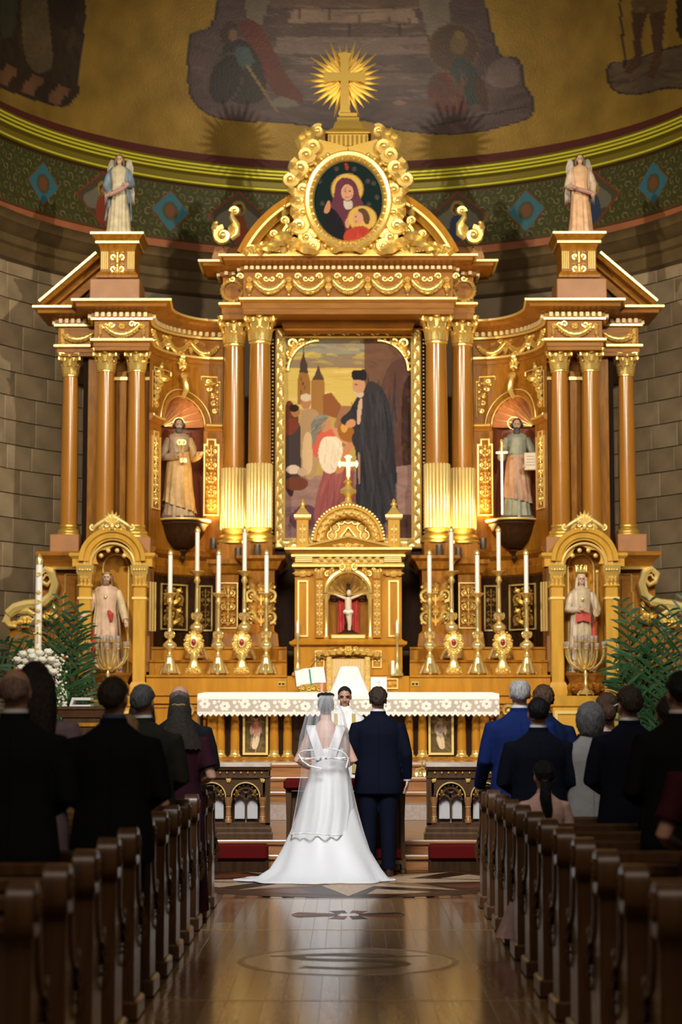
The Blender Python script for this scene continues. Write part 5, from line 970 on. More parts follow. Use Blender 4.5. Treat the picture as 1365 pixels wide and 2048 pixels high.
for e in (-1, 1):
    for k in range(4): o_.leaf(e * (.06 + .09 * k), .02 - .012 * k, .14, .075, 0 if e > 0 else pi, .02); o_.vol(e * (.1 + .08 * k), .05 - .015 * k, .035, 1.3, 0, e, .3, .02)
pt(MB().merge(o_, off(0, Yt - .07, tz(1306))), 'door_arch_carving', 'gold', ad, 60)
# veiled tabernacle door
vn = MB().rings([[(tx(33) * (k / 12 - 1), Yt - .055 - .018 * (k % 2), z) for k in range(25)] for z in (tz(1392), tz(1350), tz(1318))], closed=False); dv = pt(vn, 'door_curtain', flat('gold_brocade', (0.80, 0.62, 0.34), 0.5, 0.2, bump=0.3, bscale=60), lo)
o_ = Orn(); o_.candelabra(tx(30), .3, 1); o_.ros(0, .17, .09, .01, 8); pt(MB().merge(o_, off(0, Yt - .075, tz(1378))), 'curtain_emblem', 'gold_pale', dv, 60)
# middle storey
H0, H1 = tz(1278), tz(1132); ri_ = tx(39)
mid = MB()
for s in (-1, 1): mid.box(min(s * tx(47), s * tx(107)), max(s * tx(47), s * tx(107)), Yt + .04, Yt + .7, H0, H1)
zc_ = tz(1186)
mid.add([(-tx(47), Yt + .04, H1), (tx(47), Yt + .04, H1)] + [(tx(47) * cos(a), Yt + .04, zc_ + (tx(42)) * sin(a)) for a in [pi * i / 20 for i in range(21)]], [(1, 0) + tuple(range(22, 1, -1))])
ms = pt(mid, 'shrine_body', 'wood_light', TB, 20)
pt(MB().rings([[(-tx(44), Yt + .05, z), (-tx(40), Yt + .38, z), (tx(40), Yt + .38, z), (tx(44), Yt + .05, z)] for z in (H0, tz(1140))], closed=False), 'niche_lining', 'wood', ms, 20)
for s in (-1, 1):
    for (a, w, v0, v1, n_) in ((57.5, 13, 1272, 1160, 4),):
        pp_ = pt(sided(MB().bbox(-tx(a + w * .62), -tx(a - w * .62), Yt - .01, Yt + .05, tz(1276), tz(1158), .006), s), 'pilaster', 'wood_light', ms)
        o_ = Orn().candelabra(tx(w * .95), tz(v1) - tz(v0), 6); pt(sided(MB().merge(o_, off(-tx(a), Yt - .015, tz(v0))), s), 'pilaster_carving', 'gold_pale', pp_, 60)
        o_ = Orn(); [o_.leaf((k - 1) * tx(5), 0, tz(1138) - tz(1158), tx(6), pi / 2, .03, .4, .3) for k in range(3)]; [o_.vol(e * tx(6), tz(1140) - tz(1158), tx(4), 1.4, 0, e, .3, .03) for e in (-1, 1)]; pt(sided(MB().merge(o_, off(-tx(a), Yt - .01, tz(1158))), s), 'pilaster_capital', 'gold', pp_, 60)
    f_ = MB().hsweep([(-tx(100), tz(1272)), (-tx(100), tz(1162)), (-tx(82), tz(1162)), (-tx(82), tz(1272))], [(.012, Yt + .05), (.012, Yt + .02), (-.012, Yt + .02), (-.012, Yt + .05)], closed=True); pt(sided(f_, s), 'panel_border', 'gold_pale', ms)
    o_ = Orn(); o_.ros(0, 0, .06); o_.leaf(.02, 0, .13, .06, 0); o_.leaf(-.02, 0, .13, .06, pi); pt(sided(MB().merge(o_, off(-tx(91), Yt + .02, tz(1147))), s), 'carved_rosette', 'gold', ms, 60)
    co_ = MB().lathe(-tx(44), Yt + .03, [(.035, H0), (.05, H0 + .02), (.03, H0 + .06), (.032, tz(1200)), (.05, tz(1196)), (.055, tz(1188)), (.03, tz(1186))], 12); pt(sided(co_, s), 'niche_column', 'gold', ms)
    o_ = Orn(); [o_.vol(-tx(30 + 8 * (k % 2)), .03 + .06 * k, .04, 1.5, k, 1 if k % 2 else -1, .28) for k in range(3)]; [o_.leaf(-tx(30), .03 + .05 * k, .09, .05, 2 - k * .4, .02) for k in range(4)]; pt(sided(MB().merge(o_, off(-tx(4), Yt + .03, tz(1160))), s), 'spandrel_carving', 'gold', ms, 60)
pt(MB().hsweep([(-tx(47) * cos(a), zc_ + tx(47) * sin(a)) for a in [pi * i / 24 for i in range(25)]], [(.01, Yt - .02), (.01, Yt + .06), (-.05, Yt + .06), (-.05, Yt), (-.02, Yt - .03)]), 'niche_arch', 'gold', ms, 30)
NR = 9
for k in range(NR):
    g0, g1 = pi * k / NR, pi * (k + 1) / NR; rows = []
    for i in range(5): t = i / 4; rows.append([(-(tx(4) + (tx(40) - tx(4)) * t) * cos(g0 + (g1 - g0) * q / 4), Yt + .36 - .26 * t * t - .03 * t * sin(pi * q / 4), zc_ - .02 + (tx(2) + (tx(40)) * t) * sin(g0 + (g1 - g0) * q / 4)) for q in range(5)])
    pt(MB().rings(rows, closed=False), 'shell_flute', 'gold', ms, 60)
pt(MB().bbox(-tx(36), tx(36), Yt + .02, Yt + .4, H0 - .005, tz(1268), .01), 'crucifix_shelf', 'wood_light', ms); pt(MB().box(-tx(33), tx(33), Yt + .012, Yt + .03, tz(1276), tz(1270)), 'shelf_gilding', 'gold_pale', ms)
o_ = Orn(); o_.ros(0, 0, .07, .03); o_.leaf(0, .02, .1, .08, -pi / 2, .04); [o_.vol(e * .09, .02, .05, 1.4, pi / 2, e, .3, .02) for e in (-1, 1)]; pt(MB().merge(o_, off(0, Yt - .02, tz(1138))), 'arch_keystone', 'gold', ms, 60)
# entablature, little pediment, tympanum arch, pinnacles, cross
en = tsweep(107, [(0, tz(1134)), (.02, tz(1132)), (.03, tz(1126)), (0, tz(1125)), (0, tz(1113)), (.03, tz(1112)), (.04, tz(1107)), (.07, tz(1104)), (.12, tz(1099)), (.13, tz(1096)), (-.4, tz(1096)), (-.4, tz(1134))], 'shrine_entablature', 'canopy', Yt - .01)
for vv, pr in ((1130, .032), (1097, .135), (1110, .045)): tsweep(107, lip(tz(vv), pr), 'gilded_fillet', 'gold_line', Yt - .01, en)
o_ = Orn()
for k in range(17): o_.leaf((k - 8) * tx(8) - .03, .02, .1, .06, .5 if k % 2 else -.5, .0); o_.ball((k - 8) * tx(8), .06 if k % 2 else .02, .015)
pt(MB().merge(o_, off(0, Yt - .015, tz(1124))), 'frieze_carving', 'gold_pale', en, 60)
for s in (-1, 1):
    o_ = MB(); [o_.box(-tx(106 - 0) , -tx(72), Yt - .04, Yt, tz(1124 - 3.6 * k), tz(1122 - 3.6 * k)) for k in range(3)]; stuff(pt(sided(o_, s), 'reeding', 'gold_pale', en))
pd_ = [(-tx(88), tz(1096)), (0, tz(1076)), (tx(88), tz(1096))]; pe_ = pt(MB().hsweep(pd_, [(.02, Yt - .14), (.02, Yt + .2), (-.08, Yt + .2), (-.08, Yt - .02), (-.02, Yt - .1)]), 'small_pediment', 'canopy', en, 20)
pt(MB().hsweep(pd_, [(.026, Yt - .145), (.026, Yt - .11), (-.0, Yt - .13)]), 'gilded_lip', 'gold_line', pe_); pt(MB().prism([(p[0] * .9, p[1] - .02) for p in pd_], Yt, Yt + .1), 'pediment_field', 'canopy', pe_)
o_ = Orn(); o_.ros(0, .045, .06)
for e in (-1, 1):
    for k in range(4): o_.leaf(e * (.04 + .09 * k), .03 - .004 * k, .13 - .02 * k, .07 - .012 * k, 0 if e > 0 else pi, .0)
pt(MB().merge(o_, off(0, Yt - .01, tz(1095) - .0)), 'pediment_carving', 'gold_pale', pe_, 60)
zt0 = tz(1078); att = pt(MB().bbox(-tx(72), tx(72), Yt + .08, Yt + .5, tz(1096), zt0, .01), 'attic_block', 'canopy', TB)
aa = [pi * i / 30 for i in range(31)]; Ra = tx(70)
ta = pt(MB().hsweep([(-Ra * cos(a), zt0 - .02 + Ra * sin(a)) for a in aa], [(.0, Yt + .02), (.0, Yt + .4), (-.16, Yt + .4), (-.16, Yt + .08), (-.14, Yt + .05), (-.05, Yt + .05), (-.03, Yt + .02)]), 'tympanum_arch', 'canopy', TB, 30)
o_ = Orn()
for i in range(22): a = pi * (i + .5) / 22; r = Ra - .09; o_.leaf(-r * cos(a), r * sin(a), .07, .06, pi / 2 - a + pi + (.5 if i % 2 else -.5), .0); o_.ball(-r * cos(a), r * sin(a), .018)
pt(MB().merge(o_, off(0, Yt + .045, zt0 - .02)), 'arch_carving', 'gold_pale', ta, 60)
cb = MB()
for i in range(32): a = pi * (i + .5) / 32; cb.ell((-(Ra + .015) * cos(a), Yt + .05, zt0 - .02 + (Ra + .015) * sin(a)), .024, 6, 4)
stuff(pt(cb, 'crocket_row', 'gold', ta))
pt(MB().prism([(-tx(55), zt0)] + [(-tx(55) * cos(a), zt0 + tx(55) * sin(a) - .02) for a in aa] + [(tx(55), zt0)], Yt + .2, Yt + .35), 'tympanum', 'canopy', ta)
for (a, b, r) in ((0, 36, 9), (-27, 19, 9), (27, 19, 9), (-33, 3, 9), (33, 3, 9), (-14, 31, 6), (14, 31, 6)):
    o_ = Orn(); rp_ = tx(r); o_.tube([(rp_ * cos(t), -.02, rp_ * sin(t)) for t in np.linspace(0, 2 * pi, 17)], .012, 5); o_.ros(0, 0, rp_ * .85, 0, 8); pt(MB().merge(o_, off(tx(a), Yt + .2, zt0 + tx(b) + .05)), 'tracery_rosette', 'gold_pale', ta, 60)
o_ = Orn(); o_.tube([(-tx(20), -.03, 0), (0, -.03, tx(26)), (tx(20), -.03, 0)], .02, 5); o_.ros(0, tx(9), tx(8), .01); pt(MB().merge(o_, off(0, Yt + .19, zt0)), 'tracery_gable', 'gold_pale', ta, 60)
for s in (-1, 1):
    xpn = tx(92); pn = pt(sided(MB().bbox(-xpn - .085, -xpn + .085, Yt + .04, Yt + .21, tz(1097), tz(1036), .01), s), 'pinnacle', 'canopy', TB)
    pt(sided(MB().rings([[(-xpn + a * w, Yt + .125 + b * w, z) for a, b in ((-1, -1), (1, -1), (1, 1), (-1, 1))] for w, z in ((.1, tz(1038)), (.12, tz(1034)), (.12, tz(1029)), (.09, tz(1026)), (.02, tz(1011)))]), s), 'pinnacle_roof', 'gold', pn, 30)
    pt(sided(MB().lathe(-xpn, Yt + .125, [(.02, tz(1012)), (.045, tz(1009)), (.045, tz(1005)), (.02, tz(1003)), (.03, tz(1000)), (.001, tz(995))], 10), s), 'pinnacle_finial', 'gold', pn)
    o_ = Orn().candelabra(.09, tz(1045) - tz(1088), 2); pt(sided(MB().merge(o_, off(-xpn, Yt + .035, tz(1088))), s), 'pinnacle_carving', 'gold_pale', pn, 60)
cr = MB().lathe(0, Yt + .2, [(.09, zt0 + Ra - .02), (.13, zt0 + Ra + .02), (.06, tz(1000)), (.04, tz(992)), (.11, tz(985)), (.12, tz(977)), (.05, tz(970)), (.035, tz(966)), (.08, tz(962)), (.03, tz(956)), (.03, tz(950))], 16); cs = pt(cr, 'cross_foot', 'gold', TB)
zx = tz(925); k_ = px(925, Yt); pl = []
for (a, b) in [(-3, -26), (-4, -5), (-14, -4), (-17, -8), (-20, -2), (-20, 2), (-17, 8), (-14, 4), (-4, 4), (-4, 11), (-8, 14), (-3, 18), (3, 18), (8, 14), (4, 11), (4, 4), (14, 4), (17, 8), (20, 2), (20, -2), (17, -8), (14, -4), (4, -5), (3, -26)]: pl.append((a * k_, zx + b * k_))
pt(MB().prism(pl[::-1], Yt + .17, Yt + .23), 'top_cross', 'gold', cs, 20)
# ------------------------------------------------------------------ crucifix with its red hangings
Yk = Yt + .26; CF = thing('crucifix', 'small dark wooden crucifix standing in the arched niche of the tabernacle', 'crucifix', (0, Yk, tz(1268)))
pt(MB().box(-.03, .03, Yk - .012, Yk + .012, tz(1262), tz(1166)).box(-.24, .24, Yk - .012, Yk + .012, tz(1195), tz(1189)), 'cross_beams', 'wood_dark', CF, None)
pt(MB().bbox(-.11, .11, Yk - .09, Yk + .09, tz(1268), tz(1262), .01).lathe(0, Yk, [(.09, tz(1262)), (.05, tz(1256)), (.06, tz(1250)), (.03, tz(1244))], 10), 'crucifix_foot', 'wood_dark', CF)
f_ = MB(); zz = tz(1193); f_.tube([(0, Yk - .04, zz), (.0, Yk - .05, zz - .14), (.01, Yk - .05, zz - .26), (.02, Yk - .06, zz - .38), (.01, Yk - .04, zz - .52)], [.05, .05, .045, .03, .02], 8); f_.tube([(-.02, Yk - .04, zz - .02), (-.13, Yk - .035, zz + .02), (-.23, Yk - .03, zz + .06)], [.025, .02, .014], 6); f_.tube([(.02, Yk - .04, zz - .02), (.13, Yk - .035, zz + .02), (.23, Yk - .03, zz + .06)], [.025, .02, .014], 6); f_.ell((.01, Yk - .07, zz + .06), (.035, .04, .048), 8, 6)
pt(f_, 'corpus', flat('ivory', (.72, .58, .44), .45), CF, 60); pt(MB().tube([(-.055, Yk - .06, zz - .2), (0, Yk - .1, zz - .23), (.055, Yk - .06, zz - .2)], .03, 6), 'loincloth', 'wax', CF, 60)
for s in (-1, 1):
    hg = MB(); nx = 9
    hg.rings([[(s * (tx(6) + tx(15) * i / nx) , Yk + .06 + .012 * sin(i * 2.2 + z * 3), z) for i in range(nx + 1)] for z in np.linspace(tz(1264), tz(1188), 8)], closed=False)
    o = hg.build('red_hanging', flat('crimson_cloth', (0.52, 0.055, 0.045), 0.75, bump=.1, bscale=120)); tag(o, 'narrow red cloth hanging to the %s of the crucifix in the tabernacle' % ('left' if s < 0 else 'right'), 'cloth', 'red hangings of the tabernacle')
# ------------------------------------------------------------------ the altar table
YT = 26.92; AT = thing('altar_table', 'long oak altar table with short columns and painted angel panels in front', 'altar', (0, YT + .4, .92))
def az(v): return Z(v, YT)
def axx(u): return X(u, 1450, YT)
tw = axx(402)
pt(MB().bbox(tw, -tw, YT - .05, YT + .9, az(1399), az(1388), .02), 'table_top', 'wood_light', AT)
bd_ = pt(MB().box(tw + .12, -tw - .12, YT + .28, YT + .9, .93, az(1399)), 'table_body', 'wood_dark', AT)
pt(MB().sweep([(tw + .06, YT + .9), (tw + .06, YT + .06), (-tw - .06, YT + .06), (-tw - .06, YT + .9)], [(.1, .918), (.1, az(1519)), (.04, az(1514)), (-.6, az(1514)), (-.6, .918)]), 'table_plinth', 'wood', AT, 30)
for s in (-1, 1):
    for u in (441, 470, 549, 576):
        if True:
            x = axx(u); r = 9 * px(1450, YT); cl = pt(sided(MB().lathe(x, YT + .16, [(r, az(1502)), (r * 1.02, az(1475)), (r * .92, az(1449)), (r * 1.0, az(1446)), (r * .92, az(1443)), (r * .8, az(1435)), (r * .95, az(1408)), (r * 1.1, az(1399))], 20), s), 'column', 'wood_light', AT)
            pt(sided(MB().lathe(x, YT + .16, [(r * 1.02, az(1501)), (r * 1.06, az(1504)), (r * 1.0, az(1506)), (r * 1.15, az(1510)), (r * 1.4, az(1512)), (r * 1.42, az(1514)), (.01, az(1514))], 20), s), 'column_base', 'gold', cl)
    pt(sided(MB().bbox(axx(415), axx(434), YT + .1, YT + .3, az(1514), az(1399), .01), s), 'corner_pilaster', 'wood_light', AT)
for u0, nm in ((511, 'painted_panel'), (698, 'painted_panel'), (885, 'painted_panel')):
    xa, xb2 = axx(u0 - 21), axx(u0 + 21); za_, zb_ = az(1506), az(1424)
    gu, gv = np.meshgrid(np.linspace(0, 1, 60), np.linspace(0, 1, 110)); cv = Canvas(gu * 42, 82 - gv * 82, (92, 78, 48)); cv.strokes((0, 42, 0, 82), [(112, 96, 60), (74, 62, 40), (128, 112, 72)], 60, 16, 6, .4, .5, .6)
    d = 1 if u0 < 698 else -1
    def m_(pts): return [(21 + d * (a - 21), b) for a, b in pts]
    rose = (190, 130, 110) if d > 0 else (150, 132, 120)
    cv.smooth(m_([(12, 74), (16, 50), (20, 34), (30, 34), (30, 52), (24, 76)]), (212, 190, 160)); cv.smooth(m_([(12, 22), (8, 40), (14, 50), (16, 30)]), (176, 150, 120)); cv.smooth(m_([(32, 20), (35, 40), (30, 46), (28, 28)]), (160, 132, 108)); cv.smooth(m_([(13, 40), (15, 24), (22, 18), (30, 22), (31, 38), (22, 46)]), rose); cv.ell(21 + d * 1, 12, 5, 6.5, (184, 130, 100)); cv.ell(21 + d * .5, 8, 6, 5, (60, 38, 26)); cv.ell(21 + d * 1, 11, 10, 9, (150, 110, 60), .8, 0, .85); cv.strokes((12, 30, 40, 74), [(232, 214, 190), (180, 156, 130)], 14, 22, 2, 1.8 if d > 0 else 1.3, .1, .6)
    pos = np.stack([xa + gu * (xb2 - xa), np.full_like(gu, YT + .22), za_ + gv * (zb_ - za_)], -1); pn = grid_mesh(nm, pos, cv, MATS['oil_paint'], AT)
    pt(MB().hsweep([(xa, za_), (xa, zb_), (xb2, zb_), (xb2, za_)], [(.0, YT + .28), (0, YT + .18), (.03, YT + .18), (.03, YT + .28)], closed=True), 'panel_frame', 'gold_line', pn, 20)
# cloth: plain top with a lace fall
cl = thing('altar_cloth', 'white linen cloth with a deep scalloped lace edge on the altar table', 'tablecloth', (0, YT + .4, az(1387)))
zt_ = az(1386); x0 = axx(397)
pf = [(YT + .9, zt_ + .01), (YT - .06, zt_ + .012), (YT - .1, zt_ + .004), (YT - .12, zt_ - .03), (YT - .122, az(1399))]
rs = []
for i in range(41):
    x = x0 + (-2 * x0) * i / 40; rs.append([(x, y + .006 * sin(i * 1.9) * (k > 1), z + (0 if 0 < i < 40 else -.02)) for k, (y, z) in enumerate(pf)])
pt(MB().rings(rs, closed=False), 'linen_top', 'white', cl, 60)
nx, nz = 700, 34; gu, gv = np.meshgrid(np.linspace(0, 1, nx), np.linspace(0, 1, nz)); Lx = -2 * x0; px_ = gu * Lx
sc = .036 * 2; edge = .10 * np.abs(((px_ / sc) % 1) - .5) * 2
cv = Canvas(px_, gv, (232, 222, 214)); cv.c[..., 3] = .62; hgt = .25
XX, ZZ = px_, gv * hgt; k_ = 0
def solid(m): cv.c[m, :3] = (240, 236, 230); cv.c[m, 3] = 1
for c in np.arange(.1, Lx, .27):
    k_ += 1; zc2 = .14 + .03 * (k_ % 2)
    for t in range(6): g_ = t * pi / 3 + k_; solid(((XX - c - .045 * cos(g_)) ** 2 + (ZZ - zc2 - .04 * sin(g_)) ** 2) < .027 ** 2)
    solid(((XX - c - .13) ** 2 + (ZZ - .19) ** 2 < .026 ** 2) | ((XX - c - .16) ** 2 + (ZZ - .13) ** 2 < .022 ** 2) | ((XX - c - .12) ** 2 + (ZZ - .075) ** 2 < .02 ** 2) | ((XX - c - .19) ** 2 + (ZZ - .2) ** 2 < .018 ** 2))
    cv.put(((XX - c) ** 2 + (ZZ - zc2) ** 2) < .012 ** 2, (200, 188, 180))
solid(gv < .16 + edge); solid(gv > .93); solid((np.abs(ZZ - .055) < .006)); m0 = gv < edge * 1.35; cv.c[m0, 3] = 0
pos = np.stack([x0 + px_, YT - .126 + .006 * np.sin(px_ * 9) + .003 * np.sin(px_ * 31), az(1433) + gv * (az(1396) - az(1433))], -1)
grid_mesh('lace_fall', pos, cv, painted('lace', .8, alpha=True), cl)
for s in (-1, 1): sf = MB().rings([[(s * -x0 - s * .002 - s * .03 * (k / 4) * 0 + (-s) * 0 - s * (-.01) * sin(i), YT - .11 + 1.0 * i / 10, z) for i in range(11)] for k, z in enumerate(np.linspace(az(1455), az(1387), 5))], closed=False); pt(sf, 'side_fall', 'white', cl, 60)
# ------------------------------------------------------------------ tall candlesticks with candles
def stick(rows, Y, u, seg=16): return [(a * px(1250, Y), Z(v, Y)) for a, v in rows]
def candlestick(name, label, u, Y, v0, vpan, vtip, k=1.0, grp='tall brass altar candlesticks'):
    x, z0 = X(u, 1250, Y), Z(v0, Y); zp, zt = Z(vpan, Y), Z(vtip, Y); H = zp - z0; q = .00735 * k
    e = thing(name, label, 'candlestick', (x, Y, z0), grp)
    pr = [(.5, .015), (15, .02), (15.5, .05), (13, .09), (11, .13), (9, .17), (7, .21), (8.5, .225), (6, .24), (3.5, .27), (3.5, .285), (6, .30), (11, .325), (13, .355), (12, .385), (7.5, .41), (4, .43), (5, .45), (9, .475), (9.5, .5), (6, .525), (4, .545), (4.2, .58), (3.4, .8), (3.2, .86), (5, .875), (6.5, .895), (5, .92), (4, .94), (7, .965), (12, .985), (14, 1), (13, 1.005), (4, 1.0), (.5, 1.0)]
    body = MB().lathe(x, Y, [(r * q, z0 + H * t) for r, t in pr], 18, lambda t, z: 1 + (.06 * cos(3 * t + .5) if z < z0 + H * .22 else (.05 * cos(8 * t) if z0 + H * .31 < z < z0 + H * .40 else 0)))
    b_ = pt(body, 'stem', 'brass', e)
    for j in range(3):
        a = rad(270 + 120 * j); f_ = MB(); f_.tube([(x + r * q * cos(a), Y + r * q * sin(a), z0 + H * z) for r, z in ((10, .13), (15, .09), (18, .05), (21, .02), (20, .012))], [q * 4, q * 4.5, q * 4, q * 4, q * 3], 7); f_.ell((x + 20 * q * cos(a), Y + 20 * q * sin(a), z0 + q * 3.6), q * 4, 8, 6); pt(f_, 'foot', 'brass', e)
    for j in range(3):
        a = rad(210 + 120 * j); f_ = MB(); f_.tube([(x + r * q * cos(a), Y + r * q * sin(a), z0 + H * z) for r, z in ((8, .53), (10.5, .51), (10.5, .48), (7, .455))], q * 1.4, 6); pt(f_, 'stem_scroll', 'brass', e)
    r = 4.3 * q / k; c_ = thing('altar_candle', 'white candle in the ' + label.split(' ', 1)[1] if False else 'tall white candle on the ' + label, 'candle', (x, Y, zp + .002), 'white altar candles')
    pt(MB().lathe(x, Y, [(r, zp + .003), (r, zt - .07), (r * .7, zt - .05)], 12), 'wax_shaft', 'wax', c_); pt(MB().lathe(x, Y, [(r * 1.2, zt - .085), (r * 1.25, zt - .05), (r * .5, zt - .012), (.001, zt)], 12), 'candle_follower', 'brass', c_)
ords = ['outermost', 'second from outside', 'middle', 'fourth from outside', 'innermost']
for s in (-1, 1):
    for i, (u, tall) in enumerate([(341, 0), (395, 1), (438, 0), (490, 1), (534, 0)]):
        uu = u if s < 0 else 2 * AX - u - (1 if i else 0)
        lb = ('%s %s brass candlestick %s of the tabernacle' % (ords[i], 'tall' if tall else 'short', 'left' if s < 0 else 'right'))
        if tall: candlestick('tall_candlestick', lb, uu, 28.48, 1320, 1143, 1052, 1.08)
        else: candlestick('candlestick', lb, uu, 28.06, 1350, 1187, 1098)
# relic stands in front of the tall ones
for i, u in enumerate((389, 485, 909, 1007)):
    Y = 27.99; x, z0, q = X(u, 1300, Y), Z(1350, Y), px(1300, Y); e = thing('reliquary', 'gilt sunburst reliquary with red centre, %s of the four' % ['leftmost', 'second from left', 'third from left', 'rightmost'][i], 'reliquary', (x, Y, z0), 'gilt reliquaries')
    b_ = MB().bbox(x - 15 * q, x + 15 * q, Y - .06, Y + .06, z0, z0 + 16 * q, .02); o_ = Orn(); o_.cresting(30 * q, 14 * q); [o_.vol(a * 7 * q, 8 * q, 5 * q, 1.4, 0, a, .3) for a in (-1, 1)]; b_.merge(o_, off(x, Y - .06, z0 + 4 * q)); b_.lathe(x, Y, [(13 * q, z0 + 15 * q), (9 * q, z0 + 24 * q), (6 * q, z0 + 30 * q), (9 * q, z0 + 36 * q), (5 * q, z0 + 46 * q)], 12, None, 0, 2 * pi, .6); pt(b_, 'relic_foot', 'gold', e, 50)
    zc = z0 + 64 * q; o_ = Orn(); o_.ell((0, 0, 0), (15 * q, .04, 19 * q), 14, 10)
    for k in range(14): t = 2 * pi * k / 14; o_.vol(14.5 * q * cos(t), 18 * q * sin(t), 4.5 * q, 1.3, t, 1 if k % 2 else -1, .35, .02); o_.leaf(15 * q * cos(t + .2), 19 * q * sin(t + .2), 7 * q, 5 * q, t + .2, .01)
    fr_ = pt(MB().merge(o_, off(x, Y, zc)), 'relic_frame', 'gold', e, 50)
    pt(MB().ell((x, Y - .06, zc), (5 * q, .02, 7 * q), 12, 8), 'relic_glass', flat('garnet', (.30, .02, .03), .12), e); pt(MB().tube([(x + 6 * q * cos(t), Y - .065, zc + 8 * q * sin(t)) for t in np.linspace(0, 2 * pi, 19)], .012, 6), 'relic_rim', 'gold_pale', e)
# low candles beside the tabernacle
for s, u in ((-1, 597), (1, 796)):
    Y = 27.9; x, q = X(u, 1290, Y), px(1290, Y); zb = tz(1352) + .001; e = thing('low_candlestick', 'slim brass candlestick with a white candle at the %s corner of the tabernacle' % ('left' if s < 0 else 'right'), 'candlestick', (x, Y, zb), 'slim candlesticks beside the tabernacle')
    z_ = lambda v: Z(v, Y)
    pt(MB().lathe(x, Y, [(.5 * q, zb), (12 * q, zb), (12 * q, zb + .03), (8 * q, zb + .06), (4 * q, z_(1330)), (2.5 * q, z_(1324)), (4 * q, z_(1316)), (2.5 * q, z_(1310)), (2.8 * q, z_(1275)), (4.5 * q, z_(1269)), (5.5 * q, z_(1266)), (.5 * q, z_(1266))], 14), 'stem', 'brass', e); pt(MB().lathe(x, Y, [(3 * q, z_(1266)), (3 * q, z_(1246)), (1.2 * q, z_(1241)), (.1, z_(1236)) if False else (.001, z_(1238))], 10), 'candle', 'wax', e)
x, Y = X(787, 1320, 27.88), 27.86; e = thing('pillar_candle', 'short white pillar candle next to the right slim candlestick', 'candle', (x, Y, tz(1352)))
pt(MB().lathe(x, Y, [(.001, tz(1352)), (.026, tz(1352)), (.026, tz(1322)), (.001, tz(1321))], 14), 'wax_shaft', 'wax', e); pt(MB().lathe(x, Y, [(.03, tz(1356) + .03), (.034, tz(1350)), (.028, tz(1349))], 14), 'holder', 'brass', e)
# missal on its stand, veiled chalice, card, microphone
Yb = 27.15; zt2 = zt_ + .012; xb = X(624, 1365, Yb); e = thing('book_stand', 'ornate gilt stand holding the open book on the left of the altar', 'book stand', (xb, Yb, zt2))
qb = px(1370, Yb); o_ = MB().bbox(xb - 23 * qb, xb + 25 * qb, Yb - .1, Yb + .12, zt2, zt2 + .02, .008); o2 = Orn(); [o2.vol(a * qb, 9 * qb, 6 * qb, 1.4, 0, d, .3) for a, d in ((-15, 1), (-5, -1), (6, 1), (16, -1))]; o_.merge(o2, off(xb, Yb - .1, zt2)); o_.box(xb - 22 * qb, xb + 24 * qb, Yb - .08, Yb + .1, zt2, zt2 + 15 * qb); pt(o_, 'stand_frame', 'gold_dim', e, 50)
sl = Matrix.Rotation(rad(52), 3, 'X') @ Matrix.Identity(3); rz = Matrix.Rotation(rad(-8), 3, 'Y'); bt = thing('open_missal', 'large open white paged book with a green ribbon leaning on the gilt stand', 'book', (xb, Yb - .03, zt2 + 15 * qb))
def bmp(x, y, z): v = rz @ (sl @ Vector((x, y, z))); return (xb + v.x, Yb - .03 + v.y, zt2 + 17 * qb + v.z)
for d in (-1, 1): pg = MB().rings([[(d * .2 * i / 8, y, .012 + .028 * sin(pi * min(1, .15 + i / 8)) * (1 - .5 * i / 8)) for i in range(9)] + [(d * .2, y, 0), (0, y, 0)] for y in (-.02, .25)]); pt(MB().merge(pg, bmp), 'page_block', 'white', bt, 50)
pt(MB().merge(MB().bbox(-.215, .215, -.03, .26, -.014, -.001, .004), bmp), 'book_cover', flat('red_leather', (.30, .06, .04), .5), bt); pt(MB().merge(MB().rings([[(x, y, .045) for x in (-.01, .01)] for y in np.linspace(-.05, .22, 6)], closed=False), bmp), 'green_ribbon', flat('green_ribbon', (.02, .25, .16), .6), bt)
pt(MB().rings([[(xb + .13 + .03 * i, Yb - .16, zt2 + z) for i in range(2)] for z in (.0, .05, .12)], closed=False), 'pink_ribbon', flat('pink_ribbon', (.7, .3, .3), .6), bt)
Yv = 27.2; xv = X(700, 1370, Yv); qv = px(1370, Yv); vc = MB(); rs = []
for t, z in ((1, zt2), (.93, zt2 + .03), (.62, zt2 + .24), (.48, zt2 + .335), (.40, zt2 + .35)): rs.append([(xv + 41 * qv * t * math.copysign(abs(cos(a)) ** .6, cos(a)) * (1 + .03 * sin(5 * a)), Yv + .16 * t * math.copysign(abs(sin(a)) ** .6, sin(a)), z) for a in np.linspace(0, 2 * pi, 33)[:-1]])
tag(vc.rings(rs).build('veiled_chalice', M['white'], org=(xv, Yv, zt2)), 'chalice covered by a stiff white veil in the middle of the altar', 'chalice')
Yd = 27.25; e = thing('altar_card', 'white printed card in a slim frame standing right of the veiled chalice', 'card', (X(758, 1370, Yd), Yd, zt2)); xa, xb2 = X(743, 1370, Yd), X(775, 1370, Yd)
pt(MB().bbox(xa, xb2, Yd, Yd + .012, zt2, Z(1354, Yd), .004), 'card_board', 'wax', e); pt(MB().hsweep([(xa, zt2 + .003), (xa, Z(1354, Yd)), (xb2, Z(1354, Yd)), (xb2, zt2 + .003)], [(.003, Yd + .01), (.003, Yd - .004), (-.003, Yd - .004), (-.003, Yd + .01)], closed=True), 'card_edge', flat('grey_edge', (.55, .5, .44), .5), e); xm = (xa + xb2) / 2
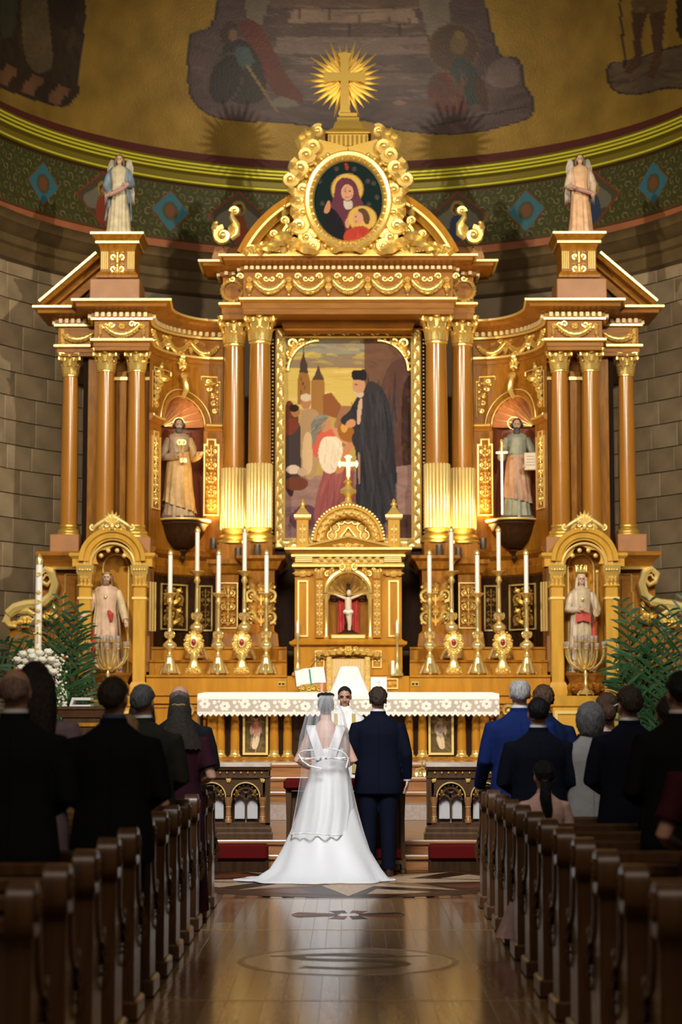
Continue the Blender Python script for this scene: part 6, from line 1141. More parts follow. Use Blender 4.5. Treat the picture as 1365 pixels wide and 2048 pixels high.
pt(MB().box(xm - .004, xm + .004, Yd - .004, Yd + .004, zt2 + .07, zt2 + .17).box(xm - .03, xm + .03, Yd - .004, Yd + .004, zt2 + .125, zt2 + .133), 'printed_cross', flat('grey_print', (.55, .48, .4), .6), e)
e = thing('microphone', 'thin black gooseneck microphone curving above the open book', 'microphone', (X(622, 1370, 27.3), 27.3, zt2)); pts = [at(u + .0, v, 27.3) for u, v in ((621, 1384), (621, 1345), (624, 1332), (632, 1322), (644, 1311))]; pts[0].z = zt2 + .005
pt(MB().tube(pts, .008, 6), 'gooseneck', 'steel', e); pt(MB().ell(pts[-1], (.022, .018, .014), 8, 6), 'microphone_head', 'black', e); pt(MB().lathe(pts[0].x, 27.3, [(.001, zt2), (.04, zt2), (.035, zt2 + .02), (.001, zt2 + .022)], 12), 'microphone_base', 'black', e)
# ------------------------------------------------------------------ painted statues
def folds(n, seed): 
    r = random.Random(seed); ph = [r.uniform(0, 6.28) for _ in range(4)]
    return lambda t, z: sin(n * t + ph[0] + 2 * sin(z * 3 + ph[1])) * .6 + sin((n * .5 + 1) * t + ph[2] - z * 2) * .4
def figure(name, label, cat, x, Y, z0, H, cols, seed=1, grp=None, arms=None, hair='long', beard=None, mantle=None, lean=0.0, wide=1.0, facing=0.0):
    e = thing(name, label, cat, (0, 0, 0), grp); e.location = (x, Y, z0); e.rotation_euler.z = facing; ORG[e.name] = Vector((0, 0, 0))
    mt = lambda k: flat('statue_' + k[0], k[1], .5, var=.22, vscale=9, bump=.08, bscale=40)
    f = folds(13, seed); rows = [(0, .150, .125), (.015, .152, .13), (.1, .135, .118), (.3, .118, .105), (.5, .108, .098), (.62, .092, .085), (.72, .102, .085), (.79, .112, .078), (.825, .098, .066), (.845, .05, .045), (.86, .036, .036)]
    n = 64; rs = []
    for t, a, b in rows:
        am = .13 * max(0, 1 - t / .75) ** .7; rs.append([(H * (a * wide * (1 + am * f(2 * pi * i / n, t)) * cos(2 * pi * i / n) + lean * sin(pi * t)), H * b * wide * (1 + am * f(2 * pi * i / n, t)) * sin(2 * pi * i / n), H * t) for i in range(n)])
    pt(MB().rings(rs), 'robe', mt(cols[0]), e, 60)
    if mantle:
        g0, g1, zl, zt_, k = mantle; R_ = []
        for j in range(15):
            row = []
            for i in range(50):
                q = i / 49; a = g0 + (g1 - g0) * q; t = zl(q) + (zt_(q) - zl(q)) * j / 14
                ra = float(np.interp(t, [r[0] for r in rows], [r[1] for r in rows])); rb = float(np.interp(t, [r[0] for r in rows], [r[2] for r in rows]))
                am = .12 * (1 - j / 17); kk = k * (1 + am * f(a * 1.2 + 1, t * 2))
                row.append((H * (ra * wide * kk * cos(a) + lean * sin(pi * t)), H * rb * wide * kk * sin(a), H * t))
            R_.append(row)
        pt(MB().rings(R_, closed=False), 'mantle', mt(cols[1]), e, 60)
    hd = MB(); hx = 0; hz = .925 * H; hd.ell((hx, .005 * H, hz + .01 * H), (.041 * H, .050 * H, .052 * H), 16, 12).ell((hx, -.016 * H, hz - .02 * H), (.031 * H, .032 * H, .042 * H), 14, 10).ell((hx, -.052 * H, hz - .006 * H), (.008 * H, .012 * H, .014 * H), 8, 6).ell((hx, -.046 * H, hz + .014 * H), (.026 * H, .008 * H, .006 * H), 8, 5).lathe(hx, 0, [(.028 * H, .83 * H), (.024 * H, .87 * H), (.024 * H, .9 * H)], 12)
    pt(hd, 'head', mt(('face', (.60, .40, .28))), e, 60)
    for d in (-1, 1): pt(MB().ell((hx + d * .016 * H, -.047 * H, hz + .002 * H), (.006 * H, .004 * H, .004 * H), 6, 5), 'eye', 'black', e)
    hr = MB(); nz_ = lambda p: tuple(Vector(p) * (1 + .05 * sin(p[0] * 300 / H) + .04 * sin(p[2] * 260 / H)) if False else p)
    if hair:
        hr.ell((hx, .014 * H, hz + .018 * H), (.049 * H, .050 * H, .054 * H), 14, 10)
        for k in range(13):
            a = rad(-15 + 210 * k / 12); L = {'long': .12, 'short': .045, 'veil': .2}[hair]; p0 = Vector((hx + .044 * H * cos(a), .012 * H + .045 * H * sin(a), hz + .02 * H)); hr.tube([p0, p0 + Vector((.008 * H * cos(a), .008 * H * sin(a), -L * .5 * H)), p0 + Vector((.004 * H * cos(a * 3), .01 * H, -L * H))], [.014 * H, .016 * H, .007 * H], 6)
        pt(hr, 'hair' if hair != 'veil' else 'veil', mt(cols[2]), e, 60)
    if beard:
        bd = MB(); [bd.tube([(hx + q * .012 * H, -.036 * H, hz - .035 * H), (hx + q * .012 * H, -.05 * H, hz - .07 * H), (hx + q * .006 * H, -.046 * H, hz - (.07 + beard) * H)], [.014 * H, .017 * H, .006 * H], 6) for q in (-1.6, -.6, .4, 1.4)]; bd.ell((hx, -.03 * H, hz - .045 * H), (.032 * H, .026 * H, .026 * H), 10, 8); pt(bd, 'beard', mt(cols[2]), e, 60)
    for d, A in zip((-1, 1), arms):
        P0 = Vector((d * .098 * H * wide + lean * .6 * H, 0, .79 * H)); P1, P2 = Vector(A[0]) * H, Vector(A[1]) * H
        pt(MB().tube([P0, P0.lerp(P1, .5) + Vector((d * .008 * H, 0, 0)), P1, P1.lerp(P2, .5), P2], [.036 * H, .04 * H, .042 * H, .038 * H, .034 * H], 10), 'sleeve', mt(cols[1] if mantle and len(A) > 2 else cols[0]), e, 60)
        w = (P2 - P1).normalized(); hn = MB().tube([P2, P2 + w * .03 * H, P2 + w * .05 * H], [.014 * H, .019 * H, .014 * H], 8)
        sd = w.cross(Vector((0, 1, 0))).normalized() if abs(w.y) < .9 else Vector((1, 0, 0))
        for q in range(4): o = P2 + w * .045 * H + sd * (q - 1.5) * .009 * H; hn.tube([o, o + w * (.028 - .003 * abs(q - 1.5)) * H, o + w * .04 * H + Vector((0, -.004 * H, -.004 * H))], [.0055 * H, .005 * H, .003 * H], 5)
        o = P2 + w * .02 * H; hn.tube([o, o + sd * .018 * H + w * .012 * H, o + sd * .02 * H + w * .03 * H], [.006 * H, .006 * H, .004 * H], 5); pt(hn, 'hand', mt(('face', 0)), e, 60)
    return e
def wing(e, s, H, col):
    o_ = Orn(); o_.leaf(s * .100 * H, .955 * H, .50 * H, .105 * H, -pi / 2 - s * .02, 0, .16, 0)
    for k in range(5): o_.leaf(s * (.075 + .014 * k) * H, (.86 - .03 * k) * H, (.42 - .02 * k) * H, .035 * H, -pi / 2 + s * .03 * k, .012 + .003 * k, .2, 0)
    for k in range(4): o_.leaf(s * (.085 + .01 * k) * H, (.93 - .02 * k) * H, .14 * H, .035 * H, -pi / 2, .024, .2, 0)
    pt(MB().merge(o_, off(0, .075 * H, 0)), 'wing', flat('wing_' + col[0], col[1], .5, var=.2), e, 60)
Ya = 28.55; za_ = Z(468, 28.3) + .003; Ha = 172 * px(380, Ya)
bs = lambda e, H, w=.17, c=(.10, .075, .055): pt(MB().bbox(-w * H, w * H, -w * .8 * H, w * .8 * H, 0, .03 * H, .01), 'statue_base', flat('statue_base_%d' % int(c[0] * 100), c, .6), e)
back = (pi * -.25, pi * 1.25)
xa = X(239.5, 380, Ya)
e = figure('angel_statue', 'winged angel statue in blue mantle on the left pedestal, holding a pink scroll', 'statue', xa, Ya, za_, Ha, [('cream', (.62, .52, .34)), ('blue', (.22, .28, .34)), ('brown', (.14, .08, .04))], 3, 'angel statues', [((-.15, -.03, .6), (-.09, -.15, .50), 1), ((.15, -.03, .62), (.10, -.14, .60), 1)], 'long', None, (back[0], back[1], lambda q: .30 + .1 * sin(q * 20), lambda q: .835, 1.22), wide=.98)
bs(e, Ha); [wing(e, d, Ha, ('cream', (.62, .54, .44))) for d in (-1, 1)]
pt(MB().tube([(-.14 * Ha, -.14 * Ha, .46 * Ha), (-.06 * Ha, -.165 * Ha, .485 * Ha), (.04 * Ha, -.165 * Ha, .53 * Ha), (.12 * Ha, -.15 * Ha, .60 * Ha)], .026 * Ha, 7), 'scroll_band', flat('pink_band', (.50, .26, .24), .6), e)
e = figure('angel_statue', 'winged angel statue in peach robe on the right pedestal, looking up', 'statue', -X(233.5, 380, Ya), Ya, za_, Ha, [('peach', (.74, .44, .24)), ('palepink', (.70, .52, .38)), ('brown', (.14, .08, .04))], 5, 'angel statues', [((-.15, -.03, .6), (-.10, -.14, .56), 1), ((.15, -.03, .62), (.13, -.13, .50), 1)], 'long', None, (back[0], back[1], lambda q: .5 + .06 * sin(q * 16), lambda q: .835, 1.2), wide=.96)
bs(e, Ha); [wing(e, d, Ha, ('cream', (.62, .54, .44))) for d in (-1, 1)]
pt(MB().tube([(-.12 * Ha, -.14 * Ha, .57 * Ha), (-.04 * Ha, -.165 * Ha, .53 * Ha), (.06 * Ha, -.165 * Ha, .5 * Ha), (.15 * Ha, -.13 * Ha, .48 * Ha)], .024 * Ha, 7), 'scroll_band', flat('pink_band', 0), e)
# the two figures in the niches
cN = bay(sN, 0, .08); zN = zN0 + .004; Hn = 208 * px(930, cN.y) * .99
xl = X(356, 930, cN.y) + .02
def wrap(g0, g1, lo, hi, k): return (g0, g1, lo, hi, k)
e = figure('niche_statue', 'bearded figure in ochre drapery holding gilt keys, standing on the left corbel', 'statue', xl, cN.y - .0, zN, Hn, [('greybrown', (.40, .28, .18)), ('ochre', (.50, .31, .12)), ('darkhair', (.07, .05, .035))], 8, 'statues in the altar niches', [((-.155, -.02, .60), (-.02, -.15, .61)), ((.15, -.05, .59), (.19, -.16, .62), 1)], 'short', .03, wrap(-2.9, 3.0, lambda q: .06 + .3 * abs(q - .55) ** 1.5, lambda q: .58 + .22 * q, 1.16), wide=1.0, facing=.15)
bs(e, Hn, .16, (.05, .045, .04)); k_ = MB()
for dx, dz in ((0, 0), (.03, -.005)): k_.tube([(dx * Hn, -.17 * Hn, .72 * Hn + dz), (dx * Hn, -.17 * Hn, .54 * Hn)], .008 * Hn, 6); k_.tube([((dx + .025 * cos(t)) * Hn, -.17 * Hn, (.735 + .022 * sin(t)) * Hn) for t in np.linspace(0, 2 * pi, 13)], .007 * Hn, 5); k_.box(dx * Hn, (dx + .035) * Hn, -.175 * Hn, -.165 * Hn, .54 * Hn, .58 * Hn)
pt(k_, 'keys', 'gold', e)
pt(MB().tube([(.055 * Hn * cos(t), .045 * Hn, .95 * Hn + .055 * Hn * sin(t)) for t in np.linspace(0, 2 * pi, 25)], .005 * Hn, 5), 'halo', 'gold_pale', e)
e = figure('niche_statue', 'long bearded figure with a sword and a white tablet, standing on the right corbel', 'statue', -X(353, 930, cN.y) - .05, cN.y, zN, Hn, [('greygreen', (.26, .27, .20)), ('rosebrown', (.42, .24, .15)), ('blackhair', (.03, .025, .022))], 12, 'statues in the altar niches', [((-.15, -.04, .60), (-.14, -.15, .66)), ((.165, -.03, .60), (.10, -.14, .53))], 'short', .07, wrap(-2.9, 3.0, lambda q: .22 - .16 * q, lambda q: .62 + .02 * q, 1.14), wide=.95, facing=-.1)
bs(e, Hn, .16, (.05, .045, .04)); sw = MB().box(-.155 * Hn, -.135 * Hn, -.205 * Hn, -.195 * Hn, .03 * Hn, .62 * Hn); pt(sw, 'sword_blade', flat('sword_steel', (.75, .70, .62), .3, .5), e); pt(MB().box(-.20 * Hn, -.09 * Hn, -.21 * Hn, -.19 * Hn, .62 * Hn, .64 * Hn).tube([(-.145 * Hn, -.2 * Hn, .63 * Hn), (-.145 * Hn, -.2 * Hn, .73 * Hn)], .012 * Hn, 7).ell((-.145 * Hn, -.2 * Hn, .745 * Hn), .018 * Hn, 8, 6), 'sword_hilt', 'gold', e)
tb = pt(MB().bbox(.07 * Hn, .19 * Hn, -.19 * Hn, -.17 * Hn, .46 * Hn, .63 * Hn, .01), 'tablet', flat('tablet_white', (.62, .54, .44), .6), e)
for k in range(4): pt(MB().box(.09 * Hn, .17 * Hn, -.1915 * Hn, -.189 * Hn, (.59 - .028 * k) * Hn, (.594 - .028 * k) * Hn), 'inscription_line', flat('ink', (.18, .13, .1), .7), tb, None)
pt(MB().tube([(-.03 * Hn + .06 * Hn * cos(t), .04 * Hn, .95 * Hn + .06 * Hn * sin(t)) for t in np.linspace(0, 2 * pi, 25)], .005 * Hn, 5), 'halo', 'gold_pale', e)
# the two figures in the canopies
Ys = Ycn + .18; Hs = 205 * px(1240, Ys); zs_ = cz(1345) + .003
e = figure('canopy_statue', 'crowned figure with open lowered hands and a heart on the breast in the left canopy', 'statue', X(214, 1240, Ys), Ys, zs_, Hs, [('roseprint', (.62, .42, .30)), ('goldprint', (.60, .46, .28)), ('chestnut', (.20, .11, .06))], 21, 'statues in the side canopies', [((-.16, -.04, .62), (-.215, -.14, .52)), ((.16, -.04, .62), (.20, -.14, .50), 1)], 'long', .015, (-.3, pi * 1.3, lambda q: .12 + .25 * q, lambda q: .835, 1.12), wide=1.08)
pt(MB().ell((0, 0, .03 * Hs), (.17 * Hs, .13 * Hs, .05 * Hs), 14, 8), 'rock_base', flat('grey_rock', (.30, .27, .25), .8, bump=.5, bscale=14), e); pt(MB().ell((0, -.095 * Hs, .73 * Hs), (.018 * Hs, .012 * Hs, .02 * Hs), 10, 8), 'heart', 'gold', e)
pt(MB().tube([(.03 * Hs, -.115 * Hs, .60 * Hs), (.055 * Hs, -.12 * Hs, .56 * Hs), (.06 * Hs, -.11 * Hs, .50 * Hs)], [.012 * Hs, .03 * Hs, .016 * Hs], 8), 'red_lining', flat('statue_red', (.50, .06, .04), .6), e); pt(MB().tube([(-.10 * Hs, -.06 * Hs, z * Hs) for z in (.06, .2, .35, .46)], [.03 * Hs, .035 * Hs, .03 * Hs, .02 * Hs], 8), 'red_cloak_edge', flat('statue_red', 0), e)
def crown(e, H, w):
    c = MB().lathe(0, 0, [(w * H, .972 * H), (w * 1.02 * H, .985 * H), (w * 1.08 * H, 1.0 * H)], 20, None)
    for k in range(8): a = 2 * pi * k / 8; c.tube([(w * H * cos(a), w * H * sin(a), .985 * H), (w * 1.2 * H * cos(a), w * 1.2 * H * sin(a), 1.035 * H)], [.012 * H, .005 * H], 5); c.ell((w * 1.2 * H * cos(a), w * 1.2 * H * sin(a), 1.04 * H), .008 * H, 6, 5)
    pt(c, 'crown', 'gold', e, 50)
pt(MB().lathe(0, 0, [(.048 * Hs, .962 * Hs), (.051 * Hs, .968 * Hs), (.048 * Hs, .974 * Hs)], 20), 'head_band', 'gold', e)
e = figure('canopy_statue', 'veiled figure with tall gilt crown and staff in the right canopy', 'statue', -X(231, 1240, Ys), Ys, zs_, Hs * .98, [('patterned', (.50, .40, .26)), ('creamveil', (.62, .50, .38)), ('creamveil', (.62, .50, .38))], 25, 'statues in the side canopies', [((-.14, -.03, .62), (-.03, -.14, .62), 1), ((.15, -.03, .62), (.13, -.13, .58), 1)], 'veil', None, (-.35, pi * 1.35, lambda q: .1 + .12 * sin(q * pi), lambda q: .85, 1.14), wide=.93)
pt(MB().ell((0, 0, .03 * Hs), (.15 * Hs, .12 * Hs, .045 * Hs), 14, 8), 'rock_base', flat('grey_rock', 0), e); crown(e, Hs, .044); pt(MB().ell((-.0, -.10 * Hs, .71 * Hs), (.016 * Hs, .01 * Hs, .02 * Hs), 8, 6), 'heart', 'gold', e)
pt(MB().rings([[(x * Hs, (-.125 + .02 * abs(x * 8)) * Hs, (z - .25 * abs(x)) * Hs) for x in np.linspace(-.075, .075, 7)] for z in (.5, .54, .59)], closed=False), 'red_tunic', flat('statue_red', 0), e); pt(MB().tube([(.135 * Hs, -.17 * Hs, z * Hs) for z in (.55, .75, .95)], .009 * Hs, 6).ell((.135 * Hs, -.17 * Hs, .97 * Hs), .02 * Hs, 8, 6), 'staff', 'gold', e)
pt(MB().tube([(.115 * Hs, -.02 * Hs, z * Hs) for z in (.08, .2, .35, .5)], [.03 * Hs, .035 * Hs, .03 * Hs, .02 * Hs], 8), 'red_cloak_edge', flat('statue_red', 0), e)
# ------------------------------------------------------------------ branched votive stands in front of the canopies
M['votive'] = flat('votive_glass', (.80, .72, .66), .1, spec=.6)
_b = M['votive'].node_tree.nodes['Principled BSDF']; _b.inputs['Transmission Weight'].default_value = .7; _b.inputs['IOR'].default_value = 1.2
for s, u in ((-1, 217), (1, 1173)):
    Y = 27.78; x = X(u, 1330, Y); q = px(1330, Y); zb = cz(1392) + .002; e = thing('candelabrum', 'branched brass candelabrum with small glass cups before the %s canopy' % ('left' if s < 0 else 'right'), 'candelabra', (x, Y, zb), 'branched candelabra'); z_ = lambda v: Z(v, Y)
    pt(MB().lathe(x, Y, [(.001, zb + .02), (13 * q, zb + .02), (10 * q, zb + .06), (4 * q, zb + .1), (5 * q, z_(1366)), (2.5 * q, z_(1360)), (4.5 * q, z_(1348)), (2.5 * q, z_(1340)), (6 * q, z_(1336)), (3 * q, z_(1330)), (2.5 * q, z_(1300)), (4 * q, z_(1290)), (.001, z_(1288))], 14), 'stem', 'brass', e)
    for k in range(3): a = rad(270 + 120 * k); pt(MB().tube([(x + r * q * cos(a), Y + r * q * sin(a), zb + z) for r, z in ((9, .07), (14, .04), (18, .015))], [.03, .025, .018], 6), 'foot', 'brass', e)
    for k in range(13):
        if k < 7: a = pi + rad(-8 + 196 * k / 6); R_, vt, v0 = 39, 1296 + 3 * (abs(k - 3) < 2), 1336
        elif k < 12: a = pi + rad(20 + 140 * (k - 7) / 4); R_, vt, v0 = 21, 1284, 1330
        else: a, R_, vt, v0 = 0, 0.01, 1283, 1300
        d = Vector((cos(a), sin(a) * .55, 0)); c = Vector((x, Y, 0)); pts = [c + d * R_ * q * r + Vector((0, 0, z_(v0 + (vt - v0) * h))) for r, h in ((.0, 0), (.3, -.08), (.6, .05), (.85, .3), (.98, .62), (1, .95))]; ar_ = pt(MB().tube(pts, .015, 6), 'arm', 'brass', e)
        p = pts[-1]; pt(MB().lathe(p.x, p.y, [(.001, p.z), (.03, p.z + .01), (.036, p.z + .03), (.02, p.z + .035)], 10), 'cup', 'brass', ar_); pt(MB().lathe(p.x, p.y, [(.001, p.z + .036), (.028, p.z + .036), (.036, p.z + .1), (.031, p.z + .1), (.024, p.z + .045), (.001, p.z + .045)], 10), 'glass_cup', 'votive', ar_)
# ------------------------------------------------------------------ uplights standing at the column feet
M['glow'] = flat('lamp_lens', (1, .9, .7), .4, emis=((1, .78, .42), 7))
for s in (-1, 1):
    for i, (u, v0, v1, Y) in enumerate([(516, 1114, 1090, 28.66), (476, 1114, 1090, 28.72), (425, 1118, 1100, 29.3)]):
        x, z0, z1 = X(u, 1100, Y), Z(v0, Y), Z(v1, Y)
        if i == 0: z0 = Z(1112, 28.72) + .002
        elif i == 1: Y = 28.93; z0 = Z(1120, 29.12) + .002
        else: z0 = Z(1096, 29.2) + .002; Y = 29.42; x = X(428, 1100, Y)
        z1 = z0 + .16; e = thing('uplight', 'dark metal uplight can at the foot of the %s, %s side' % (['inner column', 'outer column', 'niche bay'][i], 'left' if s < 0 else 'right'), 'lamp', (-s * x, Y, z0), 'uplights')
        pt(MB().lathe(-s * x, Y, [(.001, z0), (.045, z0), (.05, z0 + .02), (.05, z1), (.044, z1), (.04, z1 - .02), (.001, z1 - .02)], 16), 'can', 'steel', e); pt(MB().lathe(-s * x, Y, [(.001, z1 - .018), (.04, z1 - .018), (.001, z1 - .012)], 14), 'lens', 'glow', e)
        o = spot((-s * x, Y, z1 + .01), (-s * x * (1 if i < 2 else 1.02), Y + (.35 if i < 2 else .12), z1 + 1.6), [70, 60, 110][i], (1, .68, .26), 110, .6, .04, 'uplight_beam'); o.parent = None
# ------------------------------------------------------------------ paschal candle, flowers, palms, ambo
Y = 26.6; x, q = X(78, 1230, Y), px(1230, Y); zt, zb = Z(1128, Y), Z(1318, Y); e = thing('paschal_candle', 'thick white paschal candle with gilt ornaments and brass cap, left of the altar', 'candle', (x, Y, .28))
pt(MB().lathe(x, Y, [(.001, zb), (7 * q, zb), (7 * q, zt), (.001, zt)], 20), 'wax_shaft', 'wax', e); pt(MB().lathe(x, Y, [(7.3 * q, zt - .01), (7.4 * q, zt + .06), (5 * q, zt + .1), (2 * q, zt + .13), (.001, zt + .15)], 18), 'brass_cap', 'brass', e)
g_ = MB(); zc = Z(1268, Y); yf = Y - 7.1 * q
pt(MB().box(x - 8.5 * q, x + 8.5 * q, yf - .01, yf + .01, zc, zc + .02).box(x - .012, x + .012, yf - .01, yf + .01, zc - .12, zc + .1), 'gilt_cross', 'gold_line', e, None)
for k, v in enumerate((1150, 1185, 1205, 1222, 1244, 1300)): o_ = Orn(); (o_.ros(0, 0, .035) if k % 2 else o_.vol(0, 0, .035, 1.2, 0, 1, .25)); pt(MB().merge(o_, off(x, yf, Z(v, Y))), 'gilt_ornament', 'gold_line', e, 60)
pt(MB().lathe(x, Y, [(.001, .281), (.2, .281), (.2, .32), (.09, .36), (.03, .45), (.03, 1.0), (.06, 1.05), (.03, 1.1), (.03, zb - .25), (.07, zb - .2), (.08, zb - .1), (.05, zb - .06), (.09, zb - .001), (.001, zb - .001)], 18), 'candle_stand', 'brass', e)
Yf = 25.9; xf, qf = X(86, 1340, Yf), px(1340, Yf); zf = Z(1395, Yf)
VS = thing('flower_stand', 'tall gilt vase on a stem holding the white roses', 'vase', (xf, Yf, .28)); pt(MB().lathe(xf, Yf, [(.001, .281), (.17, .281), (.16, .31), (.05, .36), (.03, .6), (.03, zf - .35), (.06, zf - .3), (.035, zf - .22), (.05, zf - .12), (.09, zf + .05), (.1, zf + .2), (.08, zf + .2)], 18, None), 'vase_body', 'gold_dim', VS)
BQ = thing('rose_bouquet', 'bouquet of white roses with trailing white sprays in a tall gilt vase', 'flowers', (xf, Yf, zf)); R_ = random.Random(4)
petal = flat('rose_white', (.84, .82, .74), .7); stem_m = flat('rose_green', (.06, .14, .04), .6, var=.3)
for k, (u, v) in enumerate([(50, 1310), (66, 1306), (83, 1309), (100, 1306), (55, 1325), (72, 1322), (90, 1322), (108, 1322), (48, 1338), (64, 1338), (82, 1336), (100, 1338), (116, 1330), (58, 1352), (76, 1352), (95, 1352), (112, 1346), (70, 1316), (40, 1322)]):
    c = Vector((X(u, v, Yf), Yf - .1 - R_.uniform(0, .1), Z(v, Yf))); r = 11.5 * qf; rs = MB(); rs.ell(c, r * .55, 8, 6)
    for j in range(11):
        a = j * 2.4; t = j / 11; d = Vector((cos(a), sin(a), 0)); cc = c + d * r * (.25 + .5 * t); rot = Matrix.Rotation(a, 3, 'Z') @ Matrix.Rotation(.3 + .7 * t, 3, 'Y'); rs.ell(cc + Vector((0, 0, r * (.35 - .5 * t))), (r * .16, r * .45, r * .5), 7, 5, rot)
    o = pt(rs, 'rose', petal, BQ, 60)
sp_ = MB(); 
for k in range(420):
    u, v = R_.gauss(104, 16), R_.uniform(1310, 1420); u = u + (v - 1360) * .12; c = Vector((X(min(u, 134), v, Yf), Yf - R_.uniform(-.05, .2), Z(v, Yf))); sp_.ell(c, R_.uniform(.008, .019), 5, 4)
stuff(pt(sp_, 'flower_sprays', petal, BQ, 60)); lf = MB()
for k in range(420):
    v = R_.uniform(1325, 1440); u = R_.gauss(100, 13) + (v - 1360) * .1; c = (X(u, v, Yf), Yf - R_.uniform(-.12, .12), Z(v, Yf)); o_ = Orn(); o_.leaf(0, 0, R_.uniform(.05, .13), .03, R_.uniform(-2.6, -.4)); lf.merge(o_, off(*c))
stuff(pt(lf, 'greenery', stem_m, BQ, 60))
def frond(par, base, tip, sag, L, nl, wl, mat, rnd):
    b, t = Vector(base), Vector(tip); mb = MB(); n = nl; pts = [b.lerp(t, i / n) + Vector((0, 0, sag * sin(pi * min(1, (i / n)) * .8))) for i in range(n + 1)]
    mb.tube(pts, [.012 * (1 - .8 * i / n) + .002 for i in range(n + 1)], 5)
    for i in range(2, n + 1):
        p = pts[i]; d = (pts[i] - pts[i - 1]).normalized(); sd = d.cross(Vector((0, 1, 0.15))).normalized(); l = L * (sin(pi * (.12 + .8 * i / n)) ** .6)
        for e in (-1, 1):
            g = (sd * e * .8 + d * .75 + Vector((rnd.uniform(-.2, .2), rnd.uniform(-.4, .4), rnd.uniform(-.35, .1)))).normalized(); w = (d * e - g * (d * e).dot(g)).normalized() * wl; q = [p, p + g * l * .35, p + g * l * .75 + Vector((0, 0, -.03 * L)), p + g * l + Vector((0, 0, -.1 * L))]
            mb.rings([[q[0] - w * .3, q[0] + w * .3], [q[1] - w, q[1] + w], [q[2] - w * .7, q[2] + w * .7], [q[3], q[3] + w * .05]], closed=False)
    return pt(mb, 'frond', mat, par, 60)
palm = flat('palm_green', (.018, .065, .022), .45, var=.35, vscale=3)
for nm, lb, (bu, bv), tips, Y in (('potted_palm', 'dark green potted palm behind the white roses and paschal candle', (118, 1450), [(120, 1215), (150, 1222), (90, 1235), (160, 1245), (60, 1265), (30, 1285), (10, 1300), (175, 1270), (140, 1250), (105, 1260), (165, 1330), (190, 1380), (150, 1300), (-10, 1340), (45, 1300)], 27.12),
                                ('potted_palm', 'dark green potted palm beside the right canopy', (1300, 1470), [(1245, 1222), (1262, 1235), (1300, 1218), (1340, 1240), (1370, 1215), (1232, 1290), (1228, 1340), (1385, 1260), (1320, 1260), (1280, 1265), (1240, 1370), (1390, 1330), (1350, 1300), (1262, 1310), (1310, 1310), (1275, 1400), (1335, 1370)], 26.6)):
    b = at(bu, bv, Y); e = thing(nm, lb, 'plant', (b.x, Y, .28), 'potted palms'); R_ = random.Random(9)
    pt(MB().lathe(b.x, Y, [(.001, .281), (.17, .281), (.22, .75), (.24, .76), (.24, .8), (.2, .8), (.19, .72), (.001, .72)], 20), 'pot', flat('dark_pot', (.04, .03, .025), .5), e)
    for (u, v) in tips: tp = at(u, v, Y + R_.uniform(-.35, .35)); frond(e, (b.x + R_.uniform(-.05, .05), Y + R_.uniform(-.05, .05), .75), tp, R_.uniform(.05, .22), R_.uniform(.36, .5), R_.randint(12, 17), R_.uniform(.016, .024), palm, R_)
Ym = 22.2; x0, x1 = at(112, 1415, Ym).x, at(212, 1415, Ym).x; xm = (x0 + x1) / 2; zt = at(150, 1413, Ym).z; e = thing('ambo', 'carved oak reading stand behind the guests on the left', 'lectern', (xm, Ym + .2, .28))
pt(MB().sweep([(x0, Ym + .45), (x0, Ym), (x1, Ym), (x1, Ym + .45)], [(-.03, zt - .12), (.0, zt - .04), (.02, zt - .03), (.02, zt), (-.25, zt), (-.25, zt - .12)]), 'reading_top', 'wood_pew', e, 30); pt(MB().bbox(x0 + .06, x1 - .06, Ym + .05, Ym + .42, .281, zt - .1, .015), 'stand_body', 'wood_rail', e); pt(MB().hsweep([(x0 + .1, .5), (x0 + .1, zt - .2), (x1 - .1, zt - .2), (x1 - .1, .5)], [(.02, Ym + .06), (.02, Ym + .03), (-.02, Ym + .03), (-.02, Ym + .06)], closed=True), 'panel_border', 'wood_light', e)
e = thing('book_cradle', 'white angled book rest lying on the oak reading stand', 'book stand', (xm, Ym + .2, zt)); a, b = at(137, 1405, Ym).x, at(180, 1405, Ym).x
pt(MB().prism([(a, zt + .002), (a + .03, zt + .10), (b, zt + .10), (b, zt + .07), (a + .05, zt + .07), (a + .035, zt + .02), (b, zt + .02), (b, zt + .002)], Ym + .06, Ym + .3), 'rest', 'wax', e, 20)
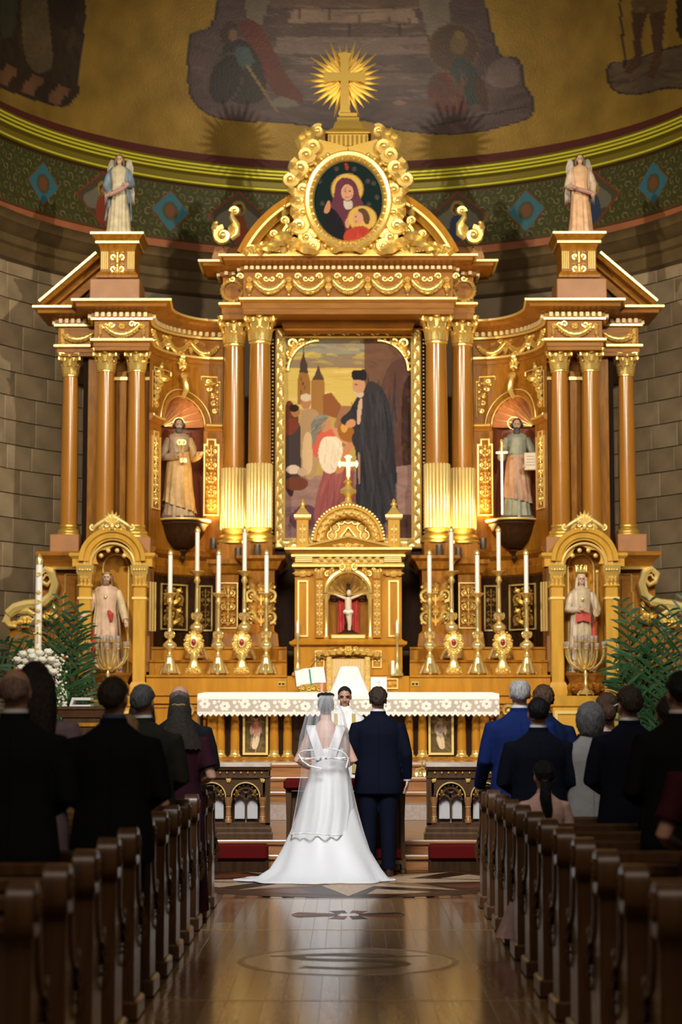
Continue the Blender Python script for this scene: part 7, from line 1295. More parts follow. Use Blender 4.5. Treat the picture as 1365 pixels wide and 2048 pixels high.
# ------------------------------------------------------------------ communion rails with red kneelers
def rail(s):
    e = thing('communion_rail', 'carved oak communion rail with gilt arches and marble top, %s of the aisle' % ('left' if s < 0 else 'right'), 'rail', (s * 1.9, 20.4, .28), 'communion rails')
    Y = 20.34; z_ = lambda v: Z(v, Y); x1 = X(540.5, 1600, Y); pw = 68.5 * px(1600, Y); N = 4; x0 = x1 - .065 - N * pw - .05
    pl = [(x0, Y + .2), (x0, Y), (x1, Y), (x1, Y + .2)]
    pt(sided(MB().bbox(x0, x1 + .01, Y - .02, Y + .3, z_(1535), z_(1526), .008), s), 'marble_top', 'marble', e)
    fr = pt(sided(MB().sweep(pl, [(0, z_(1557)), (.01, z_(1556)), (.01, z_(1553)), (-.01, z_(1552)), (-.01, z_(1541)), (.012, z_(1540)), (.02, z_(1536)), (-.03, z_(1535)), (-.03, z_(1557))]), s), 'frieze', 'wood_rail', e, 30)
    k = 0
    while x1 - .04 - k * .0705 > x0 + .05: pt(sided(MB().ell((x1 - .08 - k * .0705, Y + .008, z_(1546)), (.013, .016, .016), 8, 6), s), 'boss', 'gold_dim', fr); k += 1
    pt(sided(MB().sweep(pl, [(.03, .281), (.03, z_(1668)), (.015, z_(1664)), (.015, z_(1658)), (0, z_(1654)), (0, z_(1646)), (-.03, z_(1645)), (-.03, .281)]), s), 'rail_base', 'wood_rail', e, 30)
    pt(sided(MB().box(x1 - .045, x1, Y, Y + .12, z_(1650), z_(1557)), s), 'end_post', 'wood_rail', e)
    pt(sided(MB().box(x0, x1, Y + .16, Y + .19, .29, z_(1540)), s), 'rail_back', 'wood_dark', e)
    zs, zt, zb = z_(1594), z_(1556), z_(1646)
    for j in range(N):
        c = x1 - .07 - pw * (j + .5); r = pw * .43; aa = [pi * i / 16 for i in range(17)]
        ap_ = MB(); ap_.rings([[(c - pw / 2 if i == 0 else c + pw / 2 if i == 16 else c - r * cos(a) * 1.0, y, zz) for y, zz in ((Y + .012, zs + (r * sin(a) if 0 < i < 16 else 0)), (Y + .05, zs + (r * sin(a) if 0 < i < 16 else 0)), (Y + .05, zt), (Y + .012, zt))] for i, a in enumerate(aa)])
        ap = pt(sided(ap_, s), 'arch', 'wood_rail', e, 20)
        pt(sided(MB().tube([(c - (r - .005) * cos(a), Y + .008, zs + (r - .005) * sin(a)) for a in aa], .008, 5), s), 'arch_gilding', 'gold_line', ap)
        for i in range(8): a = pi * (i + .5) / 8; pt(sided(MB().ell((c - (r - .03) * cos(a), Y + .04, zs + (r - .03) * sin(a)), .011, 7, 5), s), 'boss', 'gold_dim', ap)
        pt(sided(MB().hsweep([(c - (r - .05) * cos(a), zs + (r - .05) * sin(a)) for a in aa], [(.012, Y + .05), (.012, Y + .09), (-.02, Y + .09), (-.02, Y + .05)]), s), 'inner_arch', 'wood_rail', ap)
        for d in (-1, 1):
            q = r * .4; pt(sided(MB().hsweep([(c + d * q * 1.05 - q * cos(a), zs - .03 + q * .9 * sin(a)) for a in aa], [(.0, Y + .06), (.0, Y + .1), (-.018, Y + .1), (-.018, Y + .06)]), s), 'lancet', 'wood_rail', ap)
            o_ = Orn(); o_.leaf(0, 0, .05, .03, pi / 2); o_.leaf(0, 0, .03, .02, pi if d > 0 else 0); pt(sided(MB().merge(o_, off(c + d * r * .6, Y + .05, zs + .02)), s), 'trefoil_tip', 'gold_dim', ap, 60)
            cl_ = MB().rings([[(c + d * q * 1.05 + q * .9 * (i / 6 - 1), Y + .13 + .0015 * (i % 2), zz) for i in range(13)] for zz in (zb + .03 + 0, zs + .07)], closed=False)
            cl_.v = [(x, y, z + (.012 * abs(sin(i * 1.57)) if z < zs else 0)) for i, (x, y, z) in enumerate(cl_.v)]; pt(sided(cl_, s), 'white_curtain', flat('rail_cloth', (.55, .53, .52), .9), ap, 60)
        pt(sided(MB().tube([(c + r * .22 * cos(t), Y + .07, zs + r * .48 + r * .22 * sin(t)) for t in np.linspace(0, 2 * pi, 17)], .012, 6).ell((c, Y + .09, zs + r * .48), (r * .2, .01, r * .2), 12, 6), s), 'roundel', 'wood_rail', ap)
        pt(sided(MB().lathe(c, Y + .08, [(.02, zb), (.012, zb + .02), (.011, zs - .06), (.02, zs - .03), (.024, zs - .01)], 10), s), 'mullion', 'wood_rail', ap)
        for xx in (c - pw / 2,) + ((c + pw / 2,) if j == 0 else ()):
            co = pt(sided(MB().lathe(xx, Y + .02, [(.035, zb), (.035, zb + .03), (.026, zb + .045), (.024, zs - .1), (.03, zs - .07), (.042, zs - .02), (.042, zs)], 14), s), 'colonnette', 'wood_step', ap)
            for zz in (zb + .06, zs - .1): pt(sided(MB().lathe(xx, Y + .02, [(.024, zz - .006), (.03, zz), (.024, zz + .006)], 14), s), 'gilt_ring', 'gold_line', co)
        for d in (-1, 1):
            o_ = Orn(); o_.leaf(0, 0, .04, .018, pi / 2 + d * .9); (o_.ros(0, 0, .028) if d > 0 else None); pt(sided(MB().merge(o_, off(c + d * pw * .5, Y + .008, zt - .025)), s), 'spandrel_star', 'gold_line', ap, 60)
    k_ = thing('kneeler', 'long red velvet kneeler at the foot of the %s communion rail' % ('left' if s < 0 else 'right'), 'kneeler', (s * 1.9, 19.9, 0), 'red kneelers')
    xe = X(537, 1700, 19.8); pt(sided(MB().bbox(x0, xe, 19.76, 20.0, .115, .265, .02), s), 'cushion', 'red_velvet', k_); pt(sided(MB().box(x0, xe, 19.80, 20.0, 0.001, .115), s), 'kneeler_box', 'wood_dark', k_)
for s in (-1, 1): rail(s)
Y = 19.5; xa, xb2 = at(574, 1560, 19.95).x, at(814, 1560, 19.8).x; e = thing('prie_dieu', 'double oak prayer desk with red velvet pads in front of the couple', 'kneeler', ((xa + xb2) / 2, 19.8, 0))
zt = Z(1556, 19.95); pt(MB().bbox(xa - .03, xb2 + .01, 19.80, 20.0, zt - .12, zt, .03), 'arm_pad', 'red_velvet', e); pt(MB().bbox(xa + .06, xb2 - .06, 19.54, 19.76, .13, .235, .025), 'knee_pad', 'red_velvet', e); pt(MB().box(xa + .05, xb2 - .05, 19.55, 19.76, .09, .13), 'knee_board', 'wood_rail', e); pt(MB().box(xa + .04, xb2 - .04, 19.93, 19.97, .1, zt - .13), 'front_board', 'wood_rail', e)
for x in (xa + .02, xb2 - .04):
    pt(MB().prism([(x - .025, 0.001), (x + .025, 0.001), (x + .02, .5), (x + .03, zt - .12), (x - .03, zt - .12), (x - .02, .5)], 19.86, 19.98), 'side_post', 'wood_rail', e, 30); pt(MB().box(x - .02, x + .02, 19.52, 19.86, .05, .13), 'side_runner', 'wood_rail', e)
    pt(MB().lathe(x, 19.55, [(.025, .001), (.03, .03), (.02, .05), (.02, .11)], 10), 'foot', 'wood_rail', e)
e = thing('altar_bells', 'small cluster of brass altar bells with a cross handle on the step', 'bell', (at(845, 1560, 25.0).x, 25.0, .76)); bx = at(845, 1560, 25.0).x
for k in range(4): a = k * pi / 2 + .4; pt(MB().lathe(bx + .075 * cos(a), 25.0 + .06 * sin(a), [(.055, .765), (.05, .79), (.035, .82), (.02, .84), (.001, .845)], 12), 'bell', 'brass', e)
pt(MB().tube([(bx - .08, 25, .85), (bx, 25, .87), (bx + .08, 25, .85)], .008, 6).tube([(bx, 25, .86), (bx, 25, .99)], .009, 6).tube([(bx - .04, 25, .95), (bx + .04, 25, .95)], .009, 6), 'cross_handle', 'brass', e)
# ------------------------------------------------------------------ pews
def pew(s):
    e = thing('pew', 'oak church pew', 'pew', (0, 0, 0), 'pews left of the aisle' if s < 0 else 'pews right of the aisle')
    T = .078; L = 3.6; q = lambda mb: mb if s > 0 else mirrored(mb)
    prof = [(.0, .09), (.0, .80), (-.015, .85), (-.02, .90), (0, .945), (.03, .955), (.07, .94), (.095, .90), (.105, .84), (.11, .76), (.12, .68), (.15, .615), (.20, .575), (.26, .55), (.31, .51), (.33, .45), (.325, .38), (.30, .33), (.295, .25), (.30, .09)]
    pan = MB(); n = len(prof); pan.add([(x, y, z) for x in (0, T) for y, z in prof], [tuple(range(n - 1, -1, -1)), tuple(range(n, 2 * n))] + [(i, (i + 1) % n, (i + 1) % n + n, i + n) for i in range(n)])
    pe = pt(q(pan), 'end_panel', 'wood_pew', e, 25)
    kn = MB(); cy, cz_ = .03, .875; rs = []
    for x, k in ((-.012, .9), (-.006, 1), (T + .006, 1), (T + .012, .9)): rs.append([(x, cy + k * .088 * math.copysign(abs(cos(a)) ** .75, cos(a)), cz_ + k * .098 * math.copysign(abs(sin(a)) ** .75, sin(a))) for a in np.linspace(0, 2 * pi, 25)[:-1]])
    pt(q(kn.rings(rs)), 'scroll_head', 'wood_pew', pe, 30)
    pt(q(MB().tube([(-.004, y, z) for y, z in prof[7:16]], .012, 6)), 'edge_moulding', 'wood_pew', pe)
    pt(q(MB().tube([(-.016, .03 + .06 * (1 - i / 16) * cos(i * .8), .875 + .06 * (1 - i / 16) * sin(i * .8)) for i in range(15)], .009, 5)), 'scroll_line', 'wood_pew', pe)
    o_ = Orn(); o_.leaf(0, 0, .23, .06, -pi / 2 + .08, .0, .35, .02); o_.vol(.0, .02, .03, 1.4, 0, 1, .3); [o_.leaf((k % 2 - .5) * .02, -.03 * k, .07, .03, -pi / 2 + (k % 2 - .5) * .8, .008, .35, .05) for k in range(6)]
    pt(q(MB().merge(o_, lambda x, y, z: (y * .8, .295 + x, .565 + z))), 'acanthus_carving', 'wood_pew', pe, 50)
    pt(q(MB().bbox(-.022, T + .022, -.03, .35, 0.001, .1, .012)), 'base_block', 'wood_pew', e)
    pt(q(MB().rings([[(x, .02, .40), (x, .09, .38), (x, .075, .80), (x, .055, .85), (x, .03, .855), (x, -.005, .84), (x, -.005, .80), (x, .02, .79)] for x in (T, L)])), 'backrest', 'wood_pew', e, 30)
    for z0, z1 in ((.455, .60), (.62, .765)): pt(q(MB().bbox(T + .1, L - .1, .012, .03, z0, z1, .006)), 'back_panel', 'wood_pew', e)
    pt(q(MB().bbox(T, L, .08, .44, .40, .44, .01)), 'seat', 'wood_pew', e); pt(q(MB().box(T, L, .1, .13, .1, .40)), 'seat_support', 'wood_dark', e)
    return e
ordw = ['first', 'second', 'third', 'fourth', 'fifth', 'sixth', 'seventh', 'eighth', 'ninth', 'tenth', 'eleventh', 'twelfth']
PY = [16.1 - .83 * k for k in range(12)]
for s in (-1, 1):
    p0 = pew(s); sd = 'left' if s < 0 else 'right'; xs = -1.09 if s < 0 else 1.07
    for k, y in enumerate(PY):
        lb = 'carved oak pew on the %s, %s' % (sd, 'nearest the altar' if k == 0 else '%s row from the altar' % ordw[k])
        if k == 0: p0.location = (xs, y, 0); p0['label'] = lb
        else: dup(p0, (xs, y, 0), lb)
# ------------------------------------------------------------------ people
def blob(mb, voxel, smooth, adapt=0.0):
    me = bpy.data.meshes.new('b'); me.from_pydata(mb.v, [], mb.f); o = bpy.data.objects.new('b', me); C.objects.link(o)
    r = o.modifiers.new('r', 'REMESH'); r.mode = 'VOXEL'; r.voxel_size = voxel; r.adaptivity = adapt
    if smooth: sm = o.modifiers.new('s', 'SMOOTH'); sm.factor = .5; sm.iterations = smooth
    ev = o.evaluated_get(bpy.context.evaluated_depsgraph_get()); m2 = bpy.data.meshes.new_from_object(ev); bpy.data.objects.remove(o); bpy.data.meshes.remove(me); return m2
def blob_part(mb, voxel, smooth, name, mat, par, adapt=0.0):
    me = blob(mb, voxel, smooth, adapt); me.name = name; me.materials.clear(); return link_mesh(name, me, M[mat] if isinstance(mat, str) else mat, par, 180)
def srings(rows, n=28, p=.86):
    return [[(xo + rx * math.copysign(abs(cos(a)) ** p, cos(a)), yo + ry * math.copysign(abs(sin(a)) ** p, sin(a)), z) for a in np.linspace(0, 2 * pi, n + 1)[:-1]] for rx, ry, xo, yo, z in rows]
def hand(mb, W, d, side, curl=.5, k=1.0):
    d = Vector(d).normalized(); up = Vector((side, 0, 0)) if abs(d.x) < .7 else Vector((0, 0, 1)); n = (up - d * up.dot(d)).normalized(); w = d.cross(n).normalized()   # n: back of the hand, w: across the fingers
    rows = []
    for t, a, b in ((-.02, .026, .02), (.02, .034, .017), (.06, .042, .015), (.085, .040, .012)): rows.append([W + d * t * k + w * a * k * cos(q) + n * b * k * sin(q) for q in np.linspace(0, 2 * pi, 13)[:-1]])
    mb.rings(rows)
    for i in range(4):
        L = (.068, .078, .073, .056)[i] * k; p = W + d * .078 * k + w * (.030 - .020 * i) * k; a = curl * (.8 + .1 * i); pts = [p]
        dd = d
        for j, f in enumerate((.45, .3, .25)): dd = (dd * cos(a * .8) - n * sin(a * .8)).normalized(); pts.append(pts[-1] + dd * L * f)
        mb.tube(pts, [.0095 * k, .009 * k, .008 * k, .0065 * k], 8)
    p = W + d * .02 * k + w * .03 * k; pts = [p, p + (d * .6 + w * .75 - n * .2).normalized() * .035 * k, p + (d * .9 + w * .6 - n * .35).normalized() * .062 * k, p + (d + w * .35 - n * .5).normalized() * .08 * k]; mb.tube(pts, [.013 * k, .011 * k, .0095 * k, .007 * k], 8)
    return mb
ARMS = {'down': ((.265, -.03, 1.13), (.275, .05, .90), (0, .25, -1)), 'front': ((.27, -.02, 1.13), (.10, .20, 1.03), (-.9, .4, .1)), 'hold': ((.26, .02, 1.14), (.24, .25, 1.02), (0, 1, -.1)), 'pray': ((.25, .02, 1.12), (.06, .22, 1.17), (-.3, .5, .8))}
def headmb(mb, R=None, c=Vector((0, 0, 1.53)), fem=False):
    h = MB(); k = .95 if fem else 1
    h.ell((0, -.006, 1.662), (.074 * k, .094, .088), 18, 14).ell((0, .03, 1.612), (.060 * k, .062, .082), 16, 12).ell((0, .045, 1.562), (.040 * k, .042, .034), 12, 8)
    h.tube([(0, .082, 1.655), (0, .096, 1.635), (0, .108, 1.617), (0, .096, 1.607)], [.009, .011, .014, .011], 8)
    for s in (-1, 1):
        h.ell((s * .012, .098, 1.612), (.010, .010, .008), 6, 5).ell((s * .074 * k, -.008, 1.632), (.010, .020, .032), 10, 8, Matrix.Rotation(s * .25, 3, 'Z')).ell((s * .036, .066, 1.610), (.024, .024, .024), 8, 6)
        h.tube([(s * .012, .086, 1.666), (s * .032, .084, 1.671), (s * .052, .070, 1.664)], .0085, 6)
    h.tube([(-.022, .081, 1.583), (0, .089, 1.585), (.022, .081, 1.583)], [.007, .010, .007], 6)
    fn = (lambda x, y, z: c + R @ (Vector((x, y, z)) - c)) if R else None
    return mb.merge(h, fn)
def hairmb(kind, seed=0, R=None, th=.012, c=Vector((0, 0, 1.53))):
    h = MB(); nu, nv = 64, 36; rs = []
    for j in range(nv + 1):
        el = -80 + 170 * j / nv; row = []
        for i in range(nu):
            az = -180 + 360 * i / nu; a = abs(az)
            mn = np.interp(a, [0, 35, 62, 75, 100, 125, 150, 180], {'bob': [34, 30, -20, -55, -72, -76, -78, -78]}.get(kind, [47, 42, 22, 4, 4, -28, -40, -44]))
            mn += 7 * mnoise.noise(Vector((az * .06, seed, 0))) + 4 * mnoise.noise(Vector((az * .2, seed, 3))); m_ = 1 / (1 + math.exp(-(el - mn) / 4.5)); th = .018 if kind in ('curly', 'bob') else .012
            if kind == 'bald': m_ *= 1 / (1 + math.exp((el - np.interp(a, [0, 60, 120, 180], [-30, 12, 26, 42])) / 5.0))
            if kind == 'thin': m_ *= .45 + .55 / (1 + math.exp((el - 62) / 6))
            d = Vector((sin(rad(az)) * cos(rad(el)), cos(rad(az)) * cos(rad(el)), sin(rad(el))))
            nz = mnoise.noise(Vector((d.x * 5 + seed, d.y * 5, d.z * 5))) * .5 + mnoise.noise(Vector((d.x * 14, d.y * 14 + seed, d.z * (14 if kind == 'curly' else 3)))) * .5
            t = th * (1 + (1.0 if kind == 'curly' else .65) * nz) * m_ - .02 * (1 - m_)
            if kind == 'bob': t += .022 * m_ * max(0, cos(rad(el + 25)))
            row.append(tuple(Vector((0, -.006, 1.655)) + Vector((d.x * (.075 + t), d.y * (.094 + t), d.z * (.098 + t) * (1.45 if kind == 'bob' and el < 0 else 1)))))
        rs.append(row)
    h.rings(rs)
    return MB().merge(h, (lambda x, y, z: c + R @ (Vector((x, y, z)) - c)) if R else None)
def hairmat(name, col): return flat('hair_' + name, col, .5, var=.35, vscale=60, bump=.6, bscale=120, stretch=(1, 1, .25), spec=.3)
def cloth(name, col, rough=.85, sheen=0, bump=.2): return flat('cloth_' + name, col, rough, bump=bump, bscale=9, sheen=sheen, var=.08, vscale=14, spec=.12)
def person(label, u, vtop, Y, outfit, hair, haircol, skin='skin', yaw=0.0, head=(0, 0), arms=('front', 'front'), z0=0.0, H=None, wide=1.0, fem=False, vox=.0085, legs=True, xyz=None, group='wedding guests', extra=None):
    z1 = at(u, vtop, Y).z; H = H or (z1 - z0); hs = head[2] if len(head) > 2 else 1.0; k = H / (1.53 + .235 * hs); x = xyz if xyz is not None else at(u, 1600, Y).x
    e = thing('person', label, 'person', (x, Y, z0), group); ORG[e.name] = Vector((0, 0, 0)); e.rotation_euler.z = yaw; e.scale = (k, k, k)
    R = Matrix.Rotation(head[0], 3, 'Z') @ Matrix.Rotation(head[1], 3, 'X') @ Matrix.Scale(hs, 3)
    sm = M[skin]; w = wide
    # body: one continuous surface, head to feet
    b = MB(); b.rings(srings([(.10 * w, .08, 0, 0, .84), (.155 * w, .115, 0, 0, .90), (.16 * w, .115, 0, -.005, .97), (.130 * w, .095, 0, 0, 1.09), (.145 * w, .11, 0, .005, 1.25), (.150 * w, .100, 0, 0, 1.35), (.120 * w, .080, 0, -.005, 1.42), (.09, .062, 0, -.005, 1.475), (.056, .056, 0, .0, 1.51), (.054, .054, 0, .004, 1.58)]))
    headmb(b, R, fem=fem); P_ = []
    for s, nm in zip((-1, 1), arms):
        el, wr, hd = [Vector(q) for q in ARMS[nm]] if isinstance(nm, str) else [Vector(q) for q in nm]
        el, wr, hd = [Vector((q.x * s, q.y, q.z)) for q in (el, wr, hd)]; sh = Vector((s * .168 * w, -.005, 1.405)); P_.append((s, sh, el, wr, hd))
        sb = sh - Vector((s * .012, 0, .03)); b.tube([sb - Vector((s * .05, 0, -.005)), sb, sb.lerp(el, .5), el, el.lerp(wr, .35), wr + hd.normalized() * .01], [.045, .050, .045, .041, .040, .027], 12); hand(b, wr, hd, s)
    if legs:
        for s in (-1, 1): b.tube([(s * .085, 0, .90), (s * .092, .005, .70), (s * .09, .0, .48), (s * .092, -.015, .32), (s * .09, -.02, .10)], [.085, .078, .055, .052, .036], 12); b.ell((s * .09, .04, .045), (.038, .11, .035), 10, 6)
    blob_part(b, vox, 2, 'body', sm, e, .0)
    for s in (-1, 1):
        pc = Vector((0, 0, 1.53)); ep = pc + R @ (Vector((s * .032, .081, 1.645)) - pc); pt(MB().ell(ep, (.010, .008, .0035), 8, 6), 'eye', 'black', e)
    # hair
    if hair: pt(hairmb(hair, len(label), R), 'hair', hairmat(*haircol), e, 180)
    kind, c1 = outfit[0], outfit[1]; c2 = outfit[2] if len(outfit) > 2 else c1
    if kind in ('suit', 'jacket'):
        j = MB(); j.rings(srings([(.205 * w, .142, 0, 0, .76), (.207 * w, .146, 0, 0, .86), (.196 * w, .138, 0, 0, .97), (.180 * w, .126, 0, 0, 1.09), (.188 * w, .134, 0, .005, 1.22), (.200 * w, .136, 0, 0, 1.32), (.198 * w, .122, 0, -.005, 1.375), (.165 * w, .10, 0, -.01, 1.43), (.105 * w, .082, 0, -.008, 1.478), (.074, .070, 0, .0, 1.515)]))
        for s, sh, el, wr, hd in P_: j.tube([sh - Vector((s * .06, 0, .01)), sh + Vector((s * .018, 0, -.022)), sh.lerp(el, .5) + Vector((s * .008, 0, 0)), el + Vector((0, -.006, 0)), el.lerp(wr, .5), el.lerp(wr, .96)], [.056, .068, .064, .059, .053, .046], 14)
        blob_part(j, .011, 4, 'jacket', c1, e)
        pt(MB().lathe(0, .0, [(.074, 1.492), (.079, 1.50), (.072, 1.535), (.066, 1.538)], 24, None, 0, 2 * pi, .98), 'jacket_collar', c1, e); pt(MB().lathe(0, .003, [(.062, 1.51), (.066, 1.53), (.0635, 1.556), (.059, 1.557)], 24), 'shirt_collar', outfit[3] if len(outfit) > 3 else M['white'], e)
        for s, sh, el, wr, hd in P_: a = el.lerp(wr, .93); bb = wr + (wr - el).normalized() * .005; pt(MB().tube([a, bb], [.040, .039], 14), 'shirt_cuff', M['white'], e)
        pt(MB().tube([(0, -.150, .765), (0, -.150, .90), (0, -.132, 1.1), (0, -.14, 1.25), (0, -.134, 1.36), (0, -.108, 1.44)], .0035, 5), 'back_seam', c1, e)
        tr = MB()
        if kind == 'suit':
            tr.rings(srings([(.165, .125, 0, 0, 1.0), (.178, .138, 0, -.005, .90), (.18, .135, 0, 0, .82)]))
            for s in (-1, 1): tr.tube([(s * .085, 0, .90), (s * .092, .005, .72), (s * .092, .0, .48), (s * .094, -.01, .25), (s * .094, -.01, .06)], [.098, .094, .078, .07, .068], 14)
            blob_part(tr, .012, 3, 'trousers', c2, e)
            for s in (-1, 1): pt(MB().rings(srings([(.048, .125, s * .095, .045, .0), (.05, .13, s * .095, .045, .02), (.048, .115, s * .095, .04, .06), (.042, .06, s * .095, -.01, .10), (.04, .05, s * .095, -.015, .12)], 20)), 'shoe', flat('leather_shoe', (.045, .02, .012), .3), e)
    if kind in ('dress', 'jacket'):
        f = folds(15, len(label)); rs = []
        for z, rx, ry in ((.10, .22, .21), (.3, .21, .20), (.55, .20, .18), (.80, .195, .16), (.95, .185, .145), (1.06, .16, .12)):
            am = .07 * max(0, 1 - z / 1.0); rs.append([(rx * w * (1 + am * f(q, z)) * cos(q), ry * (1 + am * f(q, z)) * sin(q), z) for q in np.linspace(0, 2 * pi, 49)[:-1]])
        pt(MB().rings(rs), 'skirt', c2, e, 60)
    if kind == 'dress':
        j = MB(); j.rings(srings([(.165 * w, .125, 0, 0, 1.0), (.155 * w, .115, 0, 0, 1.09), (.168 * w, .13, 0, .01, 1.24), (.180 * w, .122, 0, 0, 1.35), (.170 * w, .098, 0, -.005, 1.42), (.11, .075, 0, -.005, 1.47)]))
        for s, sh, el, wr, hd in P_: j.tube([sh - Vector((s * .06, 0, .01)), sh + Vector((s * .015, 0, 0)), sh.lerp(el, .45), sh.lerp(el, .75)], [.056, .068, .066, .074], 12)
        blob_part(j, .011, 3, 'bodice', c1, e)
    if extra: extra(e, R)
    return e
def longhair(col, L=.42, wd=.11, up=0.0):
    def f(e, R):
        h = MB(); rs = []
        for z, rx, ry, yo in ((1.72, .07, .05, -.04), (1.66, wd * .9, .07, -.05), (1.58, wd, .07, -.065), (1.48, wd * 1.05, .065, -.085), (1.38, wd * 1.0, .055, -.105), (1.72 - L, wd * .8, .03, -.115)): rs.append([(rx * cos(a) * (1 + .06 * sin(9 * a)), yo + ry * sin(a) * (1 + .06 * sin(13 * a)), z) for a in np.linspace(0, 2 * pi, 37)[:-1]])
        pt(h.rings(rs), 'long_hair', hairmat(*col), e, 180)
    return f
BLK = cloth('black_suit', (.008, .0085, .010)); NAVY = cloth('dark_navy', (.006, .007, .014)); NAVY2 = cloth('groom_navy', (.003, .0045, .014)); BLUE = cloth('royal_blue', (.008, .020, .105)); CHAR = cloth('dark_olive', (.020, .018, .012)); GREY = cloth('silver_grey', (.34, .32, .30), .7); PINK = cloth('blush_pink', (.66, .40, .31), .8); MAR = cloth('maroon', (.030, .006, .012)); LAV = cloth('lavender_lace', (.30, .22, .26), .8, bump=.5); WINE = cloth('wine_red', (.05, .008, .012)); TRW = cloth('slate_blue', (.012, .02, .045)); REDP = flat('cloth_red_pattern', (.45, .05, .04), .8, var=.9, vscale=22)
DK, BR, BKH, GRY, WHT, BLD = ('dark', (.022, .013, .008)), ('brown', (.085, .042, .02)), ('black', (.008, .007, .007)), ('grey', (.16, .15, .14)), ('white', (.46, .43, .41)), ('blond', (.30, .17, .07))
# left of the aisle
person('bald man in a black suit and white collar standing at the left edge', 27, 1333, 9.95, ('suit', BLK, TRW), 'bald', ('stubble', (.26, .16, .115)), wide=1.12, arms=('front', 'front'), legs=False)
person('woman with long dark hair in lavender lace beside the bald man', 66, 1322, 10.93, ('dress', LAV), 'short', DK, fem=True, extra=longhair(DK, .50, .12), legs=False)
person('dark haired man in a black suit behind the short curly haired woman, nearest the aisle', 226, 1352, 10.85, ('suit', BLK, BLK, cloth('blue_shirt', (.10, .13, .24))), 'short', ('darkbrown', (.045, .03, .02)), head=(-.18, .05), wide=1.12, legs=False)
person('fair haired girl in a red patterned dress half hidden behind the dark haired man', 254, 1428, 12.55, ('dress', REDP), 'short', BLD, fem=True, extra=longhair(BLD, .34, .09), wide=.9, legs=False)
person('grey haired man in a dark olive jacket, second from the aisle on the left', 264, 1368, 13.38, ('suit', CHAR, BLK), 'short', ('pepper', (.10, .095, .09)), head=(-.25, 0), wide=1.18, xyz=at(284, 1600, 13.38).x, legs=False)
person('woman with curly dark hair in black between two men on the left', 283, 1390, 14.22, ('dress', BLK), 'curly', DK, fem=True, extra=longhair(DK, .3, .10), legs=False)
person('balding man in a black suit nearest the altar on the left', 345, 1368, 15.85, ('suit', BLK, BLK), 'bald', ('grizzled', (.12, .09, .075)), wide=1.1, xyz=at(358, 1600, 15.85).x, legs=False)
def mantilla(e, R):
    rs = []
    for z, rx, ry, yo in ((1.778, .012, .012, -.01), (1.765, .045, .055, -.01), (1.725, .078, .098, -.01), (1.66, .092, .115, -.015), (1.58, .098, .122, -.02), (1.50, .125, .12, -.035), (1.40, .185, .14, -.02), (1.34, .20, .15, -.01)): rs.append([(rx * cos(a) * (1 + .02 * sin(11 * a + z * 4)), yo + ry * sin(a), z + (.02 * abs(sin(12 * a)) if z < 1.36 else 0)) for a in np.linspace(pi * .87, pi * 2.13, 40)])
    v = pt(MB().rings(rs, closed=False), 'lace_mantilla', flat('brown_lace', (.022, .015, .008), .85, var=.45, vscale=34, bump=.5, bscale=60), e, 180); pt(MB().tube([(.05 * cos(a), -.118 + .02 * abs(cos(a)), 1.70 + .004 * sin(a * 5)) for a in np.linspace(pi, 2 * pi, 9)], .006, 6), 'hair_comb', 'brass', v)
person('woman under a brown lace mantilla in a maroon dress with bare forearm', 358, 1393, 14.98, ('dress', MAR), 'short', DK, fem=True, arms=('front', ((.26, -.06, 1.14), (.12, .17, 1.08), (-.8, .5, .1))), extra=mantilla, wide=1.05)
# right of the aisle
person('white haired man in a royal blue suit at the right front pew', 1036, 1356, 15.85, ('suit', BLUE, BLUE), 'thin', WHT, 'skin_light', wide=1.16, arms=(((.27, 0, 1.14), (.30, .22, .93), (0, 1, -.3)), 'front'), xyz=at(1042, 1600, 15.85).x, legs=False)
person('brown haired man in a navy suit behind the white haired man', 1090, 1370, 16.62, ('suit', cloth('mid_navy', (.006, .012, .045)), NAVY), 'curly', BR, 'skin_light', wide=1.05, legs=False)
person('young man with black hair in a dark suit behind the little girl', 1079, 1394, 14.22, ('suit', NAVY, BLK), 'short', BKH, wide=1.12, legs=False)
person('woman with a silver grey bob in a pale grey jacket', 1187, 1404, 14.24, ('jacket', GREY, GREY), 'bob', ('silver', (.17, .165, .16)), fem=True, wide=1.0, head=(-.1, 0), legs=False, xyz=at(1184, 1600, 14.24).x)
def clip(e, R):
    for k in range(9): pt(MB().ell((.10 * cos(rad(-115 + 9 * k)), .12 * sin(rad(-115 + 9 * k)), 1.63 + .006 * k), .007, 6, 5), 'pearl', flat('pearl', (.8, .75, .68), .2), e)
    pt(MB().ell((0, -.105, 1.61), (.06, .045, .07), 12, 9), 'hair_twist', hairmat(*BR), e, 180)
person('woman with curly pinned up brown hair and a pearl clip', 1217, 1386, 15.05, ('dress', NAVY), 'curly', BR, 'skin_light', fem=True, extra=clip, legs=False)
person('brown haired man in a black suit with hands folded right of the grey haired woman', 1277, 1374, 13.40, ('suit', NAVY, BLK), 'curly', ('deepbrown', (.045, .025, .014)), wide=1.1, head=(.25, 0), arms=('front', 'front'), xyz=at(1262, 1600, 13.4).x, legs=False)
person('guest in a dark jacket behind the tall man on the right', 1340, 1392, 12.50, ('suit', NAVY, BLK), 'short', DK, wide=1.05, legs=False)
person('tall black haired man in a black suit at the right edge', 1366, 1342, 10.92, ('suit', BLK, TRW), 'short', BKH, wide=1.12, head=(.15, 0), legs=False)
person('woman in a wine red dress with bare forearm at the right edge', 1428, 1420, 9.26, ('dress', WINE), 'short', DK, fem=True, arms=(((.27, -.04, 1.12), (.16, .18, 1.05), (-.8, .5, 0)), 'front'), extra=longhair(DK, .3, .1), legs=False)
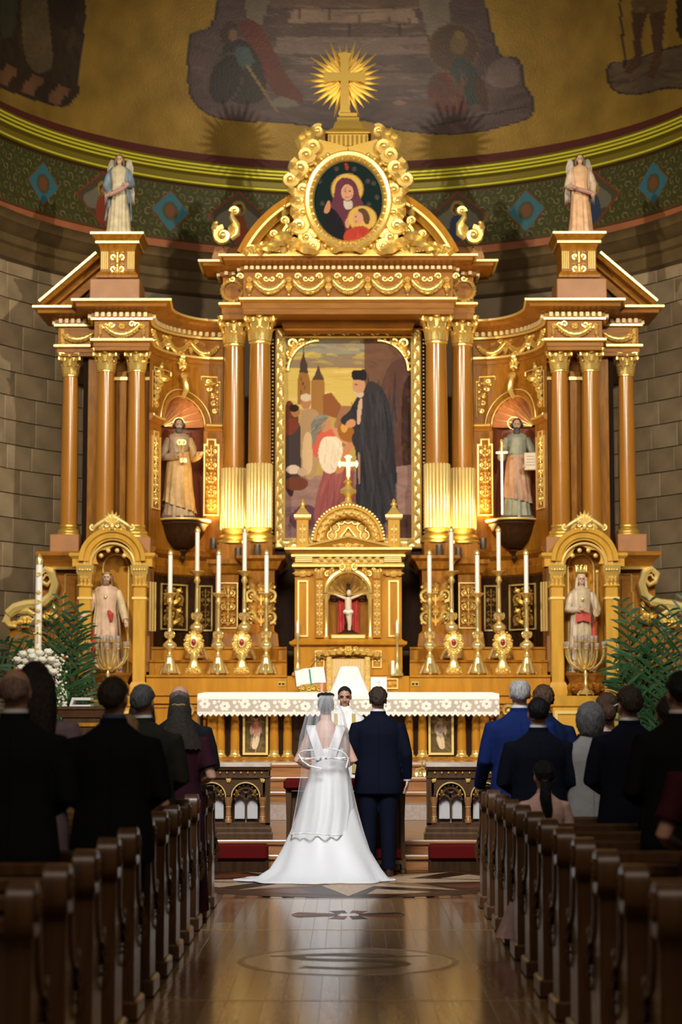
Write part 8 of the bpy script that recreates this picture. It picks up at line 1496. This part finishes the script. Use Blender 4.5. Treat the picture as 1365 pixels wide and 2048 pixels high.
def girl(e, R):
    h = MB(); rs = []
    for z, r, y in ((1.66, .045, -.10), (1.63, .034, -.135), (1.57, .048, -.15), (1.46, .055, -.15), (1.36, .05, -.155), (1.28, .03, -.15), (1.22, .008, -.145)): rs.append([(r * cos(a) * (1 + .12 * sin(5 * a)) + (.03 if z < 1.4 else 0) * (1.5 - z) * 4, y + r * .8 * sin(a), z) for a in np.linspace(0, 2 * pi, 25)[:-1]])
    pt(h.rings(rs), 'ponytail', hairmat(*BKH), e, 180); pt(MB().lathe(0, -.135, [(.034, 1.62), (.042, 1.63), (.034, 1.64)], 12), 'hair_tie', 'black', e)
    rs = []; f = folds(17, 3)
    for z, rx, ry, xo in ((.12, .40, .34, -.09), (.4, .32, .30, -.05), (.7, .22, .22, 0), (.98, .17, .14, 0)): rs.append([(xo + rx * (1 + .06 * f(a, z)) * cos(a), ry * (1 + .06 * f(a, z)) * sin(a), z) for a in np.linspace(0, 2 * pi, 49)[:-1]])
    tl = flat('pink_tulle', (.72, .46, .42), .9, var=.1, vscale=20); tl.node_tree.nodes['Principled BSDF'].inputs['Alpha'].default_value = .65; pt(MB().rings(rs, cap0=False, cap1=False), 'tulle_skirt', tl, e, 180)
person('little girl with a black ponytail in a blush pink top and tulle skirt', 1089, 1520, 13.42, ('jacket', PINK, PINK, PINK), 'short', BKH, fem=True, wide=1.05, head=(.1, 0, 1.3), arms=('hold', 'hold'), extra=girl, group='wedding guests')
# ------------------------------------------------------------------ the couple and the priest
GY = 19.28
person('groom in a dark navy suit seen from behind, beside the bride', 755, 1374, GY, ('suit', NAVY2, NAVY2), 'curly', ('groombrown', (.035, .022, .014)), 'skin_light', wide=1.10, arms=('front', 'down'), vox=.007, group='bridal couple', xyz=at(757, 1600, GY).x)
PYY = 20.75
def vestment(e, R):
    f = folds(11, 2); rs = []
    for z, rx, ry in ((.02, .30, .25), (.4, .28, .23), (.8, .27, .21), (1.1, .28, .21), (1.3, .262, .185), (1.40, .225, .14), (1.455, .14, .10), (1.50, .085, .08), (1.53, .066, .066)):
        am = .07 * max(0, 1 - z / 1.4); rs.append([(rx * (1 + am * f(a, z)) * cos(a), ry * (1 + am * f(a, z)) * sin(a), z) for a in np.linspace(0, 2 * pi, 61)[:-1]])
    v = pt(MB().rings(rs, cap1=False), 'white_vestment', M['white'], e, 180)
    for d in (-1, 1): pt(MB().rings([[(d * .105 + q, .02 + .20 * math.sqrt(max(0, 1 - ((z - .9) / 1.0) ** 2)) * (1 if z < 1.38 else .72), z) for q in (-.022, .022)] for z in (.75, .95, 1.1, 1.2, 1.3, 1.38, 1.44)], closed=False), 'gold_band', flat('gold_braid', (.50, .36, .12), .5, .3, bump=.4, bscale=120), v, 180)
    for k in range(7): a = rad(62 + 9.5 * k); pt(MB().tube([(.07 * cos(a), .07 * sin(a), 1.515), (.11 * cos(a), .105 * sin(a), 1.47), (.15 * cos(a), .15 * sin(a), 1.38)], [.008, .011, .006], 6), 'collar_pleat', M['white'], v)
    pc = Vector((0, 0, 1.53)); tr = lambda p: pc + R @ (Vector(p) - pc)
    for s in (-1, 1):
        pt(MB().tube([tr((s * .014, .095, 1.667)), tr((s * .034, .094, 1.673)), tr((s * .056, .078, 1.664))], [.004, .0055, .003], 6), 'eyebrow', hairmat(*BKH), e)
    pt(MB().tube([tr((-.024, .083, 1.585)), tr((0, .0925, 1.586)), tr((.024, .083, 1.585))], [.004, .007, .004], 6), 'lips', flat('lips', (.40, .16, .13), .5), e)
person('priest in white vestments with gold bands facing the couple, head bowed', 690, 1372, PYY, ('robe', M['white']), 'short', ('priestblack', (.012, .009, .008)), 'skin', yaw=pi, head=(.0, -.22), arms=('pray', 'pray'), z0=.28, vox=.006, group='priest', extra=vestment, legs=False)
# bride: body, gown with train, two veils
BY = 18.98; bxr = at(652, 1500, BY).x
def bride(e, R):
    k = e.scale.x; L = lambda u, v: Vector(((at(u, v, BY).x - bxr) / k, 0, at(u, v, BY).z / k))
    satin = flat('ivory_satin', (.84, .83, .83), .55, sheen=.1, bump=.04, bscale=14); f = folds(9, 6); rs = []
    for i, (v, uL, uR, ry, yo) in enumerate([(1772, 481, 788, .46, -.24), (1764, 490, 785, .45, -.23), (1752, 520, 776, .41, -.18), (1735, 546, 763, .36, -.12), (1700, 567, 742, .31, -.06), (1660, 584, 727, .27, -.03), (1620, 597, 715, .25, 0), (1580, 609, 706, .20, 0), (1545, 619, 699, .155, 0), (1520, 624, 693, .125, 0), (1505, 625, 691, .115, 0), (1497, 625, 690, .11, 0)]):
        a_, b_ = L(uL, v), L(uR, v); z = max(.004, a_.z) if i else .004; cx, rx = (a_.x + b_.x) / 2, (b_.x - a_.x) / 2; am = .12 * max(0, (10 - i) / 10) ** 1.2
        rs.append([(cx + rx * (1 + am * f(q, z) * .7) * cos(q), yo + ry * (1 + am * f(q, z) + (.02 * sin(27 * q) if i < 2 else 0)) * sin(q), z + (.012 * sin(21 * q) ** 2 if i == 1 else 0)) for q in np.linspace(0, 2 * pi, 161)[:-1]])
    g = pt(MB().rings(rs), 'gown_skirt', satin, e, 180)
    for zz in (0,): pt(MB().tube([(p[0], p[1], .012) for p in rs[0]] + [Vector((rs[0][0][0], rs[0][0][1], .012))], .008, 5), 'hem_ruffle', satin, g)
    bo = MB(); rs = []                                        # bodice open in a deep V at the back
    zt = lambda q: 1.13 + .27 * min(1, abs(((q - 1.5 * pi + pi) % (2 * pi)) - pi) / .95)
    for j in range(10):
        t = j / 9; row = []
        for q in np.linspace(0, 2 * pi, 73)[:-1]:
            z = 1.03 + (zt(q) - 1.03) * t; rx = np.interp(z, [1.0, 1.09, 1.25, 1.36, 1.42], [.158, .140, .158, .172, .176]); ry = np.interp(z, [1.0, 1.09, 1.25, 1.36, 1.42], [.122, .108, .126, .116, .10]); row.append((rx * cos(q), ry * sin(q), z))
        rs.append(row)
    pt(bo.rings(rs, cap0=False, cap1=False), 'bodice', satin, g, 180)
    for s in (-1, 1): pt(MB().rings([[(s * (x + dx), y, z) for dx in (-.045, .045)] for x, y, z in ((.045, -.118, 1.13), (.075, -.130, 1.24), (.11, -.124, 1.34), (.14, -.092, 1.43), (.14, -.03, 1.465), (.13, .05, 1.44))], closed=False), 'shoulder_strap', satin, g, 180)
    pt(MB().lathe(0, -.035, [(.001, 1.76), (.05, 1.755), (.075, 1.72), (.06, 1.68), (.001, 1.67)], 20, None, 0, 2 * pi, .9), 'hair_bun', hairmat(*BKH), e, 180)
    hc_ = MB(); [hc_.ell((.052 * cos(a), .02 + .045 * sin(a), 1.748 + .008 * sin(3 * a)), (.032, .032, .028), 8, 6) for a in np.linspace(0, 2 * pi, 9)[:-1]]; pt(hc_, 'hair_curls', hairmat(*BKH), e, 180)
    ti = MB(); [ti.ell((.078 * cos(rad(190 - 40 * 0 + 20 * k)) , .02 + .06 * sin(rad(10 + 20 * k)), 1.755 + .012 * (k % 2)), .008, 6, 5) for k in range(9)]; pt(ti, 'tiara', flat('tiara_silver', (.3, .3, .32), .2, .9), e)
    m, n, l, b = _mat('veil_tulle'); P(b, Base_Color=(.90, .90, .92, 1), Roughness=.8); lw = n.new('ShaderNodeLayerWeight'); lw.inputs[0].default_value = .35; mr = n.new('ShaderNodeMapRange'); mr.inputs[3].default_value = .04; mr.inputs[4].default_value = .65; l.new(lw.outputs['Facing'], mr.inputs[0]); l.new(mr.outputs[0], b.inputs['Alpha']); rb = flat('satin_ribbon', (.92, .91, .90), .4)
    for nm, rows, wav in (('long_veil', [(1393, 640, 668, .05, -.10), (1400, 633, 674, .07, -.13), (1425, 620, 686, .10, -.14), (1460, 610, 696, .14, -.13), (1510, 606, 698, .15, -.15), (1560, 600, 702, .18, -.17), (1610, 592, 706, .21, -.20), (1664, 582, 700, .25, -.22)], (9, .010)), ('short_veil', [(1391, 642, 667, .05, -.10), (1400, 630, 676, .08, -.14), (1430, 612, 690, .13, -.16), (1470, 601, 698, .18, -.17), (1500, 597, 700, .2, -.18), (1516, 598, 698, .21, -.18)], (5, .012))):
        rs = []; ph = 1.3 if nm == 'long_veil' else 0
        for j, (v, uL, uR, ry, yo) in enumerate(rows):
            a_, b_ = L(uL, v), L(uR, v); cx, rx = (a_.x + b_.x) / 2, (b_.x - a_.x) / 2; t = j / (len(rows) - 1)
            rs.append([(cx + rx * cos(q) * (1 + .05 * t * sin(q * wav[0] + ph)), yo * .6 + (ry + .03 * t * sin(q * 13 + ph)) * sin(q), a_.z + (wav[1] * sin(q * 3 + ph) if j == len(rows) - 1 else 0)) for q in np.linspace(pi * .97, pi * 2.03, 70)])
        v_ = pt(MB().rings(rs, closed=False), nm, m, e, 180); pt(MB().tube(rs[-1], .0065, 6), 'ribbon_edge', rb, v_)
        if nm == 'short_veil':
            for pp in ([(628, 1499), (612, 1500), (603, 1503), (599, 1508), (603, 1515), (640, 1517), (692, 1514)], [(655, 1495), (672, 1498), (684, 1502), (692, 1507), (697, 1517), (693, 1534)], [(599, 1508), (606, 1520), (620, 1530), (645, 1536)]):
                c_ = []
                for u, v in pp: q = L(u, v); c_.append((q.x, -.20 - .10 * math.sqrt(max(0, 1 - (q.x / .24) ** 2)), q.z))
                pt(MB().tube(c_, .0075, 6), 'ribbon_edge', rb, v_)
person('bride in a white satin gown with long train and a translucent veil, seen from behind', 653, 1388, BY, ('gown', M['white']), 'short', BKH, 'skin_light', fem=True, arms=('front', 'front'), vox=.007, extra=bride, group='bridal couple', xyz=bxr, wide=.93)
